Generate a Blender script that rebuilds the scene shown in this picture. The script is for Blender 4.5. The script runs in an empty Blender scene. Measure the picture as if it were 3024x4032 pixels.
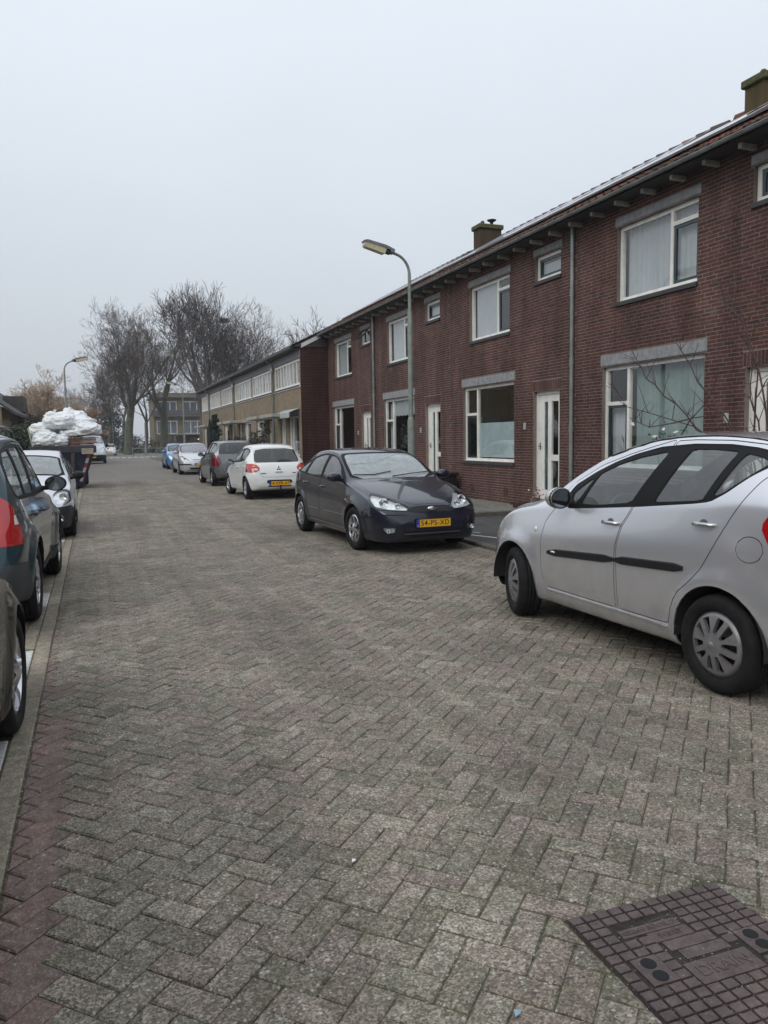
import bpy, math, random
import numpy as np
from mathutils import Matrix, Vector
random.seed(7); np.random.seed(7)
R = math.radians
SC = bpy.context.scene
COL = SC.collection
# ---------------------------------------------------------------- camera
cam_d = bpy.data.cameras.new('camera')
cam_d.sensor_fit = 'VERTICAL'; cam_d.sensor_height = 32.0
cam_d.lens = 3049.8 / 4032 * 32.0
cam_d.clip_start = 0.05; cam_d.clip_end = 3000
cam = bpy.data.objects.new('camera', cam_d); COL.objects.link(cam)
_r = Vector((0.9361985, -0.35113356, -0.01541416)); _u = Vector((0.0474296, 0.08275953, 0.99544025)); _f = Vector((0.34825681, 0.93266076, -0.09413347))
CM = Matrix((_r, _u, -_f)).transposed().to_4x4(); CM.translation = (0, 0, 1.57)
cam.matrix_world = CM
SC.camera = cam
# ---------------------------------------------------------------- world: overcast sky
SUN_EL, SUN_AZ = 42, 235          # degrees; azimuth from +Y clockwise
world = bpy.data.worlds.new('World'); SC.world = world; world.use_nodes = True
wn = world.node_tree.nodes; wl = world.node_tree.links; wn.clear()
out = wn.new('ShaderNodeOutputWorld'); bg = wn.new('ShaderNodeBackground'); wl.new(bg.outputs[0], out.inputs[0])
sky = wn.new('ShaderNodeTexSky'); sky.sky_type = 'NISHITA'; sky.sun_disc = False
sky.sun_elevation = R(SUN_EL); sky.sun_rotation = R(SUN_AZ); sky.air_density = 1.5; sky.dust_density = 4
tc = wn.new('ShaderNodeTexCoord'); sx = wn.new('ShaderNodeSeparateXYZ'); wl.new(tc.outputs['Generated'], sx.inputs[0])
cr = wn.new('ShaderNodeValToRGB'); wl.new(sx.outputs['Z'], cr.inputs[0])
e = cr.color_ramp.elements; e[0].position = 0.0; e[0].color = (3.65, 3.92, 4.3, 1); e[1].position = 1.0; e[1].color = (8.2, 8.65, 9.3, 1)
for p, c in ((0.08, (4.05, 4.38, 4.8)), (0.3, (5.05, 5.45, 5.95)), (0.5, (5.7, 6.15, 6.7))):
    k = cr.color_ramp.elements.new(p); k.color = (*c, 1)
nz = wn.new('ShaderNodeTexNoise'); nz.inputs['Scale'].default_value = 1.6; nz.inputs['Detail'].default_value = 4; wl.new(tc.outputs['Generated'], nz.inputs['Vector'])
nr = wn.new('ShaderNodeMapRange'); wl.new(nz.outputs[0], nr.inputs[0])
for i, v in ((1, 0.3), (2, 0.7), (3, 0.955), (4, 1.045)): nr.inputs[i].default_value = v
vm = wn.new('ShaderNodeVectorMath'); vm.operation = 'SCALE'; wl.new(cr.outputs[0], vm.inputs[0]); wl.new(nr.outputs[0], vm.inputs['Scale'])
mx = wn.new('ShaderNodeMixRGB'); mx.inputs[0].default_value = 0.94; wl.new(sky.outputs[0], mx.inputs[1]); wl.new(vm.outputs[0], mx.inputs[2])
wl.new(mx.outputs[0], bg.inputs[0]); bg.inputs[1].default_value = 0.148
sun_d = bpy.data.lights.new('sun', 'SUN'); sun_d.energy = 1.0; sun_d.angle = R(35); sun_d.color = (1, 0.97, 0.93)
sun = bpy.data.objects.new('sun', sun_d); COL.objects.link(sun)
sd = Vector((math.sin(R(SUN_AZ)) * math.cos(R(SUN_EL)), math.cos(R(SUN_AZ)) * math.cos(R(SUN_EL)), math.sin(R(SUN_EL))))
sun.rotation_euler = sd.to_track_quat('Z', 'Y').to_euler()
SC.view_settings.view_transform = 'Standard'; SC.view_settings.look = 'None'; SC.view_settings.exposure = 0.0; SC.view_settings.gamma = 1.0
SC.view_settings.use_curve_mapping = False
SC.cycles.max_bounces = 8; SC.cycles.transparent_max_bounces = 16

# ---------------------------------------------------------------- materials
MATS = {}
def nmat(name):
    m = bpy.data.materials.new(name); m.use_nodes = True
    n = m.node_tree.nodes; l = m.node_tree.links
    return m, n, l, n['Principled BSDF']
def mixc(n, l, fac, a, b, kind='MIX'):
    x = n.new('ShaderNodeMixRGB'); x.blend_type = kind
    for i, v in ((0, fac), (1, a), (2, b)):
        if hasattr(v, 'is_linked') or hasattr(v, 'links'): l.new(v, x.inputs[i])
        elif isinstance(v, (int, float)): x.inputs[i].default_value = v
        else: x.inputs[i].default_value = (*v[:3], 1)
    return x.outputs[0]
def noise(n, l, scale, detail=4, rough=0.6, vec=None, dim=None):
    t = n.new('ShaderNodeTexNoise'); t.inputs['Scale'].default_value = scale; t.inputs['Detail'].default_value = detail; t.inputs['Roughness'].default_value = rough
    if vec is not None: l.new(vec, t.inputs['Vector'])
    return t.outputs[0]
def ramp(n, l, src, stops):
    c = n.new('ShaderNodeValToRGB'); l.new(src, c.inputs[0]); el = c.color_ramp.elements
    while len(el) > 1: el.remove(el[-1])
    for i, (p, col) in enumerate(stops):
        k = el[0] if i == 0 else el.new(p)
        k.position = p; k.color = (*col[:3], 1) if hasattr(col, '__len__') else (col, col, col, 1)
    return c.outputs[0]
def wpos(n):
    return n.new('ShaderNodeNewGeometry').outputs['Position']
def bump(n, l, h, strength, dist=0.01, prev=None):
    b = n.new('ShaderNodeBump'); b.inputs['Strength'].default_value = strength; b.inputs['Distance'].default_value = dist
    l.new(h, b.inputs['Height'])
    if prev is not None: l.new(prev, b.inputs['Normal'])
    return b.outputs[0]
def M(name, col, rough=0.6, metal=0.0, var=0.12, vs=6.0, coat=0.0, bmp=0.0, bs=60.0, spec=0.5, emis=None):
    """plain material with a little tone variation"""
    if name in MATS: return MATS[name]
    m, n, l, b = nmat(name)
    tcn = n.new('ShaderNodeTexCoord').outputs['Object']
    if var > 0:
        a = tuple(min(1, c * (1 - var)) for c in col); d = tuple(min(1, c * (1 + var)) for c in col)
        f = noise(n, l, vs, 5, 0.65, tcn); f = ramp(n, l, f, [(0.35, a), (0.65, d)])
        l.new(f, b.inputs['Base Color'])
    else: b.inputs['Base Color'].default_value = (*col, 1)
    b.inputs['Roughness'].default_value = rough; b.inputs['Metallic'].default_value = metal
    b.inputs['Coat Weight'].default_value = coat; b.inputs['Coat Roughness'].default_value = 0.03
    b.inputs['Specular IOR Level'].default_value = spec
    if bmp > 0: l.new(bump(n, l, noise(n, l, bs, 4, 0.6, tcn), bmp, 0.01), b.inputs['Normal'])
    if emis: b.inputs['Emission Color'].default_value = (*emis[0], 1); b.inputs['Emission Strength'].default_value = emis[1]
    MATS[name] = m; return m
def paint(name, col, metal=0.6, rough=0.35, dirt=0.35, dirtcol=(0.10, 0.085, 0.07), flake=0.06, cior=1.5, spec=0.5):
    """car paint: clear coat, dull flakes, road film that thickens towards the sill"""
    if name in MATS: return MATS[name]
    m, n, l, b = nmat(name)
    g = n.new('ShaderNodeTexCoord').outputs['Object']; s = n.new('ShaderNodeSeparateXYZ'); l.new(g, s.inputs[0])
    fl = ramp(n, l, noise(n, l, 900, 2, 0.5, g), [(0.3, tuple(c * (1 - flake) for c in col)), (0.7, tuple(min(1, c * (1 + flake)) for c in col))])
    mr = n.new('ShaderNodeMapRange'); l.new(s.outputs['Z'], mr.inputs[0])
    for i, v in ((1, 0.85), (2, 0.2), (3, 0.04), (4, 1.0)): mr.inputs[i].default_value = v
    nn = ramp(n, l, noise(n, l, 7, 6, 0.7, g), [(0.3, 0.35), (0.75, 1.0)])
    mu = n.new('ShaderNodeMath'); mu.operation = 'MULTIPLY'; l.new(mr.outputs[0], mu.inputs[0]); l.new(nn, mu.inputs[1])
    m2 = n.new('ShaderNodeMath'); m2.operation = 'MULTIPLY'; l.new(mu.outputs[0], m2.inputs[0]); m2.inputs[1].default_value = dirt
    l.new(mixc(n, l, m2.outputs[0], fl, dirtcol), b.inputs['Base Color'])
    b.inputs['Metallic'].default_value = metal; b.inputs['Roughness'].default_value = rough
    cw = n.new('ShaderNodeMath'); cw.operation = 'SUBTRACT'; cw.inputs[0].default_value = 1.0; l.new(m2.outputs[0], cw.inputs[1]); l.new(cw.outputs[0], b.inputs['Coat Weight'])
    b.inputs['Coat Roughness'].default_value = 0.035; b.inputs['Coat IOR'].default_value = cior; b.inputs['Specular IOR Level'].default_value = spec
    MATS[name] = m; return m
def glassmat(name, tint, refl=1.0, ior=1.5, rough=0.02, film=0.0, sky_filmcol=(0.5, 0.55, 0.56)):
    """thin pane: tinted see-through plus mirror reflection; film = pale diffuse layer painting sky reflection into the glass"""
    if name in MATS: return MATS[name]
    m = bpy.data.materials.new(name); m.use_nodes = True; n = m.node_tree.nodes; l = m.node_tree.links; n.clear()
    o = n.new('ShaderNodeOutputMaterial'); t = n.new('ShaderNodeBsdfTransparent'); t.inputs[0].default_value = (*tint, 1)
    g = n.new('ShaderNodeBsdfGlossy'); g.inputs['Roughness'].default_value = rough; g.inputs[0].default_value = (refl, refl, refl, 1)
    fr = n.new('ShaderNodeFresnel'); gb = n.new('ShaderNodeNewGeometry'); im = n.new('ShaderNodeMapRange'); l.new(gb.outputs['Backfacing'], im.inputs[0]); im.inputs[3].default_value = ior; im.inputs[4].default_value = 1 / ior; l.new(im.outputs[0], fr.inputs[0])
    mx = n.new('ShaderNodeMixShader'); l.new(fr.outputs[0], mx.inputs[0]); l.new(t.outputs[0], mx.inputs[1]); l.new(g.outputs[0], mx.inputs[2])
    last = mx.outputs[0]
    if film > 0:
        d = n.new('ShaderNodeBsdfDiffuse'); d.inputs[0].default_value = (*sky_filmcol, 1)
        g2 = n.new('ShaderNodeTexCoord').outputs['Object']
        f = ramp(n, l, noise(n, l, 9, 5, 0.7, g2), [(0.3, film * 0.7), (0.7, film * 1.2)])
        m2 = n.new('ShaderNodeMixShader'); l.new(f, m2.inputs[0]); l.new(last, m2.inputs[1]); l.new(d.outputs[0], m2.inputs[2]); last = m2.outputs[0]
    l.new(last, o.inputs[0]); MATS[name] = m; return m

# ---------------------------------------------------------------- object helpers
def mesh(name, V, F, mat=None, N=None, smooth=False, matidx=None):
    me = bpy.data.meshes.new(name); me.from_pydata([tuple(v) for v in V] if not isinstance(V, np.ndarray) else V.tolist(), [], F if not isinstance(F, np.ndarray) else F.tolist())
    if mat is not None:
        for x in (mat if isinstance(mat, (list, tuple)) else [mat]): me.materials.append(x)
    if matidx is not None: me.polygons.foreach_set('material_index', matidx)
    if smooth: me.polygons.foreach_set('use_smooth', [True] * len(me.polygons))
    me.update()
    if N is not None: me.normals_split_custom_set_from_vertices(N.tolist() if isinstance(N, np.ndarray) else N)
    return me
def link(name, me, parent=None, loc=None, rot=None, **props):
    o = bpy.data.objects.new(name, me); COL.objects.link(o)
    if parent is not None: o.parent = parent
    if loc is not None: o.location = loc
    if rot is not None: o.rotation_euler = rot
    for k, v in props.items(): o[k] = v
    return o
def empty(name, loc, rz=0, label=None, category=None, group=None):
    o = bpy.data.objects.new(name, None); COL.objects.link(o); o.location = loc; o.rotation_euler = (0, 0, rz); o.empty_display_size = 0.2
    if label: o['label'] = label
    if category: o['category'] = category
    if group: o['group'] = group
    return o
def kids(o): return [c for c in bpy.data.objects if c.parent == o]
def copy_tree(o, parent=None, index=None):
    if index is None:
        index = {}
        for c in bpy.data.objects:
            if c.parent: index.setdefault(c.parent.name, []).append(c)
    c = o.copy(); COL.objects.link(c); c.parent = parent
    for ch in index.get(o.name, []): copy_tree(ch, c, index)
    return c
class MB:
    """collects shapes into one mesh"""
    def __init__(s): s.V = []; s.F = []; s.S = []; s.MI = []
    def add(s, V, F, smooth=False, mi=0):
        k = len(s.V); s.V += [tuple(v) for v in V]; s.F += [tuple(i + k for i in f) for f in F]; s.S += [smooth] * len(F); s.MI += [mi] * len(F); return s
    def box(s, x0, x1, y0, y1, z0, z1, mi=0, bev=0.0):
        if bev > 0:
            return s.bbox((x0 + x1) / 2, (y0 + y1) / 2, (z0 + z1) / 2, x1 - x0, y1 - y0, z1 - z0, bev, mi)
        V = [(x0, y0, z0), (x1, y0, z0), (x1, y1, z0), (x0, y1, z0), (x0, y0, z1), (x1, y0, z1), (x1, y1, z1), (x0, y1, z1)]
        return s.add(V, [(0, 3, 2, 1), (4, 5, 6, 7), (0, 1, 5, 4), (1, 2, 6, 5), (2, 3, 7, 6), (3, 0, 4, 7)], mi=mi)
    def bbox(s, cx, cy, cz, dx, dy, dz, b, mi=0):
        """box with all edges chamfered by b"""
        V = []; key = {}
        for sx in (-1, 1):
            for sy in (-1, 1):
                for sz in (-1, 1):
                    for ax in range(3):
                        p = [sx * (dx / 2 - b), sy * (dy / 2 - b), sz * (dz / 2 - b)]; p[ax] = (sx * dx / 2, sy * dy / 2, sz * dz / 2)[ax]
                        key[(sx, sy, sz, ax)] = len(V); V.append((cx + p[0], cy + p[1], cz + p[2]))
        F = []
        K = key
        for sg in (-1, 1):
            F.append([K[(sg, a, c, 0)] for a, c in ((-1, -1), (1, -1), (1, 1), (-1, 1))][::sg])
            F.append([K[(a, sg, c, 1)] for a, c in ((-1, -1), (1, -1), (1, 1), (-1, 1))][::-sg])
            F.append([K[(a, c, sg, 2)] for a, c in ((-1, -1), (1, -1), (1, 1), (-1, 1))][::sg])
        for s1 in (-1, 1):
            for s2 in (-1, 1):
                F.append([K[(s1, s2, -1, 0)], K[(s1, s2, -1, 1)], K[(s1, s2, 1, 1)], K[(s1, s2, 1, 0)]][::s1 * s2])
                F.append([K[(s1, -1, s2, 2)], K[(s1, -1, s2, 0)], K[(s1, 1, s2, 0)], K[(s1, 1, s2, 2)]][::s1 * s2])
                F.append([K[(-1, s1, s2, 1)], K[(-1, s1, s2, 2)], K[(1, s1, s2, 2)], K[(1, s1, s2, 1)]][::s1 * s2])
                for s3 in (-1, 1):
                    F.append([K[(s1, s2, s3, 0)], K[(s1, s2, s3, 1)], K[(s1, s2, s3, 2)]][::s1 * s2 * s3])
        return s.add(V, F, mi=mi)
    def tube(s, pts, rad, seg=8, cap=True, mi=0, smooth=True):
        pts = [Vector(p) for p in pts]; n = len(pts); rad = rad if hasattr(rad, '__len__') else [rad] * n
        V = []; ref = None
        for i, p in enumerate(pts):
            t = (pts[min(i + 1, n - 1)] - pts[max(i - 1, 0)]); t.normalize()
            if ref is None: ref = t.orthogonal().normalized()
            ref = (ref - t * ref.dot(t)); ref.normalize() if ref.length > 1e-6 else None
            b = t.cross(ref)
            for k in range(seg):
                a = 2 * math.pi * k / seg; V.append(p + (ref * math.cos(a) + b * math.sin(a)) * rad[i])
        F = [(i * seg + k, i * seg + (k + 1) % seg, (i + 1) * seg + (k + 1) % seg, (i + 1) * seg + k) for i in range(n - 1) for k in range(seg)]
        s.add(V, F, smooth, mi)
        if cap:
            s.add(V[:seg], [tuple(range(seg))[::-1]], mi=mi); s.add(V[-seg:], [tuple(range(seg))], mi=mi)
        return s
    def lathe(s, prof, seg=24, c=(0, 0, 0), axis='z', mi=0, smooth=True):
        """prof: (radius, height) list"""
        V = []
        for r, h in prof:
            for k in range(seg):
                a = 2 * math.pi * k / seg; x, y, z = r * math.cos(a), r * math.sin(a), h
                if axis == 'x': x, y, z = z, x, y
                if axis == 'y': x, y, z = y, z, x
                V.append((c[0] + x, c[1] + y, c[2] + z))
        F = [(i * seg + k, i * seg + (k + 1) % seg, (i + 1) * seg + (k + 1) % seg, (i + 1) * seg + k) for i in range(len(prof) - 1) for k in range(seg)]
        return s.add(V, F, smooth, mi)
    def prism(s, poly, y0, y1, axis='y', mi=0):
        """poly in (x,z) extruded along y (axis y), or (y,z) along x, or (x,y) along z"""
        n = len(poly)
        def P(a, b, t): return {'y': (a, t, b), 'x': (t, a, b), 'z': (a, b, t)}[axis]
        V = [P(a, b, y0) for a, b in poly] + [P(a, b, y1) for a, b in poly]
        F = [tuple(range(n)), tuple(range(2 * n - 1, n - 1, -1))] + [(i, i + n, (i + 1) % n + n, (i + 1) % n) for i in range(n)]
        return s.add(V, F, mi=mi)
    def xf(s, M4, start=0):
        for i in range(start, len(s.V)): s.V[i] = tuple(M4 @ Vector(s.V[i]))
        return s
    def me(s, name, mats):
        me = bpy.data.meshes.new(name); me.from_pydata(s.V, [], s.F)
        for x in (mats if isinstance(mats, (list, tuple)) else [mats]): me.materials.append(x)
        me.polygons.foreach_set('use_smooth', s.S); me.polygons.foreach_set('material_index', s.MI)
        me.update(); return me
    def build(s, name, mats, parent=None, loc=None, rot=None, **kw):
        return link(name, s.me(name, mats), parent, loc, rot, **kw)
def text(s, size, mat, parent, loc, rot, name='lettering', ext=0.001, align='CENTER', bold=0.0, sx=1.0, spacing=None, width=None):
    c = bpy.data.curves.new(name, 'FONT'); c.body = s; c.size = size; c.extrude = ext; c.align_x = align; c.align_y = 'CENTER'; c.offset = bold
    c.materials.append(mat)
    tmp = bpy.data.objects.new(name, c); COL.objects.link(tmp); bpy.context.view_layer.update(); dg = bpy.context.evaluated_depsgraph_get()
    if spacing: c.space_character = spacing; bpy.context.view_layer.update(); dg = bpy.context.evaluated_depsgraph_get()
    me = bpy.data.meshes.new_from_object(tmp.evaluated_get(dg)); bpy.data.objects.remove(tmp); me.name = name
    if width:
        xs = [v.co.x for v in me.vertices]; sx = width / (max(xs) - min(xs))
    o = bpy.data.objects.new(name, me); COL.objects.link(o); o.parent = parent; o.location = loc; o.rotation_euler = rot; o.scale = (sx, 1, 1)
    if not me.materials: me.materials.append(mat)
    return o
# ================================================================ car builder
BLK = M('black_plastic', (.014, .014, .015), .6, spec=.25)
def pchip(pts, x):
    """monotone cubic through pts"""
    P = np.array(pts, float); X, Y = P[:, 0], P[:, 1]; h = np.diff(X); d = np.diff(Y) / h; m = np.zeros(len(X))
    m[0], m[-1] = d[0], d[-1]
    for i in range(1, len(X) - 1):
        if d[i - 1] * d[i] > 0:
            w1, w2 = 2 * h[i] + h[i - 1], h[i] + 2 * h[i - 1]; m[i] = (w1 + w2) / (w1 / d[i - 1] + w2 / d[i])
    x = np.clip(x, X[0], X[-1]); i = np.clip(np.searchsorted(X, x) - 1, 0, len(h) - 1); t = (x - X[i]) / h[i]
    return (2 * t**3 - 3 * t**2 + 1) * Y[i] + (t**3 - 2 * t**2 + t) * h[i] * m[i] + (-2 * t**3 + 3 * t**2) * Y[i + 1] + (t**3 - t**2) * h[i] * m[i + 1]
def sdf(poly, P):
    """signed distance to polygon, positive inside"""
    A = np.array(poly, float); B = np.roll(A, -1, 0); d2 = np.full(len(P), 1e9); ins = np.zeros(len(P), bool)
    for a, b in zip(A, B):
        e = b - a; w = P - a; t = np.clip((w @ e) / max(e @ e, 1e-12), 0, 1); q = w - t[:, None] * e
        d2 = np.minimum(d2, (q**2).sum(1))
        c = ((a[1] <= P[:, 1]) != (b[1] <= P[:, 1]))
        with np.errstate(divide='ignore', invalid='ignore'): xx = a[0] + (P[:, 1] - a[1]) / (b[1] - a[1]) * e[0]
        ins ^= c & (P[:, 0] < xx)
    d = np.sqrt(d2); return np.where(ins, d, -d)
def smoothpoly(poly, n=3, r=.035):
    """outline with small rounded corners"""
    P = np.array(poly, float); Q = []
    for i in range(len(P)):
        a, p, b = P[i - 1], P[i], P[(i + 1) % len(P)]; da, db = np.linalg.norm(a - p), np.linalg.norm(b - p)
        if da > 1e-6 and db > 1e-6: Q += [p + (a - p) * min(r / da, .35), p, p + (b - p) * min(r / db, .35)]
        else: Q.append(p)
    P = np.array(Q)
    for _ in range(n):
        Q = np.roll(P, -1, 0); a = 0.75 * P + 0.25 * Q; b = 0.25 * P + 0.75 * Q
        P = np.stack([a, b], 1).reshape(-1, 2)
    return P
class Surf:
    def __init__(s, V, T):
        s.V = V; s.T = T; s.L = np.zeros(len(T), int); s.names = ['body']; s.N = s.normals()
    def normals(s):
        N = np.zeros_like(s.V); a, b, c = (s.V[s.T[:, i]] for i in range(3)); n = np.cross(b - a, c - a)
        for i in range(3): np.add.at(N, s.T[:, i], n)
        return N / np.maximum(np.linalg.norm(N, axis=1, keepdims=True), 1e-12)
    def cent(s): return s.V[s.T].mean(1)
    def tn(s):
        n = s.N[s.T].mean(1); return n / np.maximum(np.linalg.norm(n, axis=1, keepdims=True), 1e-9)
    def split(s, f, mask):
        f = np.where(np.abs(f) < 1e-6, 1e-6, f); g = f[s.T] > 0; k = g.sum(1); mix = mask & (k > 0) & (k < 3)
        if not mix.any(): return
        T = s.T[mix]; G = g[mix]; L = s.L[mix]
        lone = np.where(G.sum(1) == 1, G.argmax(1), (~G).argmax(1)); ar = np.arange(len(T))
        a, b, c = T[ar, lone], T[ar, (lone + 1) % 3], T[ar, (lone + 2) % 3]
        E = np.concatenate([np.stack([a, b], 1), np.stack([a, c], 1)]); E.sort(1)
        U, inv = np.unique(E, axis=0, return_inverse=True); inv = inv.reshape(-1)
        fa, fb = f[U[:, 0]], f[U[:, 1]]; t = (fa / (fa - fb))[:, None]
        nv = s.V[U[:, 0]] * (1 - t) + s.V[U[:, 1]] * t; nn = s.N[U[:, 0]] * (1 - t) + s.N[U[:, 1]] * t
        nn /= np.maximum(np.linalg.norm(nn, axis=1, keepdims=True), 1e-12); o = len(s.V)
        ab = inv[:len(T)] + o; ac = inv[len(T):] + o
        s.V = np.concatenate([s.V, nv]); s.N = np.concatenate([s.N, nn])
        new = np.concatenate([np.stack([a, ab, ac], 1), np.stack([ab, b, c], 1), np.stack([ab, c, ac], 1)])
        s.T = np.concatenate([s.T[~mix], new]); s.L = np.concatenate([s.L[~mix], L, L, L])
    def region(s, fn, name, cond=None, src=None, gap=0.0):
        """cut along fn(V)=0, give the inside of the outline the label name; gap > 0 leaves a shut line"""
        def msk():
            m = np.ones(len(s.T), bool)
            if cond is not None: m &= cond(s.cent(), s.tn())
            ids = [s.names.index(q) for q in (src or ['body']) if q in s.names]; m &= np.isin(s.L, ids); return m
        s.split(fn(s.V), msk())
        if gap > 0: s.split(fn(s.V) - gap, msk())
        if name not in s.names: s.names.append(name)
        m = msk(); f = fn(s.V)[s.T].mean(1)
        s.L[m & (f > gap)] = s.names.index(name)
        if gap > 0: s.L[m & (f > 0) & (f <= gap)] = -1
    def part(s, name, off=0.0, both=True, side=0):
        if name not in s.names: return None
        m = s.L == s.names.index(name)
        if not m.any(): return None
        T = s.T[m]; u, inv = np.unique(T, return_inverse=True); V = s.V[u] + s.N[u] * off; N = s.N[u].copy(); T = inv.reshape(-1, 3)
        fl = np.array([-1, 1, 1.0])
        if side == 1: return V, T, N
        if side == -1: return V * fl, T[:, ::-1], N * fl
        V2, N2 = V * fl, N * fl
        return np.concatenate([V, V2]), np.concatenate([T, T[:, ::-1] + len(V)]), np.concatenate([N, N2])
def edge_wall(V, T, N, depth):
    """walls along open edges, pushed inwards along the normals"""
    E = np.concatenate([T[:, [0, 1]], T[:, [1, 2]], T[:, [2, 0]]]); K = np.sort(E, 1)
    U, idx, cnt = np.unique(K, axis=0, return_index=True, return_counts=True); B = E[idx[cnt == 1]]
    n = len(B); o = len(V)
    W = np.concatenate([V[B[:, 0]], V[B[:, 1]], V[B[:, 1]] - N[B[:, 1]] * depth, V[B[:, 0]] - N[B[:, 0]] * depth])
    i = np.arange(n); F = np.concatenate([np.stack([i + o, i + o + n * 3, i + o + n * 2], 1), np.stack([i + o, i + o + n * 2, i + o + n], 1)])
    d = V[B[:, 1]] - V[B[:, 0]]; wn_ = np.cross(d, N[B[:, 0]]); wn_ /= np.maximum(np.linalg.norm(wn_, axis=1, keepdims=True), 1e-9)
    return np.concatenate([V, W]), np.concatenate([T, F]), np.concatenate([N, np.tile(wn_, (4, 1))])
def bspl(C, per):
    """uniform cubic b-spline, C: (stations, points, 2), clamped by reflection in y at both ends"""
    a = C[:, 1:2].copy(); a[..., 0] *= -1; b = C[:, -2:-1].copy(); b[..., 0] *= -1
    C = np.concatenate([a, C, b], 1); n = C.shape[1]; out = []
    for i in range(n - 3):
        for t in np.linspace(0, 1, per, endpoint=False):
            w = ((1 - t)**3 / 6, (3 * t**3 - 6 * t**2 + 4) / 6, (-3 * t**3 + 3 * t**2 + 3 * t + 1) / 6, t**3 / 6)
            out.append(sum(w[k] * C[:, i + k] for k in range(4)))
    i = n - 4; w = (0, 1 / 6, 4 / 6, 1 / 6); out.append(sum(w[k] * C[:, i + k] for k in range(4)))
    return np.stack(out, 1)
def hull(sp, ns=90, per=4):
    L = sp['L']; s = np.linspace(0, 1, ns); x = L * (s - 0.82 * np.sin(2 * np.pi * s) / (2 * np.pi))
    g = {k: pchip(sp[k], x) for k in ('zt', 'ze', 'we', 'zl', 'wm', 'zb')}
    zt, ze, we, zl, wm, zb = (g[k] for k in ('zt', 'ze', 'we', 'zl', 'wm', 'zb'))
    wlb = wm - pchip(sp.get('belt_in', [(0, .01), (.4, .03), (1.0, .045), (L - .4, .045), (L, .01)]), x)
    wb = wm - np.minimum(0.05, wm * 0.15); hb = zl - zb
    ki = sp.get('sill_in', 0.0)
    pts = [(0 * x, zb), (wb * .6, zb), (wb - .06, zb), (wb - .01 - ki, zb + .005), (wm - .02 - ki, zb + np.minimum(.12, hb * .3)), (wm - .002, zb + hb * .48), (wm, zb + hb * .72), (wlb + .006, zl - np.minimum(.05, hb * .12)), (wlb - .004, zl + .01)]
    bl = sp.get('bulge', 0.02) * np.clip((ze - zl) / .3, 0, 1)
    for t in (.35, .7): pts.append((wlb + (we - wlb) * t + bl, zl + (ze - zl) * t))
    pts += [(we + .012, ze - np.minimum(.045, (ze - zl) * .15)), (we - .004, ze + .004), (we * .93 - .02, ze + (zt - ze) * .36), (we * .66, ze + (zt - ze) * .70), (we * .33, ze + (zt - ze) * .95), (0 * x, zt)]
    C = np.stack([np.stack(p, 1) for p in pts], 1); G = bspl(C, per); m = G.shape[1]
    V = np.zeros((ns, m, 3)); V[..., 0] = G[..., 0]; V[..., 1] = L / 2 - x[:, None]; V[..., 2] = G[..., 1]
    V[:, 0, 0] = 0; V[:, -1, 0] = 0
    # wheel arch flare
    for xw, r in sp['wheels']:
        d = np.hypot(V[..., 1] - (L / 2 - xw), V[..., 2] - r); ra = r + sp.get('arch', 0.05)
        k = np.clip(1 - np.abs(d - ra) / .13, 0, 1); k = k * k * (3 - 2 * k)
        V[..., 0] += sp.get('flare', .018) * k * (V[..., 0] > .45) * (V[..., 2] < zl[:, None] + .03)
    V = V.reshape(-1, 3); i, j = np.meshgrid(np.arange(ns - 1), np.arange(m - 1), indexing='ij'); a = (i * m + j).ravel()
    T = np.concatenate([np.stack([a, a + m, a + m + 1], 1), np.stack([a, a + m + 1, a + 1], 1)])
    # caps
    c0 = len(V); cap = []
    mid = V[[0]] * 0 + [[0, L / 2, (V[0, 2] + V[m - 1, 2]) / 2]]; mid2 = mid * 0 + [[0, -L / 2, (V[(ns - 1) * m, 2] + V[-1, 2]) / 2]]
    V = np.concatenate([V, mid, mid2]); j = np.arange(m - 1)
    T = np.concatenate([T, np.stack([j * 0 + c0, j, j + 1], 1), np.stack([j * 0 + c0 + 1, j + 1 + (ns - 1) * m, j + (ns - 1) * m], 1)])
    S = Surf(V, T)
    # mirror plane: normals stay in it
    z = np.abs(S.V[:, 0]) < 1e-6; S.N[z, 0] = 0; S.N[z] /= np.maximum(np.linalg.norm(S.N[z], axis=1, keepdims=True), 1e-9)
    if (S.N[:m * ns].reshape(ns, m, 3)[ns // 2, m // 2, 0]) < 0: S.T = S.T[:, ::-1]; S.N = -S.N
    return S
def surf_x(S, y, z):
    """outer half width of the hull near local y,z (for handles, strips)"""
    d = (S.V[:, 1] - y)**2 + (S.V[:, 2] - z)**2 + (S.V[:, 0] < .3) * 9; i = d.argmin(); w = np.exp(-d / (.022**2)) + 1e-12 * (d < .5)
    if w.sum() < 1e-6: return S.V[i], S.N[i]
    return np.array([(S.V[:, 0] * w).sum() / w.sum(), y, z]), S.N[i]
RIMS = {}
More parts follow.
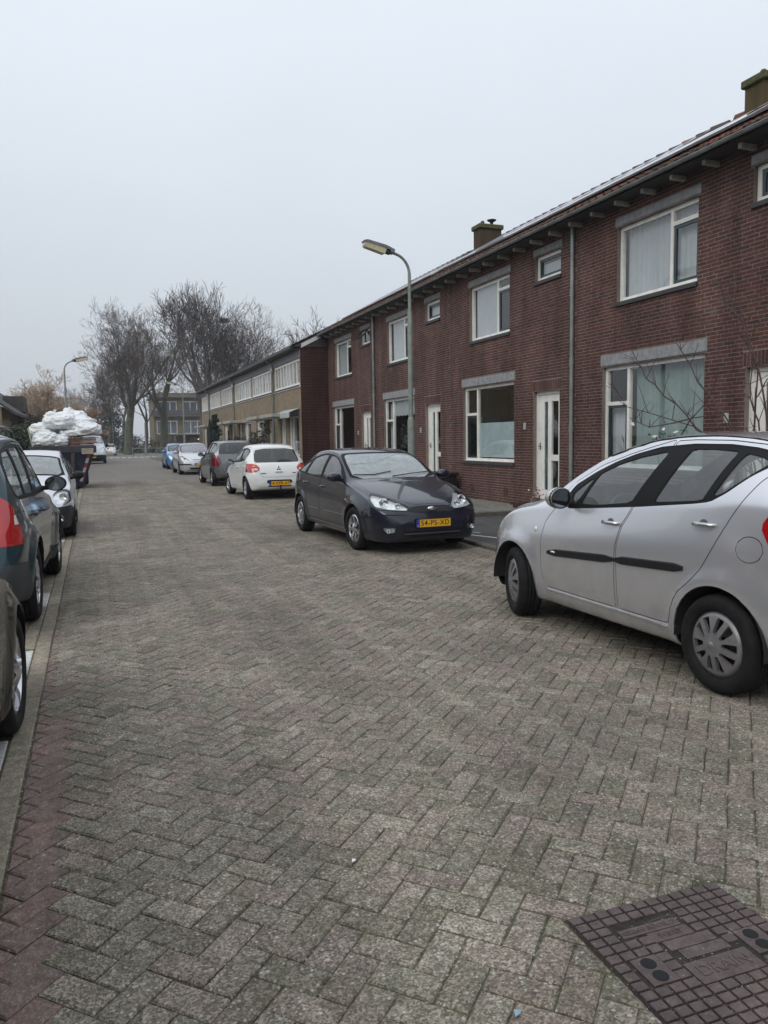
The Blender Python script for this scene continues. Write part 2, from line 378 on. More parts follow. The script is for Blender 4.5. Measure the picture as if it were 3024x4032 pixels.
def rim_mesh(kind, R0, mat):
    key = (kind, round(R0, 3))
    if key in RIMS: return RIMS[key]
    nr, na = 16, 140
    r = np.linspace(0.0, 1, nr); a = np.linspace(0, 2 * np.pi, na, endpoint=False); rr, aa = np.meshgrid(r, a, indexing='ij')
    dome = {'cap': .035, 'twin': .015, 'five': .01, 'seven': .02}.get(kind, .02)
    hub = np.where(rr < .17, .012, 0)
    X = dome * (1 - rr**2) - .02 * np.exp(-((rr - .42) / .16)**2) * (kind != 'cap') - .012 * (rr > .97) + hub * 0.4
    V = np.stack([X, rr * R0 * np.cos(aa), rr * R0 * np.sin(aa)], -1).reshape(-1, 3)
    i, j = np.meshgrid(np.arange(nr - 1), np.arange(na), indexing='ij'); q = lambda i, j: i * na + j % na
    T = np.concatenate([np.stack([q(i, j), q(i + 1, j), q(i + 1, j + 1)], -1).reshape(-1, 3), np.stack([q(i, j), q(i + 1, j + 1), q(i, j + 1)], -1).reshape(-1, 3)])
    T = T[(T[:, 0] != T[:, 1]) & (T[:, 1] != T[:, 2])]
    S = Surf(V, T)
    if S.N[3 * na, 0] < 0: S.T = S.T[:, ::-1]; S.N = -S.N
    def hole(V):
        R_ = np.hypot(V[:, 1], V[:, 2]) / R0; A = np.arctan2(V[:, 2], V[:, 1])
        def seg(n, off): return ((A + off) / (2 * np.pi / n) + .5) % 1 - .5
        if kind == 'cap':       # five wide openings, each with a bar down its middle
            u = seg(5, math.pi / 2) * 2 * np.pi / 5; w = R_ * np.sin(u); v = R_ * np.cos(u)
            f = np.minimum(np.minimum(.47 - np.abs(u) - .22 * (R_ - .6), R_ - .34 - 1.1 * w**2), .86 - R_)
            return np.minimum(f, np.abs(w) - .085) * R0
        n, half, pair = {'twin': (7, .052, .085), 'five': (5, .085, 0), 'seven': (7, .075, 0), 'ten': (10, .05, 0), 'fivet': (5, .055, .11)}[kind]
        u = seg(n, math.pi / 2) * 2 * np.pi / n; w = R_ * np.sin(u); wid = half * (1.15 - .25 * R_)
        sp_ = np.abs(np.abs(w) - pair * (.5 + .5 * R_)) - wid if pair else np.abs(w) - wid * (1.3 - .4 * R_)
        return np.minimum(np.minimum(sp_, R_ - .26), .90 - R_) * R0
    S.region(hole, 'hole')
    V, T, N = S.part('body', side=1); V, T, N = edge_wall(V, T, N, .025)
    RIMS[key] = mesh('rim', V, T, mat, N, True); return RIMS[key]
def wheel(parent, x, y, r, side, kind, rimmat, rr=.60, steer=0.0, w=.19):
    """side=+1: outer face to +x"""
    o = empty('wheel', (x, y, r)); o.parent = parent; o.rotation_euler = (0, 0, R(steer) + (0 if side > 0 else math.pi))
    # tyre (origin at outer face plane)
    k = rr * 1.02
    t = MB(); pr = [(r * k, -.012), (r * (k + .04), .004), (r * .88, .010), (r * .95, -.002), (r * .985, -.020), (r * .997, -.035)]
    n = 4
    for g in range(n):     # tread ribs with grooves
        a = -.04 - (w - .07) * g / n; b = a - (w - .07) / n
        pr += [(r, a), (r, b + .009), (r - .008, b + .007), (r - .008, b + .001)] if g < n - 1 else [(r, a), (r, b)]
    pr += [(r * .985, -w + .02), (r * .93, -w), (r * k, -w + .02)]
    t.lathe(pr, 56, axis='x'); t.build('tyre', M('tyre_rubber', (.011, .011, .0115), .8, var=.35, vs=14, bmp=.15, bs=90, spec=.25), o)
    m = M('wheel_dark', (.012, .012, .013), .7)
    b = MB(); b.lathe([(r * k * 1.01, -.01), (r * k * .96, -.05), (r * k * .94, -.11), (0.02, -.11)], 40, axis='x')
    b.lathe([(.13, -.10), (.13, -.075), (.05, -.07), (.05, -.05)], 24, axis='x'); b.build('brake_drum', M('brake_drum', (.05, .048, .045), .6, .3), o)
    me = rim_mesh(kind, r * rr, rimmat); ro = link('rim', me if me.materials[0] == rimmat else me.copy(), o, (-.008, 0, 0), (R(random.uniform(0, 70)) if kind != 'cap' else R(5), 0, 0))
    if me.materials[0] != rimmat: ro.data.materials[0] = rimmat
    h = MB(); h.lathe([(0.0, .004), (.02, .003), (.024, -.004)], 20, (.03 if kind == 'cap' else .012, 0, 0), 'x'); h.build('hub_cap', M('hub_metal', (.3, .3, .31), .4, .6), o)
    return o
def rpoly(x0, x1, z0, z1): return [(x0, z0), (x1, z0), (x1, z1), (x0, z1)]
def car(sp):
    L = sp['L']; S = hull(sp, sp.get('ns', 90), sp.get('per', 4)); P = sp['paint']; hl = L / 2
    root = empty('parked_car', (0, 0, 0), 0, sp['label'], sp.get('category', 'car'), sp.get('group'))
    ax = sp['wheels']
    # place by front axle centre
    th = sp['heading']; fx, fy = sp['front_axle']; off = hl - ax[0][0]
    root.rotation_euler[2] = R(th); root.location = (fx + math.sin(R(th)) * off, fy - math.cos(R(th)) * off, 0)
    yz = lambda V: np.stack([hl - V[:, 1], V[:, 2]], 1)        # side view: (distance from nose, z)
    xz = lambda V: np.stack([V[:, 0], V[:, 2]], 1)             # end view
    xy = lambda V: np.stack([V[:, 0], hl - V[:, 1]], 1)
    zlf = lambda C: pchip(sp['zl'], hl - C[:, 1])
    sidec = lambda C, n: (C[:, 0] > .42) & (n[:, 0] > .28)
    archc = lambda C, n: (C[:, 0] > .42) & (C[:, 2] < .9)
    for xw, r in ax:
        ra = r + sp.get('arch', .05)
        S.region(lambda V, xw=xw, r=r, ra=ra: ra - np.hypot(hl - V[:, 1] - xw, (V[:, 2] - r) * (1 + .0)), 'arch_void', lambda C, n: (C[:, 0] > .42) & (C[:, 2] < .95), ['body'])
    def proj(kind):
        return {'side': yz, 'front': xz, 'rear': xz, 'top': xy}[kind]
    def cond(kind, extra=None):
        c = {'side': sidec, 'front': lambda C, n: (n[:, 1] > .25) & (C[:, 1] > 0), 'rear': lambda C, n: (n[:, 1] < -.12) & (C[:, 1] < 0), 'top': lambda C, n: n[:, 2] > .3}[kind]
        return c if extra is None else (lambda C, n: c(C, n) & extra(C, n))
    # dark trim + glass first
    objs = []
    for (nm, kind, poly, sm, opt) in sp['regions']:
        if sm: poly = smoothpoly(poly, 2) if sm == 1 else smoothpoly(poly, sm)
        poly = np.array(poly); pj = proj(kind); ex = opt.get('cond')
        S.region(lambda V, poly=poly, pj=pj: sdf(poly, pj(V)), nm, cond(kind, ex) if not opt.get('anyn') else ex, opt.get('src', ['body']), opt.get('gap', 0.0))
        objs.append((nm, opt))
    # inner black shell (body without glass)
    glassy = {nm for nm, o in objs if o.get('glass') or o.get('lens')}
    mats = {'body': P}
    seen = []
    for nm, opt in objs:
        if nm in seen or nm == 'arch_void': continue
        seen.append(nm); mt = opt.get('mat', P); off = opt.get('off', 0.0)
        base = opt.get('part', nm)
        for sd in ((1, -1) if opt.get('pair') else (0,)):
            r = S.part(nm, off, side=sd)
            if r is None: continue
            V, T, N = r
            if opt.get('wall'): V, T, N = edge_wall(V, T, N, opt['wall'])
            link(base, mesh(base, V, T, mt, N, True), root)
            if opt.get('lens'):
                V, T, N = S.part(nm, -.045, side=sd); link('reflector', mesh('reflector', V, T, opt['lens'], N, True), root)
    r = S.part('body'); V, T, N = edge_wall(*r, .012); link('body', mesh('body', V, T, P, N, True), root)
    keep = np.ones(len(S.T), bool)
    for nm in glassy | {'arch_void'}:
        if nm in S.names: keep &= S.L != S.names.index(nm)
    T = S.T[keep]; u, inv = np.unique(T, return_inverse=True); V = S.V[u] - S.N[u] * .016; N = S.N[u]; T = inv.reshape(-1, 3); fl = np.array([-1, 1, 1.])
    link('inner_shell', mesh('inner_shell', np.concatenate([V, V * fl]), np.concatenate([T, T[:, ::-1] + len(V)]), M('car_inner', (.012, .012, .013), .9, var=0), np.concatenate([N, N * fl]), True), root)
    # wheel wells and wheels
    wm = pchip(sp['wm'], np.array([ax[0][0], ax[1][0]]))
    ww = MB()
    for (xw, r), w_ in zip(ax, wm):
        ra = r + sp.get('arch', .05)
        for s_ in (1, -1):
            pts = [(math.cos(a) * ra, r + math.sin(a) * ra) for a in np.linspace(R(-4), R(184), 20)]
            x0, x1 = s_ * (w_ - .005), s_ * (w_ - .28); k = len(ww.V)
            V = [(x0, hl - xw + p, z) for p, z in pts] + [(x1, hl - xw + p, z) for p, z in pts]
            ww.add(V, [(i, i + 1, i + 21, i + 20) for i in range(19)] + [tuple(range(20, 40))], True)
    ww.box(-wm[0] + .2, wm[0] - .2, -hl + .3, hl - .3, .17, .24)
    ww.build('wheel_well', M('car_inner', (.012, .012, .013), .9), root)
    for i, ((xw, r), w_) in enumerate(zip(ax, wm)):
        for s_ in (1, -1):
            wheel(root, s_ * (w_ - sp.get('tuck', .02)), hl - xw, r, s_, sp['rim'], sp['rimmat'], sp.get('rr', .62), sp.get('steer', 0) if i == 0 else 0)
    sp['S'] = S; sp['root'] = root
    # interior
    it = M('seat_fabric', (.055, .058, .066), .9, var=.3, vs=20)
    if sp.get('interior', True):
        zs = sp.get('seat_z', .55); xs = sp.get('seat_x', (1.95, 2.8))
        db = MB(); xc = sp.get('dash', 1.35)
        db.prism([(hl - xc, zs - .2), (hl - xc - .35, zs - .1), (hl - xc - .32, zs + .28), (hl - xc + .0, zs + .36), (hl - xc + .25, zs + .3), (hl - xc + .3, zs - .1)], -.62, .62, 'x')
        db.build('dashboard', M('dash_plastic', (.09, .095, .10), .7), root)
        fl_ = MB(); fl_.box(-.66, .66, -hl + .5, hl - .9, .24, .32); fl_.build('cabin_floor', it, root)
        sw = MB(); c = Vector((sp.get('driver', -1) * .36, hl - xc - .42, zs + .32)); tilt = Matrix.Rotation(R(65), 4, 'X')
        sw.tube([c + tilt @ Vector((math.cos(a) * .18, math.sin(a) * .18, 0)) for a in np.linspace(0, 2 * math.pi, 25)], .014, 8, False)
        for a in (R(0), R(180), R(-90)): sw.tube([c + tilt @ Vector((0, 0, -.02)), c + tilt @ Vector((math.cos(a) * .18, math.sin(a) * .18, 0))], .012, 6)
        sw.build('steering_wheel', M('dash_plastic', (.09, .095, .10), .7), root)
        for xx in xs:
            for s_ in (-.36, .36):
                b = MB(); y = hl - xx
                b.bbox(s_, y + .0, zs - .13, .50, .52, .16, .05)
                k = len(b.V); b.bbox(0, 0, .30, .48, .13, .62, .055); b.bbox(0, 0, .70, .25, .09, .17, .04); b.xf(Matrix.Translation((s_, y - .24, zs - .1)) @ Matrix.Rotation(R(14), 4, 'X'), k)
                b.build('seat', it, root)
    return sp
# ---- add-ons, all in the car's own frame (x: distance from nose measured backwards; side +1/-1)
def plate(sp, front, z, txt, w=.52, h=.11, x=0.0, tilt=0, dy=0.0):
    S = sp['S']; hl = sp['L'] / 2; sg = 1 if front else -1
    m = (S.V[:, 0] < .2) & (np.abs(S.V[:, 2] - z) < .05); y = (S.V[m, 1] * sg).max() * sg + sg * (.012 + dy)
    p = empty('licence_plate', (x, y, z)); p.parent = sp['root']; p.rotation_euler = (R(tilt), 0, math.pi if front else 0)
    b = MB(); b.bbox(0, 0, 0, w, .008, h, .003); b.build('plate_body', M('plate_yellow', (.80, .42, .02), .35, var=.05), p)
    e_ = MB(); e_.box(-w / 2 + .004, -w / 2 + .05, -.0062, -.0042, -h / 2 + .004, h / 2 - .004); e_.build('euro_band', M('plate_blue', (.01, .06, .42), .4), p)
    fr = MB()
    for q in ((-w / 2 - .008, w / 2 + .008, -h / 2 - .008, -h / 2 + .001), (-w / 2 - .008, w / 2 + .008, h / 2 - .001, h / 2 + .008), (-w / 2 - .008, -w / 2 + .001, -h / 2 + .001, h / 2 - .001), (w / 2 - .001, w / 2 + .008, -h / 2 + .001, h / 2 - .001)):
        fr.box(q[0], q[1], -.008, .006, q[2], q[3])
    fr.build('plate_frame', BLK, p)
    if txt:
        text(txt, h * .88, M('plate_ink', (.012, .012, .012), .4, var=0), p, (.022, -.006, -.002), (R(90), 0, 0), bold=.0006, spacing=1.12, width=w - .095); text('NL', .022, M('sticker_white', (.7, .7, .7), .5), p, (-w / 2 + .027, -.0068, -h / 2 + .022), (R(90), 0, 0))
    return p
def emblem_oval(sp, z, w=.13, h=.055, front=True, mat=None):
    S = sp['S']; sg = 1 if front else -1; m = (S.V[:, 0] < .12) & (np.abs(S.V[:, 2] - z) < .03); y = (S.V[m, 1] * sg).max() * sg
    b = MB(); b.lathe([(0, .012), (.75, .011), (.95, .008), (1, -.02)], 28, axis='y'); b.xf(Matrix.Translation((0, y, z)) @ Matrix.Diagonal((w / 2, sg, h / 2, 1)))
    b.build('emblem', mat or M('chrome', (.75, .76, .78), .12, 1.0, var=0), sp['root'])
def side_strip(sp, x0, x1, z0, z1, h, mat, name='side_moulding', out=.014, n=8, side=(1, -1)):
    S = sp['S']; hl = sp['L'] / 2
    for sd in side:
        V = []; F = []
        for i in range(n + 1):
            t = i / n; x = x0 + (x1 - x0) * t; z = z0 + (z1 - z0) * t; k = (1 if 0 < i < n else .5)
            for dz, o in ((-h / 2 * k, -.004), (-h / 2 * k * .75, out), (h / 2 * k * .75, out), (h / 2 * k, -.004)):
                v, nn = surf_x(S, hl - x, z + dz); V.append((sd * (v[0] + o), hl - x, z + dz))
        for i in range(n):
            for j in range(3): q = (i * 4 + j, i * 4 + 4 + j, i * 4 + 5 + j, i * 4 + 1 + j); F.append(q if sd > 0 else q[::-1])
        F += [(0, 1, 2, 3) if sd > 0 else (3, 2, 1, 0), (n * 4 + 3, n * 4 + 2, n * 4 + 1, n * 4) if sd > 0 else (n * 4, n * 4 + 1, n * 4 + 2, n * 4 + 3)]
        b = MB(); b.add(V, F, False); b.build(name, mat, sp['root'])
def handle(sp, x, z, mat, w=.17, side=(1, -1), rise=0.0):
    S = sp['S']; hl = sp['L'] / 2
    for sd in side:
        v, nn = surf_x(S, hl - x, z)
        b = MB(); pts = [(sd * (v[0] - .006), hl - x + w / 2, z), (sd * (v[0] + .022), hl - x + w * .40, z), (sd * (v[0] + .034), hl - x, z + rise / 2), (sd * (v[0] + .026), hl - x - w * .42, z + rise), (sd * (v[0] - .006), hl - x - w / 2, z + rise)]
        b.tube(pts, [.010, .014, .015, .014, .010], 10); k = len(b.V)
        b.build('door_handle', mat, sp['root'])
        c = MB(); c.lathe([(0, .0015), (.8, .0015), (1, -.004)], 20, axis='x'); c.xf(Matrix.Translation((sd * (v[0] + .0005), hl - x + .01, z - .005)) @ Matrix.Rotation(R(0), 4, 'Y') @ Matrix.Diagonal((sd, .042, .036, 1)))
        c.build('handle_recess', M('handle_recess', (.10, .10, .11), .35, .4), sp['root'])
def mirror(sp, x, z, shellmat, sx=.11, sy=.075, sz=.075, out=.16, side=(1, -1)):
    """wing mirrors: arm, shell, glass facing backwards"""
    S = sp['S']; hl = sp['L'] / 2
    for sd in side:
        v, nn = surf_x(S, hl - x, z)
        c = Vector((sd * (v[0] + out), hl - x + .02, z + .03))
        o = empty('wing_mirror', c); o.parent = sp['root']
        b = MB(); b.lathe([(0, -1)] + [(math.cos(a) ** .6, math.sin(a)) for a in np.linspace(R(-70), R(-2), 7)] + [(1, 0)] + [(math.cos(a) ** .55, math.sin(a)) for a in np.linspace(R(5), R(88), 7)], 20, axis='y')
        b.xf(Matrix.Diagonal((sx, sy * 1.1, sz, 1))); V = [(p[0], max(p[1], -.035), p[2]) for p in b.V]; b.V = V
        b.build('mirror_shell', shellmat, o)
        a_ = MB(); a_.tube([(-sd * (out + .02), -.01, -.05), (-sd * out * .5, 0, -.045), (-sd * sx * .5, 0, -.035)], [.03, .022, .026], 8); a_.build('mirror_arm', BLK, o)
        g = MB(); g.lathe([(0, 0), (1, 0), (1.12, .004), (1.12, .03)], 24, axis='y', mi=0); g.xf(Matrix.Translation((0, -.036, 0)) @ Matrix.Diagonal((sx * .88, 1, sz * .88, 1))); g.build('mirror_rim', BLK, o)
        g = MB(); g.lathe([(0, 0), (1, 0)], 20, axis='y'); g.xf(Matrix.Translation((0, -.038, 0)) @ Matrix.Diagonal((sx * .84, 1, sz * .84, 1))); g.build('mirror_glass', M('mirror_glass', (.30, .33, .35), .05, 1.0, var=0), o)
def disc_patch(sp, x, z, r, name, mat, out=.004, side=(1, -1), seg=24, ry=None):
    S = sp['S']; hl = sp['L'] / 2
    for sd in side:
        V = []
        for rr_ in (1.0, .72):
            for k in range(seg):
                a = 2 * math.pi * k / seg; yy = hl - x + math.cos(a) * (ry or r) * rr_; zz = z + math.sin(a) * r * rr_; v, nn = surf_x(S, yy, zz); V.append((sd * (v[0] + (out if rr_ < 1 else -.003)), yy, zz))
        v, nn = surf_x(S, hl - x, z); V.append((sd * (v[0] + out * 1.1), hl - x, z))
        F = [(k, (k + 1) % seg, seg + (k + 1) % seg, seg + k) for k in range(seg)] + [(seg + k, seg + (k + 1) % seg, 2 * seg) for k in range(seg)]
        if sd < 0: F = [f[::-1] for f in F]
        b = MB(); b.add(V, F, True); b.build(name, mat, sp['root'])
def wiper(sp, pts, name='wiper'):
    b = MB(); b.tube(pts, [.007] * len(pts), 5); b.build(name, BLK, sp['root'])
def top_z(S, x, y):
    d = (S.V[:, 0] - abs(x))**2 + (S.V[:, 1] - y)**2 - (S.V[:, 2] * .001); m = S.N[:, 2] > .1; i = np.where(m)[0][d[m].argmin()]; return S.V[i, 2]
def lampball(sp, x, y, z, r, name='lamp_bowl', sg=1, mat=None):
    b = MB(); b.lathe([(0, -.02), (r * .6, -.012), (r * .92, .004), (r, .022), (r * 1.06, .02), (r * 1.06, .0)], 20, axis='y'); b.xf(Matrix.Translation((x, y, z)) @ Matrix.Diagonal((1, sg, 1, 1)))
    b.build(name, mat or M('chrome', (.75, .76, .78), .12, 1.0, var=0), sp['root'])
def front_y(sp, x, z, sg=1):
    S = sp['S']; d = (S.V[:, 0] - abs(x))**2 + (S.V[:, 2] - z)**2 + (S.V[:, 1] * sg < .3) * 9; return S.V[d.argmin(), 1]
CHROME = M('chrome', (.75, .76, .78), .12, 1.0, var=0)
BLK = M('black_plastic', (.014, .014, .015), .6, spec=.25)
GLS = glassmat('car_glass', (.80, .85, .84), 1.0, 1.75, .02, .12, (.55, .58, .60))  # thin pale film: grey sky reflection put into the glass colour
GLSD = glassmat('car_glass_privacy', (.12, .13, .13), 1.0, 1.8)
LENS = glassmat('lamp_lens', (.92, .94, .95), 1.0, 1.45)
REDL = M('red_lens', (.40, .008, .010), .12, coat=1.0, var=.1)
ORGL = M('orange_lens', (.75, .12, .01), .15, coat=1.0, var=.1)
HLIN = M('headlamp_inner', (.85, .86, .86), .30, .45, var=.2, vs=22)
SEAL = M('window_seal', (.008, .008, .009), .6, spec=.2)
# ================================================================ the cars
def std_regions(sp, P, seal_poly, panes, fdoor, rdoor, ws, rw, gap=.006, glass=None, wsglass=None, sealmat=None, rwglass=None):
    """usual regions: side glass in black seals, windscreen, rear window, doors"""
    Rg = [('window_seal', 'side', seal_poly, 2, dict(mat=sealmat or SEAL, off=-.003, wall=.012, pair=1))]
    for nm, p, sm in panes: Rg.append((nm, 'side', p, sm, dict(mat=glass or GLS, off=-.010, glass=1, pair=1, src=['window_seal'], part='side_window')))
    if ws is not None:
        Rg.append(('windscreen_seal', 'top', ws[0], 2, dict(mat=SEAL, off=-.002, wall=.01, cond=lambda C, n: (n[:, 1] > .1) & (C[:, 2] > .75))))
        Rg.append(('windscreen', 'top', ws[1], 2, dict(mat=wsglass or GLS, off=-.006, glass=1, src=['windscreen_seal'], cond=lambda C, n: (n[:, 1] > .1) & (C[:, 2] > .75))))
    if rw is not None:
        Rg.append(('rear_window_seal', 'rear', rw[0], 2, dict(mat=SEAL, off=-.002, wall=.01, cond=lambda C, n: C[:, 2] > .7)))
        Rg.append(('rear_window', 'rear', rw[1], 2, dict(mat=rwglass or glass or GLS, off=-.006, glass=1, src=['rear_window_seal'])))
    if fdoor: Rg.append(('front_door', 'side', fdoor, 1, dict(gap=gap, pair=1, src=['body'])))
    if rdoor: Rg.append(('rear_door', 'side', rdoor, 1, dict(gap=gap, pair=1, src=['body'])))
    return Rg
def grow(poly, d):
    P = np.array(poly, float); c = P.mean(0); v = P - c; return (c + v * (1 + d / np.maximum(np.linalg.norm(v, axis=1, keepdims=True), 1e-6))).tolist()

# ---- silver small hatchback, close on the right, seen from its left side
PS = paint('silver_paint', (.74, .745, .78), .7, .27, .50, (.16, .145, .13))
sp = dict(L=3.72, paint=PS, label='small silver hatchback parked nearest on the right, black strip along its doors', heading=0.6, front_axle=(4.27, 5.96), group='cars parked along the street',
    wheels=[(.69, .302), (3.05, .302)], arch=.055, flare=.022, ns=130, per=5, tuck=.0, rim='cap', rimmat=M('hubcap_silver', (.235, .23, .235), .42, .5, var=.12, vs=20), rr=.66, steer=-17, bulge=.018,
    seat_z=.62, seat_x=(1.95, 2.72), dash=1.25, driver=-1,
    zt=[(0, .44), (.03, .58), (.09, .70), (.2, .82), (.35, .92), (.6, 1.005), (.9, 1.075), (1.02, 1.115), (1.3, 1.31), (1.6, 1.46), (1.9, 1.545), (2.3, 1.585), (2.8, 1.585), (3.2, 1.555), (3.4, 1.50), (3.52, 1.36), (3.60, 1.15), (3.65, .98), (3.69, .8), (3.72, .5)],
    ze=[(0, .42), (.05, .54), (.12, .64), (.23, .745), (.39, .87), (.6, .96), (.9, 1.015), (1.1, 1.09), (1.45, 1.27), (1.7, 1.385), (2.0, 1.475), (2.3, 1.53), (2.7, 1.548), (3.0, 1.532), (3.25, 1.485), (3.42, 1.38), (3.53, 1.22), (3.62, 1.02), (3.68, .78), (3.72, .46)],
    we=[(0, .34), (.08, .52), (.25, .64), (.5, .69), (.9, .70), (1.2, .69), (1.6, .64), (2.0, .60), (2.6, .585), (3.2, .57), (3.45, .58), (3.6, .62), (3.68, .62), (3.72, .5)],
    zl=[(0, .40), (.1, .56), (.25, .70), (.4, .81), (.6, .90), (.9, .96), (1.3, .99), (2.2, 1.07), (2.9, 1.14), (3.2, 1.17), (3.45, 1.16), (3.58, 1.02), (3.66, .82), (3.72, .44)],
    wm=[(0, .38), (.03, .50), (.08, .61), (.16, .70), (.3, .785), (.5, .825), (.8, .84), (2.9, .84), (3.2, .83), (3.42, .80), (3.58, .745), (3.67, .66), (3.72, .52)],
    zb=[(0, .36), (.05, .25), (.15, .20), (.5, .19), (3.2, .21), (3.5, .25), (3.68, .31), (3.72, .38)])
seal = [(1.44, 1.0), (1.40, 1.09), (1.45, 1.185), (1.66, 1.295), (1.85, 1.375), (2.05, 1.435), (2.3, 1.487), (2.6, 1.508), (2.9, 1.505), (3.1, 1.485), (3.25, 1.455), (3.30, 1.43), (3.29, 1.395), (3.17, 1.32), (3.04, 1.215), (2.93, 1.155), (2.8, 1.135), (2.3, 1.078), (1.8, 1.03)]
panes = [('quarter_window', [(1.48, 1.045), (1.47, 1.13), (1.66, 1.255), (1.675, 1.25), (1.55, 1.05)], 1), ('front_window', [(1.60, 1.05), (1.72, 1.285), (1.9, 1.36), (2.1, 1.41), (2.36, 1.455), (2.40, 1.45), (2.19, 1.10), (1.8, 1.055)], 1),
    ('rear_side_window', [(2.42, 1.12), (2.60, 1.475), (2.8, 1.475), (2.985, 1.463), (2.86, 1.165), (2.8, 1.155)], 1), ('rear_quarter_window', [(2.93, 1.19), (3.045, 1.455), (3.15, 1.435), (3.24, 1.405), (3.22, 1.38), (3.1, 1.285), (3.0, 1.21)], 1)]
sp['regions'] = [('tail_light', 'side', [(3.44, 1.25), (3.40, 1.16), (3.335, 1.07), (3.33, 1.03), (3.41, .90), (3.50, .80), (3.70, .78), (3.8, 1.0), (3.60, 1.22), (3.48, 1.30)], 0, dict(mat=REDL, off=.004, wall=.012, pair=1, anyn=1, cond=lambda C, n: (C[:, 0] > .50) & (C[:, 2] < 1.3) & (C[:, 1] < -1.3)))] + \
    std_regions(sp, PS, seal, panes, [(1.30, 1.02), (1.17, .88), (1.13, .74), (1.125, .5), (1.15, .38), (1.22, .335), (2.09, .335), (2.085, .5), (2.09, .77), (2.13, .93), (2.2, 1.03), (2.43, 1.54), (2.3, 1.51), (2.0, 1.44), (1.7, 1.35), (1.4, 1.2)],
        [(2.11, .335), (2.64, .335), (2.67, .46), (2.72, .56), (2.83, .645), (2.92, .74), (3.0, .87), (3.12, 1.08), (3.25, 1.29), (3.38, 1.42), (3.36, 1.46), (3.2, 1.50), (2.9, 1.53), (2.6, 1.535), (2.44, 1.53), (2.21, 1.03), (2.14, .93), (2.10, .77)],
        ([(-1, 1.0), (.60, 1.06), (.70, 1.16), (.635, 1.45), (.60, 1.78), (.3, 1.72), (-1, 1.68)], [(-1, 1.04), (.58, 1.11), (.64, 1.2), (.59, 1.46), (.56, 1.72), (.3, 1.67), (-1, 1.63)]),
        ([(-1, 1.08), (.52, 1.08), (.56, 1.2), (.5, 1.42), (-1, 1.46)], [(-1, 1.12), (.48, 1.12), (.52, 1.2), (.46, 1.39), (-1, 1.42)]))
sp['regions'].append(('front_bumper', 'side', [(-.2, .1), (.42, .1), (.43, .3), (.47, .50), (.44, .60), (.2, .66), (-.2, .60)], 0, dict(gap=.005, anyn=1, cond=lambda C, n: (C[:, 1] > 1.3) & (C[:, 2] < .68))))
sp['regions'].append(('rear_bumper', 'side', [(3.36, .1), (3.42, .45), (3.47, .60), (3.58, .74), (3.66, .79), (4.0, .79), (4.0, .1)], 0, dict(gap=.005, anyn=1, cond=lambda C, n: (C[:, 1] < -1.3) & (C[:, 2] < .85))))
sp['regions'].append(('hood', 'top', [(-1, .26), (.5, .34), (.62, .6), (.655, .98), (.5, 1.0), (-1, .98)], 1, dict(gap=.005, cond=lambda C, n: (C[:, 2] > .7))))
sp['regions'].append(('headlight', 'front', [(.42, .60), (.62, .63), (.75, .74), (.76, .88), (.66, .92), (.5, .74)], 1, dict(mat=LENS, lens=HLIN, pair=1, anyn=1, cond=lambda C, n: (C[:, 1] > 1.2) & (C[:, 0] > .3) & (n[:, 1] > .05))))
sp['regions'].append(('fuel_flap', 'side', [(3.265 + .092 * math.cos(a), .905 + .078 * math.sin(a)) for a in np.linspace(0, 6.28, 28, endpoint=False)], 0, dict(gap=.005, pair=1)))
car(sp)
side_strip(sp, 1.24, 2.075, .63, .685, .062, BLK); side_strip(sp, 2.095, 2.77, .687, .725, .062, BLK)
handle(sp, 2.02, .945, M('handle_silver', (.55, .56, .58), .2, .9)); handle(sp, 2.92, 1.02, M('handle_silver', (.55, .56, .58), .2, .9))
mirror(sp, 1.50, 1.06, PS, .10, .085, .085, .12)
disc_patch(sp, 1.04, .80, .022, 'side_repeater', M('repeater_clear', (.75, .72, .66), .15, coat=1), .008)
disc_patch(sp, 1.33, .641, .013, 'strip_badge', CHROME, .019, ry=.04, side=(-1,))
side_strip(sp, 1.2, 2.62, .318, .318, .016, M('sill_bright_trim', (.6, .6, .63), .25, .7), 'sill_trim', .008)  # thin silver strip along the sill
for (x0, x1, z0, z1) in ((1.66, 2.2, 1.0, 1.0),): pass
S_ = sp['S']
for sd in (1, -1):   # roof drip channel
    pts = []
    for x in np.linspace(1.75, 3.38, 26):
        m = np.abs(S_.V[:, 1] - (sp['L'] / 2 - x)) < .03; zc = float(pchip(sp['ze'], np.array([x]))[0]); q = S_.V[m]; k = ((q[:, 2] - zc - .006)**2).argmin(); pts.append((sd * (q[k, 0] + .001), sp['L'] / 2 - x, q[k, 2] + .002))
    b = MB(); b.tube(pts, .005, 5); b.build('drip_channel', BLK, sp['root'])

# clear part of the tail light
for sd in (1, -1):
    c = MB(); v, n_ = surf_x(S_, sp['L'] / 2 - 3.455, 1.10)
    V = []
    for (x, z) in ((3.44, 1.17), (3.40, 1.055), (3.52, 1.05), (3.50, 1.15)):
        q, n_ = surf_x(S_, sp['L'] / 2 - x, z); V.append((sd * (q[0] + .008), q[1], q[2]))
    c.add(V, [(0, 1, 2, 3) if sd > 0 else (3, 2, 1, 0)]); c.build('reversing_lamp', M('repeater_clear', (.75, .72, .66), .15, coat=1), sp['root'])
plate(sp, False, .62, '', dy=.0)
SPLASH = sp

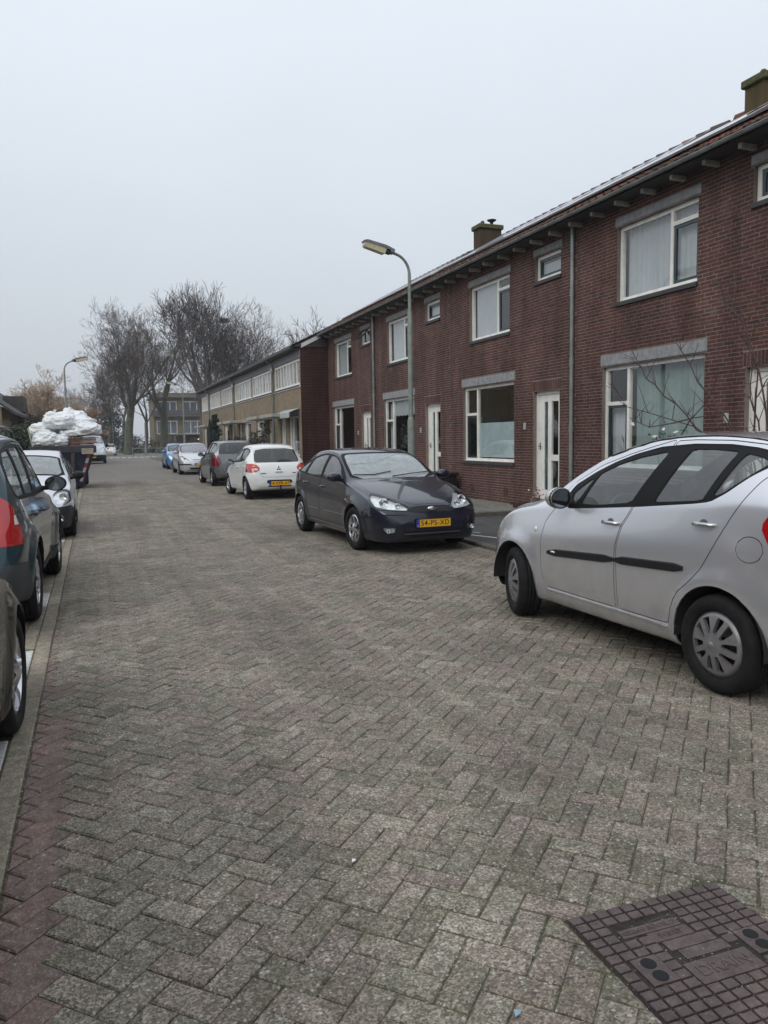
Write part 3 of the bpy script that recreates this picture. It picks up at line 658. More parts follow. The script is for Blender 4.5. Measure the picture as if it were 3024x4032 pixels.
# ---- dark five door hatchback, nose towards us
PF = paint('dark_grey_paint', (.012, .014, .028), .3, .30, .10, (.06, .055, .05), .06, 1.46, .3)
sp = dict(L=4.17, paint=PF, label='dark grey five door hatchback facing us beside the kerb, orange plate 54-PS-XD', heading=182.2, front_axle=(4.26, 10.45), group='cars parked along the street',
    wheels=[(.86, .308), (3.475, .308)], arch=.05, flare=.02, ns=120, per=5, rim='twin', rimmat=M('alloy_bright', (.62, .63, .65), .25, .9, var=.06), rr=.66, steer=3, tuck=.01,
    seat_z=.52, seat_x=(2.2, 3.0), dash=1.6, driver=-1,
    zt=[(0, .46), (.02, .56), (.06, .645), (.14, .70), (.35, .775), (.7, .87), (1.0, .935), (1.28, .985), (1.5, 1.115), (1.75, 1.25), (2.0, 1.35), (2.3, 1.41), (2.7, 1.435), (3.1, 1.42), (3.5, 1.36), (3.78, 1.25), (3.97, 1.06), (4.06, .93), (4.12, .8), (4.17, .48)],
    ze=[(0, .44), (.1, .60), (.25, .68), (.4, .735), (.7, .83), (1.0, .905), (1.25, .955), (1.45, 1.05), (1.7, 1.19), (1.95, 1.30), (2.25, 1.365), (2.65, 1.39), (3.05, 1.375), (3.4, 1.315), (3.7, 1.20), (3.92, 1.03), (4.05, .88), (4.12, .7), (4.17, .44)],
    we=[(0, .40), (.1, .54), (.3, .64), (.6, .70), (1.0, .735), (1.3, .73), (1.7, .67), (2.0, .62), (2.6, .595), (3.2, .575), (3.6, .575), (3.9, .62), (4.08, .64), (4.17, .5)],
    zl=[(0, .42), (.1, .56), (.25, .64), (.5, .745), (.9, .845), (1.3, .91), (2.2, .95), (3.2, .99), (3.7, 1.03), (3.95, .96), (4.1, .72), (4.17, .42)],
    wm=[(0, .44), (.03, .56), (.08, .66), (.17, .745), (.32, .805), (.6, .84), (.9, .85), (3.5, .85), (3.8, .825), (4.0, .77), (4.1, .70), (4.17, .54)],
    zb=[(0, .30), (.04, .20), (.12, .17), (.5, .17), (3.6, .20), (3.95, .25), (4.12, .32), (4.17, .38)])
seal = [(1.36, .965), (1.42, 1.02), (1.7, 1.165), (1.95, 1.27), (2.25, 1.335), (2.65, 1.352), (3.0, 1.325), (3.35, 1.245), (3.62, 1.13), (3.74, 1.06), (3.70, 1.03), (3.2, .995), (2.3, .962), (1.8, .95)]
panes = [('front_window', [(1.50, .99), (1.75, 1.16), (1.98, 1.255), (2.18, 1.305), (2.36, 1.32), (2.37, .985), (2.0, .975)], 0), ('rear_side_window', [(2.46, .99), (2.46, 1.325), (2.7, 1.33), (2.98, 1.30), (3.16, 1.255), (3.24, 1.02), (2.8, 1.0)], 1), ('rear_quarter_window', [(3.33, 1.03), (3.27, 1.235), (3.5, 1.155), (3.66, 1.07), (3.6, 1.05)], 1)]
sp['regions'] = [('front_grille', 'front', [(-1, .66), (.22, .652), (.37, .615), (.33, .578), (.2, .565), (-1, .562)], 1, dict(mat=BLK, off=-.01, wall=.015)),
    ('bumper_groove', 'front', [(.36, .545), (.78, .56), (.90, .57), (.90, .555), (.78, .545), (.36, .53)], 0, dict(mat=BLK, off=-.004, anyn=1, cond=lambda C, n: (C[:, 1] > 1.5) & (n[:, 1] > .05))),
    ('lower_grille', 'front', [(-1, .335), (.46, .325), (.40, .255), (.30, .235), (-1, .232)], 1, dict(mat=BLK, off=-.03, wall=.03)),
    ('fog_light', 'front', [(.54, .375), (.70, .375), (.71, .33), (.66, .295), (.56, .295)], 2, dict(mat=LENS, lens=HLIN, pair=1)),
    ('headlight', 'front', [(.235, .598), (.40, .708), (.55, .792), (.645, .825), (.71, .79), (.745, .72), (.745, .655), (.60, .618), (.4, .603)], 1, dict(mat=LENS, lens=HLIN, pair=1, anyn=1, cond=lambda C, n: (C[:, 1] > 1.45) & (C[:, 0] > .15) & (n[:, 1] > .02))),
    ('hood', 'top', [(-1, .085), (.22, .10), (.42, .24), (.60, .36), (.66, .6), (.70, 1.1), (.705, 1.30), (-1, 1.22)], 1, dict(gap=.006, cond=lambda C, n: C[:, 2] > .62)),
    ('front_bumper', 'side', [(-.2, .1), (.50, .1), (.52, .32), (.55, .50), (.48, .60), (.3, .635), (-.2, .555)], 0, dict(gap=.005, anyn=1, cond=lambda C, n: (C[:, 1] > 1.4) & (C[:, 2] < .66)))] + \
    std_regions(sp, PF, seal, panes, [(1.27, .93), (1.24, .8), (1.22, .6), (1.24, .4), (1.30, .30), (2.38, .30), (2.40, .6), (2.415, .95), (2.415, 1.375), (2.2, 1.35), (1.9, 1.27), (1.6, 1.12)],
        [(2.425, .30), (3.03, .30), (3.08, .42), (3.2, .56), (3.33, .68), (3.33, .85), (3.31, 1.0), (3.22, 1.30), (3.0, 1.355), (2.7, 1.375), (2.425, 1.375), (2.425, .95), (2.41, .6)],
        ([(-1, 1.22), (.5, 1.27), (.69, 1.36), (.66, 1.7), (.60, 2.02), (.55, 2.08), (.3, 2.06), (-1, 2.04)], [(-1, 1.26), (.5, 1.30), (.635, 1.41), (.61, 1.7), (.565, 1.96), (.51, 2.02), (.3, 2.0), (-1, 1.98)]),
        ([(-1, 1.03), (.55, 1.03), (.58, 1.1), (.5, 1.30), (-1, 1.33)], [(-1, 1.07), (.51, 1.07), (.53, 1.12), (.46, 1.27), (-1, 1.30)]), wsglass=glassmat('windscreen_sky_sheen', (.50, .54, .54), 1, 2.1, .03, .42, (.60, .66, .69)))  # windscreen: bright sky reflection painted as a strong pale film
sp['regions'].append(('tail_light', 'side', [(3.74, 1.22), (3.70, 1.14), (3.86, .95), (3.98, .93), (3.97, 1.05), (3.85, 1.2)], 1, dict(mat=REDL, pair=1, anyn=1, src=['body'], cond=lambda C, n: (C[:, 1] < -1.5) & (C[:, 0] > .5))))
car(sp)
plate(sp, True, .425, '54-PS-XD', dy=.004); emblem_oval(sp, .615)
b = MB()                                      # grille lattice and lower bars
for i in range(26):
    x = -.35 + i * .027; g = lambda x, z: (x, front_y(sp, x, z) - .003, z)
    b.tube([g(x, .572), g(x + .04, .648)], .0034, 4); b.tube([g(x + .04, .572), g(x, .648)], .0034, 4)
b.build('grille_lattice', M('grille_metal', (.09, .09, .095), .4, .7), sp['root'])
b = MB(); b.tube([(x, front_y(sp, x, .282) - .006, .282) for x in np.linspace(-.42, .42, 9)], .011, 6); b.build('grille_bar', M('grille_metal', (.09, .09, .095), .4, .7), sp['root'])
for s_ in (1, -1):
    lampball(sp, s_ * .60, front_y(sp, .6, .70) - .035, .70, .062); lampball(sp, s_ * .45, front_y(sp, .45, .66) - .03, .655, .040); lampball(sp, s_ * .635, front_y(sp, .635, .335) - .02, .335, .030)
side_strip(sp, 1.30, 2.38, .46, .46, .03, PF, out=.010); side_strip(sp, 2.44, 3.12, .46, .46, .03, PF, out=.010)
handle(sp, 2.25, .84, PF); handle(sp, 3.14, .87, PF)
mirror(sp, 1.50, .985, PF, .115, .08, .07, .13)
disc_patch(sp, 1.16, .70, .014, 'side_repeater', ORGL, .01, ry=.028)
side_strip(sp, 1.28, 3.0, .275, .275, .012, M('sill_dark_trim', (.16, .16, .18), .3, .5), 'sill_trim', .008)
S_ = sp['S']; hl = sp['L'] / 2
def onglass(x, xx, lift=.012): return (x, hl - xx, top_z(S_, x, hl - xx) + lift)
wiper(sp, [onglass(-.62, 1.42), onglass(-.3, 1.35), onglass(.02, 1.33)]); wiper(sp, [onglass(.0, 1.43), onglass(.3, 1.38), onglass(.62, 1.40)])
b = MB(); b.tube([(0, hl - 2.3, 1.42), (0, hl - 2.36, 1.45), (0, hl - 2.44, 1.47)], [.012, .008, .004], 6); b.build('roof_aerial', BLK, sp['root'])
b = MB(); b.box(-.60, -.52, hl - 1.62, hl - 1.60, 1.09, 1.11); b.build('parking_sticker', M('sticker_white', (.7, .7, .7), .5), sp['root'])
FOCUS = sp
def scl(base, L=None, W=None, H=None, **kw):
    """a new spec from another car's curves, stretched to a length, width and height"""
    fx, fw, fz = (L or base['L']) / base['L'], (W or base['W']) / base['W'], (H or base['H']) / base['H']
    sp = dict(base); sp['L'] = base['L'] * fx
    for k in ('zt', 'ze', 'zl', 'zb'): sp[k] = [(a * fx, b * fz) for a, b in base[k]]
    for k in ('we', 'wm'): sp[k] = [(a * fx, b * fw) for a, b in base[k]]
    rg = []
    for nm, kind, poly, sm, o in base['regions']:
        P = np.array(poly, float); P = P * {'side': (fx, fz), 'front': (fw, fz), 'rear': (fw, fz), 'top': (fw, fx)}[kind]; rg.append([nm, kind, P.tolist(), sm, dict(o)])
    sp['regions'] = rg
    for k in ('S', 'root', 'category'): sp.pop(k, None)
    for k in kw: sp[k] = kw[k]
    sp['W'] = W or base['W']; sp['H'] = H or base['H']
    return sp
SPLASH['W'], SPLASH['H'] = 1.68, 1.585; FOCUS['W'], FOCUS['H'] = 1.70, 1.43
def only(sp, drop=(), add=()):
    sp['regions'] = [r for r in sp['regions'] if r[0] not in drop] + list(add); return sp
def glass_to(sp, g, names=('front_window', 'rear_side_window', 'quarter_window', 'rear_quarter_window', 'rear_window')):
    for r in sp['regions']:
        if r[0] in names: r[4]['mat'] = g
    return sp
GRP = 'cars parked along the street'
# ---- white small hatchback seen from behind
PW = paint('white_paint', (.74, .75, .74), 0, .35, .30, (.22, .20, .17), .01)
sp = scl(SPLASH, 3.71, 1.665, 1.49, paint=PW, label='white small hatchback seen from behind, orange plate 4-XPR-67 and tow hook', heading=1.2, front_axle=(4.58, 23.35), wheels=[(.72, .295), (3.17, .295)],
    ns=110, per=5, rim='seven', rimmat=M('alloy_pale', (.55, .56, .58), .3, .8, var=.05), steer=4, seat_x=(1.9,), seat_z=.5, rr=.64, flare=.015)
sp['zt'] = [(0, .42), (.04, .56), (.12, .68), (.3, .80), (.6, .90), (1.0, 1.0), (1.3, 1.2), (1.65, 1.38), (2.0, 1.465), (2.4, 1.49), (2.8, 1.475), (3.1, 1.435), (3.22, 1.38), (3.4, 1.12), (3.48, 1.0), (3.55, .93), (3.62, .80), (3.68, .62), (3.71, .46)]
sp['ze'] = [(0, .40), (.1, .58), (.3, .74), (.7, .86), (1.1, .97), (1.45, 1.19), (1.8, 1.34), (2.1, 1.42), (2.5, 1.44), (2.85, 1.42), (3.1, 1.36), (3.28, 1.22), (3.45, 1.0), (3.56, .86), (3.64, .70), (3.71, .43)]
sp['zl'] = [(0, .38), (.1, .52), (.3, .68), (.7, .82), (1.2, .90), (2.2, .96), (2.9, 1.01), (3.2, 1.02), (3.4, .93), (3.55, .78), (3.65, .62), (3.71, .41)]
sp['wm'] = [(0, .38), (.03, .50), (.08, .61), (.16, .70), (.3, .785), (.5, .82), (.8, .832), (3.0, .832), (3.3, .815), (3.5, .78), (3.62, .72), (3.68, .64), (3.71, .54)]
sp['we'] = [(0, .34), (.1, .54), (.4, .66), (.9, .69), (1.3, .66), (1.8, .60), (2.4, .575), (2.9, .56), (3.2, .56), (3.45, .62), (3.6, .66), (3.68, .62), (3.71, .5)]
only(sp, ('tail_light', 'rear_window', 'rear_window_seal', 'fuel_flap', 'rear_bumper', 'rear_door', 'window_seal', 'quarter_window', 'front_window', 'rear_side_window', 'rear_quarter_window', 'headlight'))
sl = [(1.30, .95), (1.55, 1.17), (1.85, 1.29), (2.2, 1.365), (2.6, 1.375), (2.9, 1.34), (3.08, 1.27), (3.10, 1.2), (2.98, 1.04), (2.3, .985)]
sp['regions'] = [['window_seal', 'side', sl, 1, dict(mat=SEAL, off=-.003, pair=1)], ['front_window', 'side', [(1.42, .985), (1.6, 1.14), (1.9, 1.265), (2.2, 1.33), (2.26, 1.325), (2.24, 1.01)], 1, dict(mat=GLS, off=-.01, glass=1, pair=1, src=['window_seal'], part='side_window')],
    ['rear_side_window', 'side', [(2.33, 1.015), (2.35, 1.335), (2.6, 1.345), (2.88, 1.31), (3.04, 1.25), (2.95, 1.065)], 1, dict(mat=GLSD, off=-.01, glass=1, pair=1, src=['window_seal'], part='side_window')],
    ['tail_light', 'rear', [(.50, .845), (.56, .915), (.66, .955), (.78, .96), (.9, .90), (.9, .74), (.74, .725), (.60, .745), (.52, .79)], 2, dict(mat=REDL, off=.004, wall=.01, pair=1, anyn=1, cond=lambda C, n: (C[:, 1] < -1.38) & (C[:, 0] > .45))],
    ['rear_window', 'rear', [(-1, .985), (.575, .985), (.615, 1.03), (.585, 1.20), (.53, 1.32), (.3, 1.355), (-1, 1.362)], 1, dict(mat=GLSD, off=-.006, glass=1)],
    ['tailgate', 'rear', [(-1, .60), (.42, .60), (.50, .66), (.55, .84), (.62, 1.02), (.57, 1.30), (.5, 1.37), (-1, 1.40)], 1, dict(gap=.006)],
    ['plate_recess', 'rear', [(-1, .335), (.30, .335), (.335, .36), (.345, .50), (.31, .525), (-1, .525)], 1, dict(off=-.02, wall=.03, src=['body'])],
    ['rear_door', 'side', [(2.30, .30), (2.85, .30), (2.92, .45), (3.02, .58), (3.1, .72), (3.14, 1.0), (3.12, 1.25), (2.9, 1.39), (2.3, 1.41)], 1, dict(gap=.006, pair=1)]] + sp['regions']
car(sp); WHITE = sp
plate(sp, False, .43, '4-XPR-67', w=.56, h=.125, dy=-.012)
handle(sp, 2.12, .86, PW); handle(sp, 2.95, .89, PW); mirror(sp, 1.45, .96, PW, .11, .075, .075, .12)
for s_ in (1, -1):
    y = front_y(sp, .66, .80, -1); b = MB(); b.lathe([(0, .012), (.7, .011), (1, 0)], 18, axis='y'); b.xf(Matrix.Translation((s_ * .61, front_y(sp, .61, .80, -1) - .012, .80)) @ Matrix.Rotation(R(18 * s_), 4, 'Z') @ Matrix.Diagonal((.055, -1, .042, 1))); b.build('reversing_lamp', M('repeater_clear', (.75, .72, .66), .15, coat=1), sp['root'])
    b = MB(); b.lathe([(0, .010), (.7, .009), (1, 0)], 18, axis='y'); b.xf(Matrix.Translation((s_ * .64, front_y(sp, .64, .87, -1) - .012, .87)) @ Matrix.Rotation(R(24 * s_), 4, 'Z') @ Matrix.Diagonal((.075, -1, .04, 1))); b.build('indicator', ORGL, sp['root'])
b = MB(); yb = front_y(sp, 0, .80, -1) - .012
for k in range(3):   # three diamonds
    a = math.pi / 2 + k * 2 * math.pi / 3; d = .038; c = (math.cos(a) * d, math.sin(a) * d); p = (-math.sin(a) * .02, math.cos(a) * .02)
    b.prism([(0, .82), (c[0] + p[0], .82 + c[1] + p[1]), (c[0] * 2, .82 + c[1] * 2), (c[0] - p[0], .82 + c[1] - p[1])], yb, yb + .02)
b.build('emblem', CHROME, sp['root'])
b = MB(); b.bbox(0, front_y(sp, 0, .745, -1) - .015, .745, .20, .03, .045, .012); b.build('tailgate_handle', PW, sp['root'])
for x, w in ((-.42, .14), (.42, .10)): b = MB(); b.box(x - w / 2, x + w / 2, front_y(sp, x, .70, -1) - .005, front_y(sp, x, .70, -1) + .01, .69, .715); b.build('model_script', M('script_metal', (.35, .35, .36), .3, .8), sp['root'])
zg = lambda x, z: (x, front_y(sp, x, z, -1) - .014, z)
wiper(sp, [zg(0, 1.02), zg(.1, 1.045), zg(.22, 1.06), zg(.36, 1.03)]); wiper(sp, [zg(.02, 1.0), zg(.20, 1.0), zg(.42, 1.01)])
b = MB(); b.tube([(0, -1.70, .22), (0, -1.84, .22), (0, -1.93, .26), (0, -1.95, .34)], [.022, .022, .02, .016], 8); b.lathe([(0, -.03), (.022, -.02), (.028, 0), (.022, .02), (0, .028)], 14, (0, -1.955, .37)); b.build('tow_hook', BLK, sp['root'])
b = MB(); b.bbox(0, -1.55, .25, 1.3, .3, .12, .03); b.build('under_tray', BLK, sp['root'])
b = MB(); b.tube([(0, -1.2, 1.485), (0, -1.28, 1.53), (0, -1.36, 1.57)], [.012, .006, .004], 6); b.build('roof_aerial', BLK, sp['root'])
# ---- grey tall hatchback in front of it
PG = paint('grey_paint', (.17, .18, .19), .7, .34, .3)
sp = scl(SPLASH, 3.79, 1.72, 1.60, paint=PG, label='grey tall hatchback parked between the white hatchback and the silver one, seen from behind', heading=1.0, front_axle=(4.68, 30.3), wheels=[(.75, .30), (3.30, .30)], ns=100, per=4, rim='seven', rimmat=M('alloy_pale', (.55, .56, .58), .3, .8, var=.05), steer=2, seat_x=(1.9,), rr=.62, flare=.012)
only(sp, ('tail_light', 'rear_window', 'rear_window_seal', 'fuel_flap'))
sp['zt'] = [(a, b) for a, b in sp['zt'] if a < 3.3] + [(3.42, 1.555), (3.55, 1.42), (3.66, 1.10), (3.72, .92), (3.76, .8), (3.79, .5)]
sp['regions'] = [['tail_light', 'rear', [(.56, .78), (.60, .98), (.68, 1.08), (.80, 1.10), (.95, .95), (.95, .70), (.66, .70)], 1, dict(mat=M('deep_red_lens', (.16, .008, .012), .12, coat=1), off=.003, pair=1, anyn=1, cond=lambda C, n: (C[:, 1] < -1.5) & (C[:, 0] > .5))],
    ['rear_window', 'rear', [(-1, 1.12), (.58, 1.12), (.63, 1.18), (.55, 1.45), (.4, 1.50), (-1, 1.51)], 1, dict(mat=GLSD, off=-.006, glass=1)],
    ['tailgate', 'rear', [(-1, .52), (.50, .52), (.55, .70), (.59, 1.0), (.70, 1.12), (.60, 1.5), (-1, 1.56)], 1, dict(gap=.006)]] + sp['regions']
car(sp); GREY = sp
plate(sp, False, .72, ''); handle(sp, 2.2, .93, PG); handle(sp, 2.95, .96, PG); mirror(sp, 1.45, 1.06, PG, .11, .08, .08, .12)
# ---- silver hatchback with its nose to us
PP = paint('light_silver_paint', (.62, .63, .65), .5, .32, .3)
sp = scl(FOCUS, 4.20, 1.74, 1.51, paint=PP, label='light silver hatchback facing us, parked just in front of the small blue car', heading=180.6, front_axle=(4.72, 38.6), wheels=[(.88, .31), (3.49, .31)], ns=90, per=4, rim='five', rimmat=M('hubcap_silver', (.235, .23, .235), .42, .5, var=.12, vs=20), seat_x=(2.2,), steer=0, flare=.012)
only(sp, ('headlight', 'front_grille', 'fog_light', 'tail_light'))
for r in sp['regions']:
    if r[0] == 'windscreen': r[4]['mat'] = glassmat('windscreen_lilac', (.5, .5, .55), 1, 2.0, .03, .35, (.60, .60, .68))
sp['regions'] = [['headlight', 'front', [(.44, .63), (.50, .70), (.58, .80), (.68, .88), (.80, .90), (.80, .80), (.70, .68), (.56, .62)], 1, dict(mat=LENS, lens=HLIN, pair=1, anyn=1, cond=lambda C, n: (C[:, 1] > 1.35) & (C[:, 0] > .3) & (n[:, 1] > .02))],
    ['front_grille', 'front', [(-1, .735), (.30, .72), (.30, .69), (-1, .70)], 0, dict(mat=BLK, off=-.01, wall=.02)], ['bumper_strip', 'side', [(-1, .46), (.7, .46), (.72, .52), (-1, .53)], 0, dict(mat=BLK, off=.004, pair=1, anyn=1, cond=lambda C, n: (C[:, 1] > 1.45) & (C[:, 0] > .36))]] + sp['regions']
car(sp); SILV = sp
plate(sp, True, .50, '', .40, .10); emblem_oval(sp, .64, .08, .07); handle(sp, 2.25, .90, PP); handle(sp, 3.14, .93, PP); mirror(sp, 1.50, 1.04, PP, .11, .08, .075, .13)
for s_ in (1, -1): lampball(sp, s_ * .62, front_y(sp, .62, .76) - .03, .76, .06)
S_ = sp['S']; hl = sp['L'] / 2; wiper(sp, [onglass(-.5, 1.42), onglass(.1, 1.33)])
# ---- small blue car
PB = paint('blue_paint', (.10, .28, .55), .4, .32, .25)
sp = scl(SPLASH, 3.60, 1.66, 1.50, paint=PB, label='small blue car, farthest of the cars parked along the right kerb', heading=180.5, front_axle=(4.82, 46.9), wheels=[(.70, .29), (3.0, .29)], ns=70, per=3, rim='seven', rimmat=M('hubcap_silver', (.235, .23, .235), .42, .5, var=.12, vs=20), steer=0, seat_x=(1.9,), label2='')
only(sp, ('fuel_flap',)); car(sp); BLUE = sp
mirror(sp, 1.45, 1.0, PB, .11, .08, .08, .12); plate(sp, True, .45, '', .5, .1)
# ---- dark teal off-roader, close on the left, seen from behind
PT = paint('teal_paint', (.018, .050, .062), .4, .28, .12, (.07, .07, .065), .06, 1.4, .3)
sp = dict(L=4.33, W=1.80, H=1.68, paint=PT, label='dark teal off-road estate seen from behind at the left edge, big red tail light', heading=-1.6, front_axle=(-1.335, 10.18), group=GRP,
    wheels=[(.85, .345), (3.48, .345)], arch=.065, flare=.045, ns=120, per=5, rim='fivet', rimmat=M('alloy_bright', (.62, .63, .65), .25, .9, var=.06), rr=.64, tuck=-.005, steer=0, seat_z=.72, seat_x=(2.15, 2.95), dash=1.45, driver=-1, belt_in=[(0, .01), (.4, .05), (1, .075), (3.9, .075), (4.33, .01)],
    zt=[(0, .50), (.03, .66), (.08, .82), (.2, .95), (.5, 1.03), (.9, 1.08), (1.15, 1.12), (1.5, 1.36), (1.85, 1.58), (2.2, 1.69), (2.7, 1.72), (3.3, 1.71), (3.75, 1.66), (3.9, 1.58), (4.05, 1.32), (4.15, 1.10), (4.22, .9), (4.3, .7), (4.33, .52)],
    ze=[(0, .48), (.06, .72), (.2, .88), (.5, .97), (.9, 1.02), (1.2, 1.08), (1.55, 1.30), (1.9, 1.50), (2.2, 1.60), (2.7, 1.625), (3.3, 1.61), (3.7, 1.56), (3.88, 1.46), (4.02, 1.24), (4.14, 1.02), (4.24, .82), (4.33, .50)],
    we=[(0, .42), (.1, .60), (.4, .72), (1.0, .76), (1.3, .75), (1.7, .70), (2.1, .66), (2.8, .645), (3.5, .63), (3.85, .64), (4.05, .70), (4.2, .72), (4.33, .62)],
    zl=[(0, .46), (.1, .70), (.3, .84), (.7, .93), (1.2, .98), (2.2, 1.02), (3.2, 1.06), (3.8, 1.08), (4.05, 1.0), (4.2, .80), (4.33, .48)],
    wm=[(0, .46), (.04, .62), (.1, .73), (.22, .81), (.45, .865), (.8, .89), (3.6, .89), (3.9, .88), (4.1, .85), (4.22, .80), (4.29, .74), (4.33, .64)],
    zb=[(0, .34), (.05, .26), (.2, .24), (3.9, .26), (4.2, .30), (4.33, .38)])
sealt = [(1.30, 1.04), (1.6, 1.27), (1.95, 1.48), (2.25, 1.565), (2.7, 1.58), (3.2, 1.565), (3.6, 1.52), (3.80, 1.43), (3.90, 1.28), (3.86, 1.14), (3.75, 1.10), (2.5, 1.055)]
panest = [('front_window', [(1.46, 1.075), (1.66, 1.26), (2.0, 1.455), (2.3, 1.535), (2.42, 1.54), (2.42, 1.09)], 1), ('rear_side_window', [(2.52, 1.095), (2.52, 1.545), (2.8, 1.55), (3.10, 1.535), (3.16, 1.115)], 1), ('rear_quarter_window', [(3.26, 1.12), (3.20, 1.53), (3.55, 1.495), (3.74, 1.41), (3.84, 1.27), (3.80, 1.16), (3.7, 1.13)], 1)]
sp['regions'] = [('tail_light', 'side', [(4.01, 1.02), (4.03, .76), (4.4, .76), (4.4, 1.26), (4.15, 1.24), (4.07, 1.14)], 1, dict(mat=REDL, off=.004, wall=.012, pair=1, anyn=1, cond=lambda C, n: (C[:, 0] > .58) & (C[:, 1] < -1.75))),
    ('side_cladding', 'side', [(-.2, .1), (4.6, .1), (4.6, .62), (3.95, .60), (3.95, .40), (3.0, .40), (2.9, .36), (1.4, .36), (1.3, .40), (.4, .42), (.35, .60), (-.2, .62)], 0, dict(mat=M('grey_cladding', (.045, .05, .052), .6), off=.006, anyn=1, cond=lambda C, n: C[:, 2] < .75))] + \
    std_regions(sp, PT, sealt, panest, [(1.22, .92), (1.18, .6), (1.22, .40), (2.46, .40), (2.48, .8), (2.47, 1.60), (2.2, 1.585), (1.9, 1.49), (1.5, 1.24)], [(2.485, .40), (3.0, .40), (3.08, .55), (3.2, .68), (3.30, .82), (3.32, 1.0), (3.24, 1.575), (2.8, 1.6), (2.48, 1.6), (2.495, .8)],
        ([(-1, 1.05), (.6, 1.12), (.70, 1.22), (.66, 1.7), (.62, 1.98), (-1, 2.02)], [(-1, 1.09), (.56, 1.17), (.64, 1.27), (.61, 1.7), (.57, 1.91), (-1, 1.96)]),
        ([(-1, 1.12), (.60, 1.12), (.64, 1.2), (.56, 1.52), (-1, 1.56)], [(-1, 1.16), (.56, 1.16), (.60, 1.22), (.52, 1.49), (-1, 1.52)]))
sp['regions'].append(('fuel_flap', 'side', [(3.62, .86), (3.78, .86), (3.78, 1.0), (3.62, 1.0)], 1, dict(gap=.005, pair=1)))
car(sp); TUC = sp
S_ = sp['S']; hl = sp['L'] / 2
for sd in (1, -1):
    c = MB(); V = []; n_ = 5
    for i in range(n_):
        x = 4.04 + .20 * i / (n_ - 1)
        for z in (.92, .995): q, _n = surf_x(S_, hl - x, z); V.append((sd * (q[0] + .008), q[1] - .006 * (x > 4.2), q[2]))
    F = [(2 * i, 2 * i + 2, 2 * i + 3, 2 * i + 1) for i in range(n_ - 1)]; c.add(V, [f[::-1] for f in F] if sd > 0 else F); c.build('reversing_lamp', M('repeater_clear', (.75, .72, .66), .15, coat=1), sp['root'])
handle(sp, 2.30, .90, M('black_handle', (.03, .035, .04), .35)); handle(sp, 3.12, .93, M('black_handle', (.03, .035, .04), .35)); mirror(sp, 1.60, 1.10, BLK, .115, .085, .085, .15)
b = MB()
for s_ in (1, -1): b.tube([(s_ * .58, hl - x, z) for x, z in ((1.95, 1.60), (2.05, 1.70), (2.6, 1.735), (3.3, 1.725), (3.65, 1.69), (3.75, 1.62))], .016, 8)
b.build('roof_rail', M('rail_grey', (.12, .13, .135), .35, .6), sp['root'], kind='stuff')
# ---- small silver city car facing us, left row
PA = paint('pale_silver_paint', (.60, .61, .66), .35, .33, .2)
sp = scl(SPLASH, 3.42, 1.57, 1.46, paint=PA, label='small pale silver car facing us in front of the rubble skip', heading=180.0, front_axle=(-1.12, 14.25), wheels=[(.72, .285), (3.05, .285)], ns=110, per=5, rim='five', rimmat=M('hubcap_silver', (.235, .23, .235), .42, .5, var=.12, vs=20), steer=0, seat_x=(1.8,), seat_z=.55, rr=.6, flare=.014)
only(sp, ('headlight', 'fuel_flap', 'tail_light', 'front_bumper'))
for r in sp['regions']:
    if r[0] == 'windscreen': r[4]['mat'] = glassmat('windscreen_pale', (.5, .54, .54), 1, 2.0, .03, .42, (.55, .60, .60))
sp['regions'] = [['headlight', 'front', [(.47 + .155 + .155 * math.cos(a), .70 + .125 * math.sin(a)) for a in np.linspace(0, 6.28, 24, endpoint=False)], 0, dict(mat=LENS, lens=HLIN, pair=1, anyn=1, cond=lambda C, n: (C[:, 1] > 1.25) & (C[:, 0] > .35) & (n[:, 1] > .0))],
    ['front_bumper', 'side', [(-.2, .1), (.45, .1), (.45, .30), (.46, .50), (.30, .56), (-.2, .52)], 0, dict(mat=M('bumper_dark', (.022, .026, .034), .45), gap=.005, anyn=1, cond=lambda C, n: (C[:, 1] > 1.2) & (C[:, 2] < .60))],
    ] + sp['regions']
car(sp); AYGO = sp
mirror(sp, 1.40, .98, BLK, .10, .08, .075, .13); plate(sp, True, .42, '', .5, .1)
for s_ in (1, -1): lampball(sp, s_ * .63, front_y(sp, .63, .70) - .035, .70, .062); lampball(sp, s_ * .58, front_y(sp, .58, .36) - .0, .36, .045)
# ---- black car at the left edge, nose away from us
PK = paint('black_paint', (.010, .011, .010), .0, .4, .12, (.05, .048, .04), .06, 1.13, .05)
sp = scl(FOCUS, 4.45, 1.78, 1.44, paint=PK, label='black car at the lower left edge, only its front wing and alloy wheel showing', heading=-0.8, front_axle=(-1.325, 4.60), wheels=[(.93, .325), (3.6, .325)], ns=130, per=5, rim='fivet', rimmat=M('alloy_bright', (.62, .63, .65), .25, .9, var=.06), rr=.70, steer=-2, flare=.028, seat_x=(2.2,))
only(sp, ('front_grille', 'fog_light', 'tail_light', 'headlight', 'front_bumper'))
sp['regions'] = [['headlight', 'side', [(.18, .63), (.30, .60), (.52, .66), (.86, .75), (.92, .80), (.80, .81), (.5, .77), (.25, .70)], 1, dict(mat=LENS, lens=HLIN, pair=1, anyn=1, cond=lambda C, n: (C[:, 0] > .5) & (C[:, 1] > 1.2))],
    ['front_bumper', 'side', [(-.3, .1), (.46, .1), (.50, .32), (.52, .54), (.44, .61), (.2, .63), (-.3, .6)], 0, dict(gap=.005, anyn=1, cond=lambda C, n: (C[:, 1] > 1.5) & (C[:, 2] < .66))]] + sp['regions']
car(sp); BLK_CAR = sp
disc_patch(sp, .20, .47, .035, 'side_marker', M('marker_lens', (.30, .30, .30), .15, coat=1), .006, ry=.05, side=(1,))
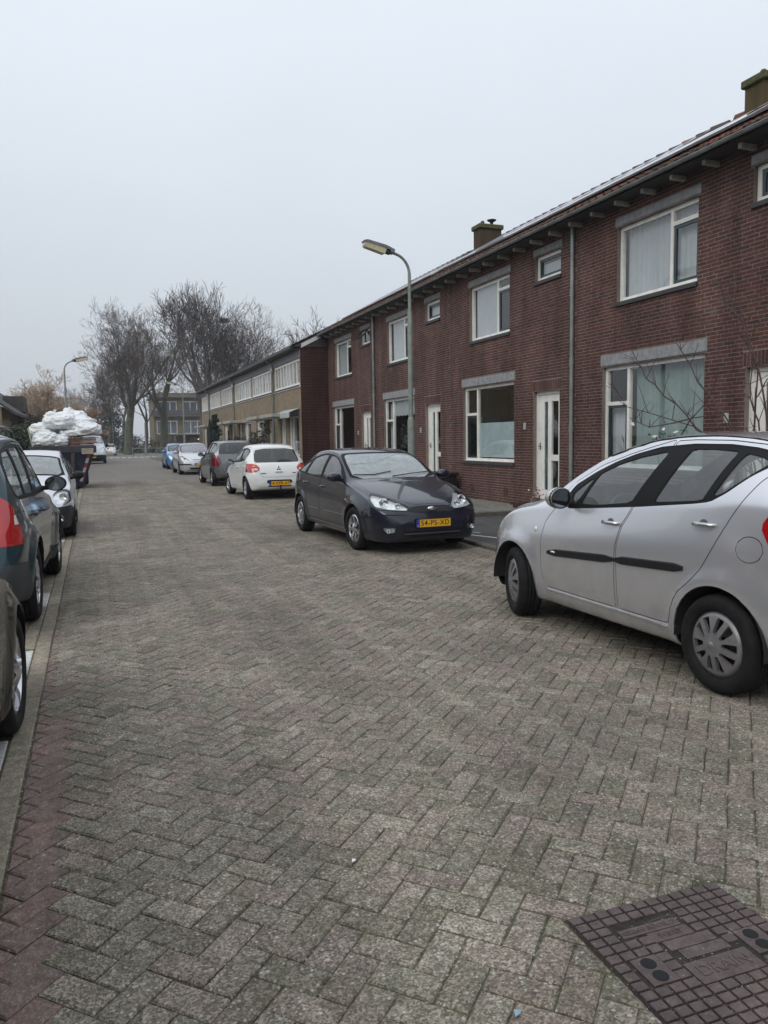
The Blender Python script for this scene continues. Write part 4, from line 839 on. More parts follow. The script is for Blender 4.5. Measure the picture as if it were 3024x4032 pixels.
# ---- white van far down the left side
PV = paint('van_white_paint', (.66, .69, .72), 0, .35, .15)
sp = scl(SPLASH, 4.4, 1.95, 2.2, paint=PV, label='white van with dark bumper standing behind the skip far down the street', category='van', heading=180, front_axle=(-.02, 64.0), wheels=[(.8, .33), (3.6, .33)], ns=70, per=3, rim='five', rimmat=M('hubcap_silver', (.235, .23, .235), .42, .5, var=.12, vs=20), steer=0, seat_x=(1.9,), seat_z=.8, group=None)
only(sp, ('fuel_flap', 'tail_light'))
for r in sp['regions']:
    if r[0] == 'front_bumper': r[4]['mat'] = BLK
    if r[0] == 'windscreen': r[4]['mat'] = glassmat('windscreen_van', (.5, .54, .54), 1, 2.0, .03, .5, (.60, .66, .70))
car(sp); VAN = sp; mirror(sp, 1.7, 1.35, BLK, .12, .1, .16, .15); plate(sp, True, .5, '', .5, .11)
VAN['root'].name = 'parked_van'
for nm, base, loc, rz, pt, lab in (('parked_car', BLUE, (1.9, 104, 0), 182, PW, 'tiny white car far away beside the first tree trunk'), ('parked_car', BLUE, (10.2, 86.0, 0), 120, paint('dark_blue_paint', (.03, .04, .06), .4), 'dark car in the far side street, partly hidden behind the small blue car')):
    r = copy_tree(base['root']); r.location = loc; r.rotation_euler = (0, 0, R(rz)); r['label'] = lab; r['group'] = 'cars far down the street'
    for c in kids(r):
        if c.type == 'MESH' and c.data.materials and c.data.materials[0] == PB: c.data = c.data.copy(); c.data.materials[0] = pt
# ================================================================ ground, road, kerbs, pavement
def paver_mat(name, cols, white=.17, moss=.35, red=False, aggr=150, contrast=.85, grit=1.0):
    m, n, l, b = nmat(name); P = wpos(n)
    oi = n.new('ShaderNodeObjectInfo').outputs['Random']; ge = n.new('ShaderNodeNewGeometry').outputs['Random Per Island']
    ad = n.new('ShaderNodeMath'); ad.operation = 'ADD'; l.new(oi, ad.inputs[0]); l.new(ge, ad.inputs[1]); fr = n.new('ShaderNodeMath'); fr.operation = 'FRACT'; l.new(ad.outputs[0], fr.inputs[0]); rnd = fr.outputs[0]
    base = ramp(n, l, rnd, [(i / (len(cols)), c) for i, c in enumerate(cols)])
    v = n.new('ShaderNodeTexVoronoi'); v.inputs['Scale'].default_value = aggr; l.new(P, v.inputs['Vector']); v.inputs['Randomness'].default_value = 1
    sepc = n.new('ShaderNodeSeparateColor'); l.new(v.outputs['Color'], sepc.inputs[0])
    lo, hi = 1 - .55 * contrast, 1 + .6 * contrast
    st = ramp(n, l, sepc.outputs[0], [(0, lo), (.5, 1.0), (.80, hi), (1, hi + .3)])
    c = mixc(n, l, 1.0, base, st, 'MULTIPLY')
    v2 = n.new('ShaderNodeTexVoronoi'); v2.inputs['Scale'].default_value = aggr * .42; l.new(P, v2.inputs['Vector']); s2 = n.new('ShaderNodeSeparateColor'); l.new(v2.outputs['Color'], s2.inputs[0])
    dz = ramp(n, l, v2.outputs['Distance'], [(.25, 1.0), (.42, 0.0)])
    wz = ramp(n, l, s2.outputs[1], [(1 - white - .02, 0.0), (1 - white, 1.0)])
    mw = n.new('ShaderNodeMath'); mw.operation = 'MULTIPLY'; l.new(dz, mw.inputs[0]); l.new(wz, mw.inputs[1])
    c = mixc(n, l, mw.outputs[0], c, (.42, .41, .36))
    # larger dirt patches, wet-dark streaks, moss
    big = ramp(n, l, noise(n, l, 1.1, 6, .65, P), [(.3, .70), (.7, 1.22)]); c = mixc(n, l, 1.0, c, big, 'MULTIPLY')
    mid = ramp(n, l, noise(n, l, 17, 6, .75, P), [(.32, .62), (.68, 1.28)]); c = mixc(n, l, 1.0, c, mid, 'MULTIPLY')
    mps = n.new('ShaderNodeMapping'); mps.inputs['Scale'].default_value = (1.6, .10, 1); l.new(P, mps.inputs[0]); c = mixc(n, l, 1.0, c, ramp(n, l, noise(n, l, 1.0, 4, .6, mps.outputs[0]), [(.35, .80), (.65, 1.10)]), 'MULTIPLY')
    mo = ramp(n, l, noise(n, l, 5.5, 8, .8, P), [(.48, 0), (.66, moss)]); c = mixc(n, l, mo, c, (.075, .085, .035))
    pale = ramp(n, l, noise(n, l, 8.5, 3, .5, P), [(.70, 0), (.75, .55 * grit)]); c = mixc(n, l, pale, c, (.36, .35, .32))
    l.new(c, b.inputs['Base Color']); b.inputs['Roughness'].default_value = .82; b.inputs['Specular IOR Level'].default_value = .35
    hb = bump(n, l, v.outputs['Distance'], .55 * grit, .006); hb = bump(n, l, noise(n, l, 60, 5, .7, P), .45 * grit, .004, hb)
    l.new(hb, b.inputs['Normal']); return m
PAV = paver_mat('clinker_grey', [(.165, .148, .114), (.215, .190, .150), (.195, .156, .132), (.255, .226, .184), (.145, .132, .102), (.225, .180, .152), (.195, .178, .140)])
PAVR = paver_mat('clinker_red', [(.185, .132, .118), (.17, .128, .115), (.195, .135, .12)], white=.02, moss=.25, contrast=.35, grit=.5)
KERB = paver_mat('kerb_concrete', [(.23, .20, .155), (.265, .228, .178), (.21, .18, .14)], white=.03, moss=.4, contrast=.35, grit=.5)
SLAB = paver_mat('slab_concrete', [(.20, .20, .17), (.23, .22, .19), (.18, .18, .155)], white=.03, moss=.5, contrast=.3, grit=.4)
WHT = paver_mat('white_block', [(.42, .43, .42), (.48, .48, .46)], white=.05, moss=.3, contrast=.25, grit=.4)
JOINT = paver_mat('joint_sand', [(.075, .072, .045), (.085, .078, .050)], white=.12, moss=.32, contrast=.8)
def flat(name, x0, x1, y0, y1, z, mat, kind='structure', parent=None):
    o = mesh(name, [(x0, y0, z), (x1, y0, z), (x1, y1, z), (x0, y1, z)], [(0, 1, 2, 3)], mat); o = link(name, o, parent)
    if kind: o['kind'] = kind
    return o
gm = M('ground_earth', (.075, .072, .05), .95, var=.4, vs=.3)
flat('ground', -900, 900, -400, 1500, -.06, gm)
# far street surface: bond too fine to see, drawn by the material
m, n, l, b = nmat('clinker_far'); P = wpos(n); mp = n.new('ShaderNodeMapping'); mp.inputs['Rotation'].default_value = (0, 0, R(45)); l.new(P, mp.inputs[0])
bt = n.new('ShaderNodeTexBrick'); l.new(mp.outputs[0], bt.inputs['Vector']); bt.inputs['Scale'].default_value = 1; bt.inputs['Brick Width'].default_value = .21; bt.inputs['Row Height'].default_value = .105; bt.inputs['Mortar Size'].default_value = .006
bt.inputs['Color1'].default_value = (.20, .18, .16, 1); bt.inputs['Color2'].default_value = (.15, .135, .12, 1); bt.inputs['Mortar'].default_value = (.07, .06, .05, 1)
c = mixc(n, l, 1, bt.outputs['Color'], ramp(n, l, noise(n, l, .7, 6, .65, P), [(.3, .8), (.7, 1.15)]), 'MULTIPLY'); c = mixc(n, l, 1, c, ramp(n, l, noise(n, l, 9, 5, .7, P), [(.3, .8), (.7, 1.2)]), 'MULTIPLY'); l.new(c, b.inputs['Base Color']); b.inputs['Roughness'].default_value = .85
l.new(bump(n, l, bt.outputs['Fac'], -.5, .01), b.inputs['Normal'])
FARR = m
XL, XR = -.372, 5.15
YF = 34.0
road = flat('road', -9, 14, -14, 300, -.0088, JOINT)
flat('street_surface', XL, XR, YF, 84, -.004, FARR, parent=road); flat('street_surface', -3, 14, 84, 128, -.006, FARR, parent=road); flat('street_surface', -1.5, 4.2, 128, 300, -.006, FARR, parent=road)
def clip(poly, a, b, c):
    """keep a*x+b*y>=c"""
    out = []
    for i in range(len(poly)):
        p, q = poly[i], poly[(i + 1) % len(poly)]; fp, fq = a * p[0] + b * p[1] - c, a * q[0] + b * q[1] - c
        if fp >= 0: out.append(p)
        if fp * fq < 0: t = fp / (fp - fq); out.append((p[0] + (q[0] - p[0]) * t, p[1] + (q[1] - p[1]) * t))
    return out
def area(p): return .5 * sum(p[i][0] * p[(i + 1) % len(p)][1] - p[(i + 1) % len(p)][0] * p[i][1] for i in range(len(p)))
def inset(p, d):
    n_ = len(p); out = []
    for i in range(n_):
        a, b_, c = Vector(p[i - 1]), Vector(p[i]), Vector(p[(i + 1) % n_]); e1 = (b_ - a); e2 = (c - b_)
        if e1.length < 1e-5 or e2.length < 1e-5: return None
        e1.normalize(); e2.normalize(); n1 = Vector((-e1.y, e1.x)); n2 = Vector((-e2.y, e2.x)); k = 1 + n1.dot(n2)
        if k < .25: k = .25
        out.append(tuple(b_ + (n1 + n2) * (d / k)))
    return out if area(out) > 1e-5 else None
def paver_geo(p, ztop, tilt, bev=.006, dep=.034, gap=.0022):
    """one stone: polygon p -> verts, faces; worn, slightly uneven rim"""
    q = inset(p, gap * random.uniform(.7, 1.5)); r = inset(p, gap + bev * random.uniform(.8, 1.5))
    if q is None or r is None: return None
    cx = sum(a[0] for a in p) / len(p); cy = sum(a[1] for a in p) / len(p); k = len(p)
    zt = lambda a: ztop + (a[0] - cx) * tilt[0] + (a[1] - cy) * tilt[1]
    j = lambda: random.uniform(-.0016, .0016)
    V = [(a[0] + j(), a[1] + j(), zt(a)) for a in r] + [(a[0] + j(), a[1] + j(), zt(a) - .0055) for a in q] + [(a[0], a[1], -dep) for a in q]
    F = [tuple(range(k))] + [(i, k + i, k + (i + 1) % k, (i + 1) % k) for i in range(k)] + [(k + i, 2 * k + i, 2 * k + (i + 1) % k, k + (i + 1) % k) for i in range(k)]
    return V, F
MH = (1.365, 1.97, 1.430, 2.035)
def stones():
    w = .1052; c45 = math.sqrt(.5); cells = []
    for i in range(-330, 330):
        for j in range(-330, 330):
            k = (i - j) % 4
            if k == 0: rc = (i, j, i + 2, j + 1)
            elif k == 2: rc = (i, j - 1, i + 1, j + 1)
            else: continue
            pts = [((u - v) * c45 * w, (u + v) * c45 * w) for u, v in ((rc[0], rc[1]), (rc[2], rc[1]), (rc[2], rc[3]), (rc[0], rc[3]))]
            cx = sum(p[0] for p in pts) / 4; cy = sum(p[1] for p in pts) / 4 
            if cy < .55 or cy > YF + .1 or cx < XL - .14 or cx > XR + .14: continue
            cells.append(pts)
    return cells
near = []; far_ = {0: MB(), 1: MB()}
cells = []
for p in stones():
    p = [(a, b_) for a, b_ in p]
    q = clip(p, 1, 0, XL); q = clip(q, -1, 0, -XR) if q else q; q = clip(q, 0, -1, -YF) if q else q
    if not q or len(q) < 3: continue
    if max(a[0] for a in q) > MH[0] and min(a[0] for a in q) < MH[1] and max(a[1] for a in q) > MH[2] and min(a[1] for a in q) < MH[3]:
        best = None
        for hp in ((-1, 0, -MH[0]), (1, 0, MH[1]), (0, -1, -MH[2]), (0, 1, MH[3])):
            r = clip(q, *hp)
            if r and len(r) > 2 and (best is None or area(r) > area(best)): best = r
        q = best
        if not q: continue
    if area(q) < .0012: continue
    cx = sum(a[0] for a in q) / len(q); cy = sum(a[1] for a in q) / len(q)
    cells.append((cx, cy, q, min(a[0] for a in p) < XL + .05))
from mathutils import noise as mn
def joint_bed():
    """sand and moss that fill the joints unevenly"""
    s = .055; nx = int((XR - XL) / s); ny = int(13.5 / s); V = []; F = []
    for j in range(ny + 1):
        for i in range(nx + 1):
            x = XL + (XR - XL) * i / nx; y = .5 + j * s; q = mn.noise((x * 1.3, y * 1.3, 3.1)) + .6 * mn.noise((x * 5, y * 5, 1.7)) + .4 * mn.noise((x * 14, y * 14, 7.7))
            z = -.0082 + .0042 * q
            if MH[0] - .02 < x < MH[1] + .02 and MH[2] - .02 < y < MH[3] + .02: z = -.0085
            V.append((x, y, min(z, -.0042)))
    for j in range(ny):
        for i in range(nx): a = j * (nx + 1) + i; F.append((a, a + 1, a + nx + 2, a + nx + 1))
    link('joint_fill', mesh('joint_fill', V, F, JOINT, smooth=True), road, kind='stuff')
joint_bed()
def scr(x, y, z=0):
    d = Vector((x, y, z - 1.57)); zc = d.dot(_f); return 1512 + 3049.8 * d.dot(_r) / zc, 2016 - 3049.8 * d.dot(_u) / zc, zc
cells.sort(key=lambda c: (not (-40 < scr(c[0], c[1])[0] < 3064 and scr(c[0], c[1])[1] < 4090), math.hypot(c[0], c[1])))
for i, (cx, cy, q, rd) in enumerate(cells):
    z = -.001 + .002 * math.sin(cx * 2.1 + 1) * math.sin(cy * .9) - .0008 * math.exp(-((cx - 1.1) / .5)**2) + random.uniform(-.0020, .0022)
    red = cx < XL + (.15 if cy < 5.5 else .05) and rd and (cy < 4.5 or random.random() < 1.2 - cy / 12)
    if i < 300:
        g = paver_geo([(a[0] - cx, a[1] - cy) for a in q], z, (random.uniform(-.017, .017), random.uniform(-.017, .017)))
        if g: link('paving_brick', mesh('paving_brick', g[0], g[1], PAVR if red else PAV), road, (cx, cy, 0))
    else:
        g = paver_geo(q, z, (random.uniform(-.019, .019), random.uniform(-.019, .019)), dep=.03)
        if g: far_[int(red)].add(*g)
far_[0].build('paving_bricks', PAV, road, kind='stuff'); far_[1].build('edge_bricks', PAVR, road, kind='stuff')
# ---- left: flush edge blocks, parking bay with white marker blocks
lane = flat('parking_lane', -9, XL - .004, -14, 84, -.0075, JOINT)
y = 1.2; k = 0
while y < 34:
    L_ = random.uniform(.46, .52); g = paver_geo([(XL - .115, y), (XL - .006, y), (XL - .006, y + L_), (XL - .115, y + L_)], .002 + random.uniform(-.003, .003), (random.uniform(-.01, .01), random.uniform(-.004, .004)), gap=.002)
    link('edge_block', mesh('edge_block', g[0], g[1], KERB), lane); y += L_
wb = [(3.48, 3.72), (3.72, 3.96), (3.96, 4.2), (4.2, 4.45), (5.62, 5.87), (5.87, 6.12), (6.12, 6.36), (8.1, 8.34), (8.34, 8.58), (8.58, 8.82), (10.9, 11.15), (11.15, 11.4), (13.4, 13.65)]
for a, b_ in wb:
    g = paver_geo([(XL - .225, a), (XL - .120, a), (XL - .120, b_), (XL - .225, b_)], .003 + random.uniform(-.002, .002), (0, random.uniform(-.01, .01)), gap=.002); link('white_marker_block', mesh('white_marker_block', g[0], g[1], WHT), lane)
bays = MB(); x = XL - .12
row = 0
while x > -2.6:
    y = 1.2 + (row % 2) * .105
    while y < 20:
        if not (row < 1 and any(a - .02 < y + .1 < b_ + .02 for a, b_ in wb)):
            g = paver_geo([(x - .105, y), (x, y), (x, y + .21), (x - .105, y + .21)], random.uniform(-.004, .003), (random.uniform(-.02, .02), random.uniform(-.01, .01)), dep=.028); bays.add(*g)
        y += .21
    x -= .105; row += 1
bays.build('bay_bricks', KERB, lane, kind='stuff')
# ---- right: low kerb, forecourt, raised pavement
asph = paver_mat('forecourt_tar', [(.062, .062, .064), (.068, .067, .068)], white=.03, moss=.15, contrast=.5, aggr=220, grit=.4)
kerb = empty('kerb', (0, 0, 0)); kerb['kind'] = 'structure'
def kerbrow(x0, x1, y0, y1, step, h, along='y'):
    t = y0 if along == 'y' else x0; e_ = y1 if along == 'y' else x1
    while t < e_ - .02:
        u = min(t + step, e_); b = MB(); zz = h + random.uniform(-.004, .004)
        if along == 'y': b.bbox((x0 + x1) / 2, (t + u) / 2, zz / 2 - .06, x1 - x0, u - t - .008, zz + .12, .014)
        else: b.bbox((t + u) / 2, (y0 + y1) / 2, zz / 2 - .06, u - t - .008, y1 - y0, zz + .12, .014)
        b.build('kerb_stone', KERBD, kerb); t = u
KERBD = paver_mat('kerb_dark', [(.11, .10, .085), (.13, .115, .098)], white=.03, moss=.5, contrast=.35, grit=.5)
kerbrow(XR, XR + .12, -2, 13.33, 1.0, .055); kerbrow(XR, XR + .12, 13.33, 60, 1.0, .12); kerbrow(XR + .12, 8.2, 13.30, 13.42, 1.0, .125, 'x')
b = MB(); b.box(XR + .121, 8.485, -3, 13.299, -.05, .045); o = b.build('forecourt', asph); o['kind'] = 'structure'
pv = MB(); pv.box(XR + .121, 8.485, 13.421, 57, -.05, .085); pvo = pv.build('pavement', JOINT); pvo['kind'] = 'structure'
rest = MB(); cnt = 0
for iy in range(60):
    for ix in range(11):
        x0 = XR + .122 + ix * .3; x1 = min(x0 + .3, 8.48); y0 = 13.422 + iy * .3 ; y1 = y0 + .3
        if y1 > 28.5 or x1 - x0 < .05: continue
        z = .118 + random.uniform(-.003, .003); g = paver_geo([(x0, y0), (x1, y0), (x1, y1), (x0, y1)], z, (random.uniform(-.008, .008), random.uniform(-.008, .008)), dep=-.083, gap=.003, bev=.004)
        if iy < 22: link('paving_slab', mesh('paving_slab', g[0], g[1], SLAB), pvo); cnt += 1
        else: rest.add(*g)
rest.build('paving_slabs', SLAB, pvo, kind='stuff')
flat('pavement_strip', XR + .123, 7.4, 28.6, 57, .112, SLAB, parent=pvo)
# chalk-white marks on the forecourt beside the kerb
wp = M('white_road_paint', (.55, .56, .55), .8, var=.3, vs=30)
for x0, y0, x1, y1, w_ in ((5.31, 11.3, 5.95, 9.6, .03), (5.30, 11.9, 5.75, 11.0, .022), (5.30, 12.3, 5.5, 11.8, .022)):
    d = Vector((x1 - x0, y1 - y0)).normalized(); nn = Vector((-d.y, d.x)) * w_; link('chalk_mark', mesh('chalk_mark', [(x0 - nn.x, y0 - nn.y, .049), (x0 + nn.x, y0 + nn.y, .049), (x1 + nn.x, y1 + nn.y, .049), (x1 - nn.x, y1 - nn.y, .049)], [(3, 2, 1, 0)], wp), None, kind='structure')
# hump markings far down the street
hm = empty('hump_marking', (0, 0, 0)); hm['kind'] = 'structure'
for i in range(10):
    x = .6 + i * .62; link('white_tooth', mesh('white_tooth', [(x - .24, 86.2, .0), (x + .24, 86.2, .0), (x + .02, 90.4, .0)], [(0, 1, 2)], wp), hm)
b = MB(); b.prism([(84.0, -.03), (86.0, -.006), (91, .02), (95, .02), (99, -.006)], -2, 8, 'x'); 
# ---- manhole cover
IRON = paver_mat('cast_iron', [(.115, .090, .088), (.130, .100, .094)], white=0, moss=.12, contrast=.25, aggr=400, grit=.3)
IRONB = paver_mat('iron_grooves', [(.045, .036, .034)], white=.10, moss=.1, contrast=.5, aggr=300, grit=1.6)
_b = IRON.node_tree.nodes['Principled BSDF']; _b.inputs['Metallic'].default_value = .35; _b.inputs['Roughness'].default_value = .55
mh = empty('manhole_cover', (1.6675, 1.7325, 0), R(-1.0), 'rectangular cast iron drain cover with raised squares, set in the road bricks', 'manhole cover')
b = MB(); b.box(-.303, .303, -.303, .303, -.03, -.005); b.build('base_plate', IRONB, mh)
rg = MB()
for a0 in range(48):
    a, c = 2 * math.pi * a0 / 48, 2 * math.pi * (a0 + 1) / 48; rr_ = ((.205, .209))
    rg.add([(math.cos(t) * r_, math.sin(t) * r_, z) for t in (a, c) for r_, z in ((.203, -.0046), (.210, -.0046))], [(0, 1, 3, 2)])
rg.build('cover_joint', M('joint_dirt', (.05, .042, .03), .9), mh)
sq = MB(); sq.bbox(0, 0, -.0035, .0415, .0325, .011, .002); sqm = sq.me('raised_square', IRON)
panels = [(-.17, .10, .115, .225), (-.17, .10, -.02, .0), (-.09, .16, -.02, .075), (-.235, -.14, -.01, .04)]
txtpan = [(-.185, .035, .150, .192), (-.105, .045, .100, .150), (-.085, .09, .052, .1), (-.065, .10, .005, .052), (-.095, .135, -.100, -.005)]
holes = [(-.189, .030), (-.189, -.025), (.200, .032), (.200, -.020)]
p = .0498
for i in range(12):
    for j in range(15):
        x = (i - 5.5) * p; y = (j - 7) * .0403
        if any(a - .012 < x < c + .012 and d - .010 < y < f_ + .010 for a, c, d, f_ in txtpan) or any(abs(x - hx) < .045 and abs(y - hy) < .04 for hx, hy in holes): continue
        link('raised_square', sqm, mh, (x, y, 0))
for (a, c, d, f_) in txtpan: b = MB(); b.box(a, c, d + .002, f_ - .002, -.006, -.0015); b.build('letter_panel', IRON, mh)
for s_ in ((-.235, -.145, -.055, .06), (.155, .245, -.05, .062)): b = MB(); b.box(s_[0], s_[1], s_[2], s_[3], -.006, -.0005); b.build('hole_panel', IRON, mh)
for hx, hy in holes:
    b = MB(); b.lathe([(.0, .0012), (.021, .0012), (.024, .0004)], 22, (hx, hy, 0)); b.build('lifting_hole', M('hole_dark', (.006, .007, .008), .9, var=0), mh)
for s_, sz, x, y in (('NERING BÖGEL BV', .026, -.075, .170), ('WEERT', .026, -.030, .124), ('DRAIN', .062, .02, -.052), ('KLASSE', .014, .002, .076), ('EN 124', .014, .02, .028)):
    if s_ in ('KLASSE', 'EN 124'): continue
    t = text(s_, sz, IRON, mh, (x, y, -.0008), (0, 0, 0), ext=.0016, bold=.0002)
# litter on the road: a white scrap, a slip of blue foil
for x, y, s_, mt, lab in ((3.05, 10.1, .035, M('litter_white', (.7, .7, .7), .6), 'small white paper scrap on the road by the dark car front wheel'), (1.0, 1.72, .020, M('litter_blue', (.22, .34, .42), .4), 'tiny pale blue scrap lying on the bricks in the foreground'), (.83, 2.62, .016, M('litter_white', (.7, .7, .7), .6), 'tiny white chip on the bricks in the middle foreground')):
    b = MB(); b.add([(0, 0, .003), (s_, .2 * s_, .006), (1.2 * s_, .9 * s_, .004), (.3 * s_, 1.0 * s_, .008)], [(0, 1, 2, 3)]); k = len(b.V); b.add([(0, 0, .001), (s_, .2 * s_, .004), (1.2 * s_, .9 * s_, .002), (.3 * s_, 1.0 * s_, .006)], [(3, 2, 1, 0)])
    o = b.build('litter', mt, None, (x, y, .002)); o['label'] = lab; o['category'] = 'litter'
# ================================================================ houses
def brick_mat(name, cols, mort=False, stain=.4):
    m, n, l, b = nmat(name); P = wpos(n)
    oi = n.new('ShaderNodeObjectInfo').outputs['Random']; ge = n.new('ShaderNodeNewGeometry').outputs['Random Per Island']
    ad = n.new('ShaderNodeMath'); ad.operation = 'ADD'; l.new(oi, ad.inputs[0]); l.new(ge, ad.inputs[1]); fr = n.new('ShaderNodeMath'); fr.operation = 'FRACT'; l.new(ad.outputs[0], fr.inputs[0])
    c = ramp(n, l, fr.outputs[0], [(i / len(cols), k) for i, k in enumerate(cols)])
    c = mixc(n, l, 1, c, ramp(n, l, noise(n, l, 45, 5, .7, P), [(.3, .78), (.7, 1.2)]), 'MULTIPLY')
    c = mixc(n, l, 1, c, ramp(n, l, noise(n, l, .8, 5, .6, P), [(.3, .82), (.7, 1.16)]), 'MULTIPLY')
    ms = n.new('ShaderNodeMapping'); ms.inputs['Scale'].default_value = (2.2, 2.2, .30); l.new(P, ms.inputs[0]); c = mixc(n, l, 1, c, ramp(n, l, noise(n, l, 1.4, 5, .65, ms.outputs[0]), [(.34, .70), (.62, 1.14)]), 'MULTIPLY')
    st = ramp(n, l, noise(n, l, 2.3, 7, .7, P), [(.58, 0), (.75, stain)]); c = mixc(n, l, st, c, (.20, .175, .155))
    l.new(c, b.inputs['Base Color']); b.inputs['Roughness'].default_value = .88; b.inputs['Specular IOR Level'].default_value = .25
    l.new(bump(n, l, noise(n, l, 90, 5, .7, P), .5, .004), b.inputs['Normal']); return m
BRK = brick_mat('brick_brown', [(.092, .040, .034), (.108, .046, .038), (.076, .038, .033), (.120, .055, .043), (.096, .042, .036), (.064, .035, .032), (.112, .048, .038)])
BRKD = brick_mat('brick_maroon', [(.058, .023, .023), (.068, .027, .026), (.050, .021, .021), (.074, .030, .028)], stain=.15)
MORT = brick_mat('mortar', [(.205, .17, .15), (.22, .185, .162)], stain=.1)
def tanmat():
    m, n, l, b = nmat('brick_tan'); P = wpos(n); sp_ = n.new('ShaderNodeSeparateXYZ'); l.new(P, sp_.inputs[0]); cb = n.new('ShaderNodeCombineXYZ'); l.new(sp_.outputs['Y'], cb.inputs[0]); l.new(sp_.outputs['Z'], cb.inputs[1])
    bt = n.new('ShaderNodeTexBrick'); l.new(cb.outputs[0], bt.inputs['Vector']); bt.inputs['Scale'].default_value = 1; bt.inputs['Brick Width'].default_value = .215; bt.inputs['Row Height'].default_value = .06; bt.inputs['Mortar Size'].default_value = .006
    bt.inputs['Color1'].default_value = (.30, .225, .14, 1); bt.inputs['Color2'].default_value = (.21, .165, .11, 1); bt.inputs['Mortar'].default_value = (.16, .13, .10, 1)
    c = mixc(n, l, 1, bt.outputs['Color'], ramp(n, l, noise(n, l, 1.2, 6, .65, P), [(.3, .78), (.7, 1.15)]), 'MULTIPLY'); l.new(c, b.inputs['Base Color']); b.inputs['Roughness'].default_value = .9
    l.new(bump(n, l, bt.outputs['Fac'], -.6, .006), b.inputs['Normal']); return m
TAN = tanmat()
FRAME = M('frame_white', (.80, .78, .73), .45, var=.10, vs=5, coat=.1); FRAMED = M('frame_dark_green', (.012, .035, .038), .35, coat=.3)
LINT = M('lintel_concrete', (.27, .275, .28), .85, var=.22, vs=9, bmp=.3, bs=80); SILLM = M('sill_dark', (.045, .045, .05), .6)
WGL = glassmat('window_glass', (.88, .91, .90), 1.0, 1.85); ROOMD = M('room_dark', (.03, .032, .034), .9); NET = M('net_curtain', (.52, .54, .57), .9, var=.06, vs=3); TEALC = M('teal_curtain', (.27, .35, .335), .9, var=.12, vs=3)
FROST = M('frosted_film', (.46, .55, .58), .7, var=.10, vs=4); ZINC = M('zinc', (.27, .29, .28), .45, .5, var=.25, vs=3); RAFT = M('rafter_paint', (.36, .35, .31), .7, var=.2, vs=10); SOFF = M('soffit_board', (.045, .042, .04), .8, var=.2)
TILE = brick_mat('roof_tile', [(.085, .036, .027), (.065, .030, .025), (.045, .027, .022), (.10, .044, .030), (.038, .028, .024), (.15, .060, .036)], stain=.1)
D = 8.49
CH = .0574; BL = .2155
def overlap(ops, y0, y1, z0, z1):
    """split [y0,y1] around the openings that meet the course"""
    segs = [(y0, y1)]
    for (a, b_, c, d) in ops:
        if d > z0 + .004 and c < z1 - .004:
            new = []
            for s, e_ in segs:
                if b_ <= s or a >= e_: new.append((s, e_)); continue
                if a > s: new.append((s, a))
                if b_ < e_: new.append((b_, e_))
            segs = new
    return [s for s in segs if s[1] - s[0] > .02]
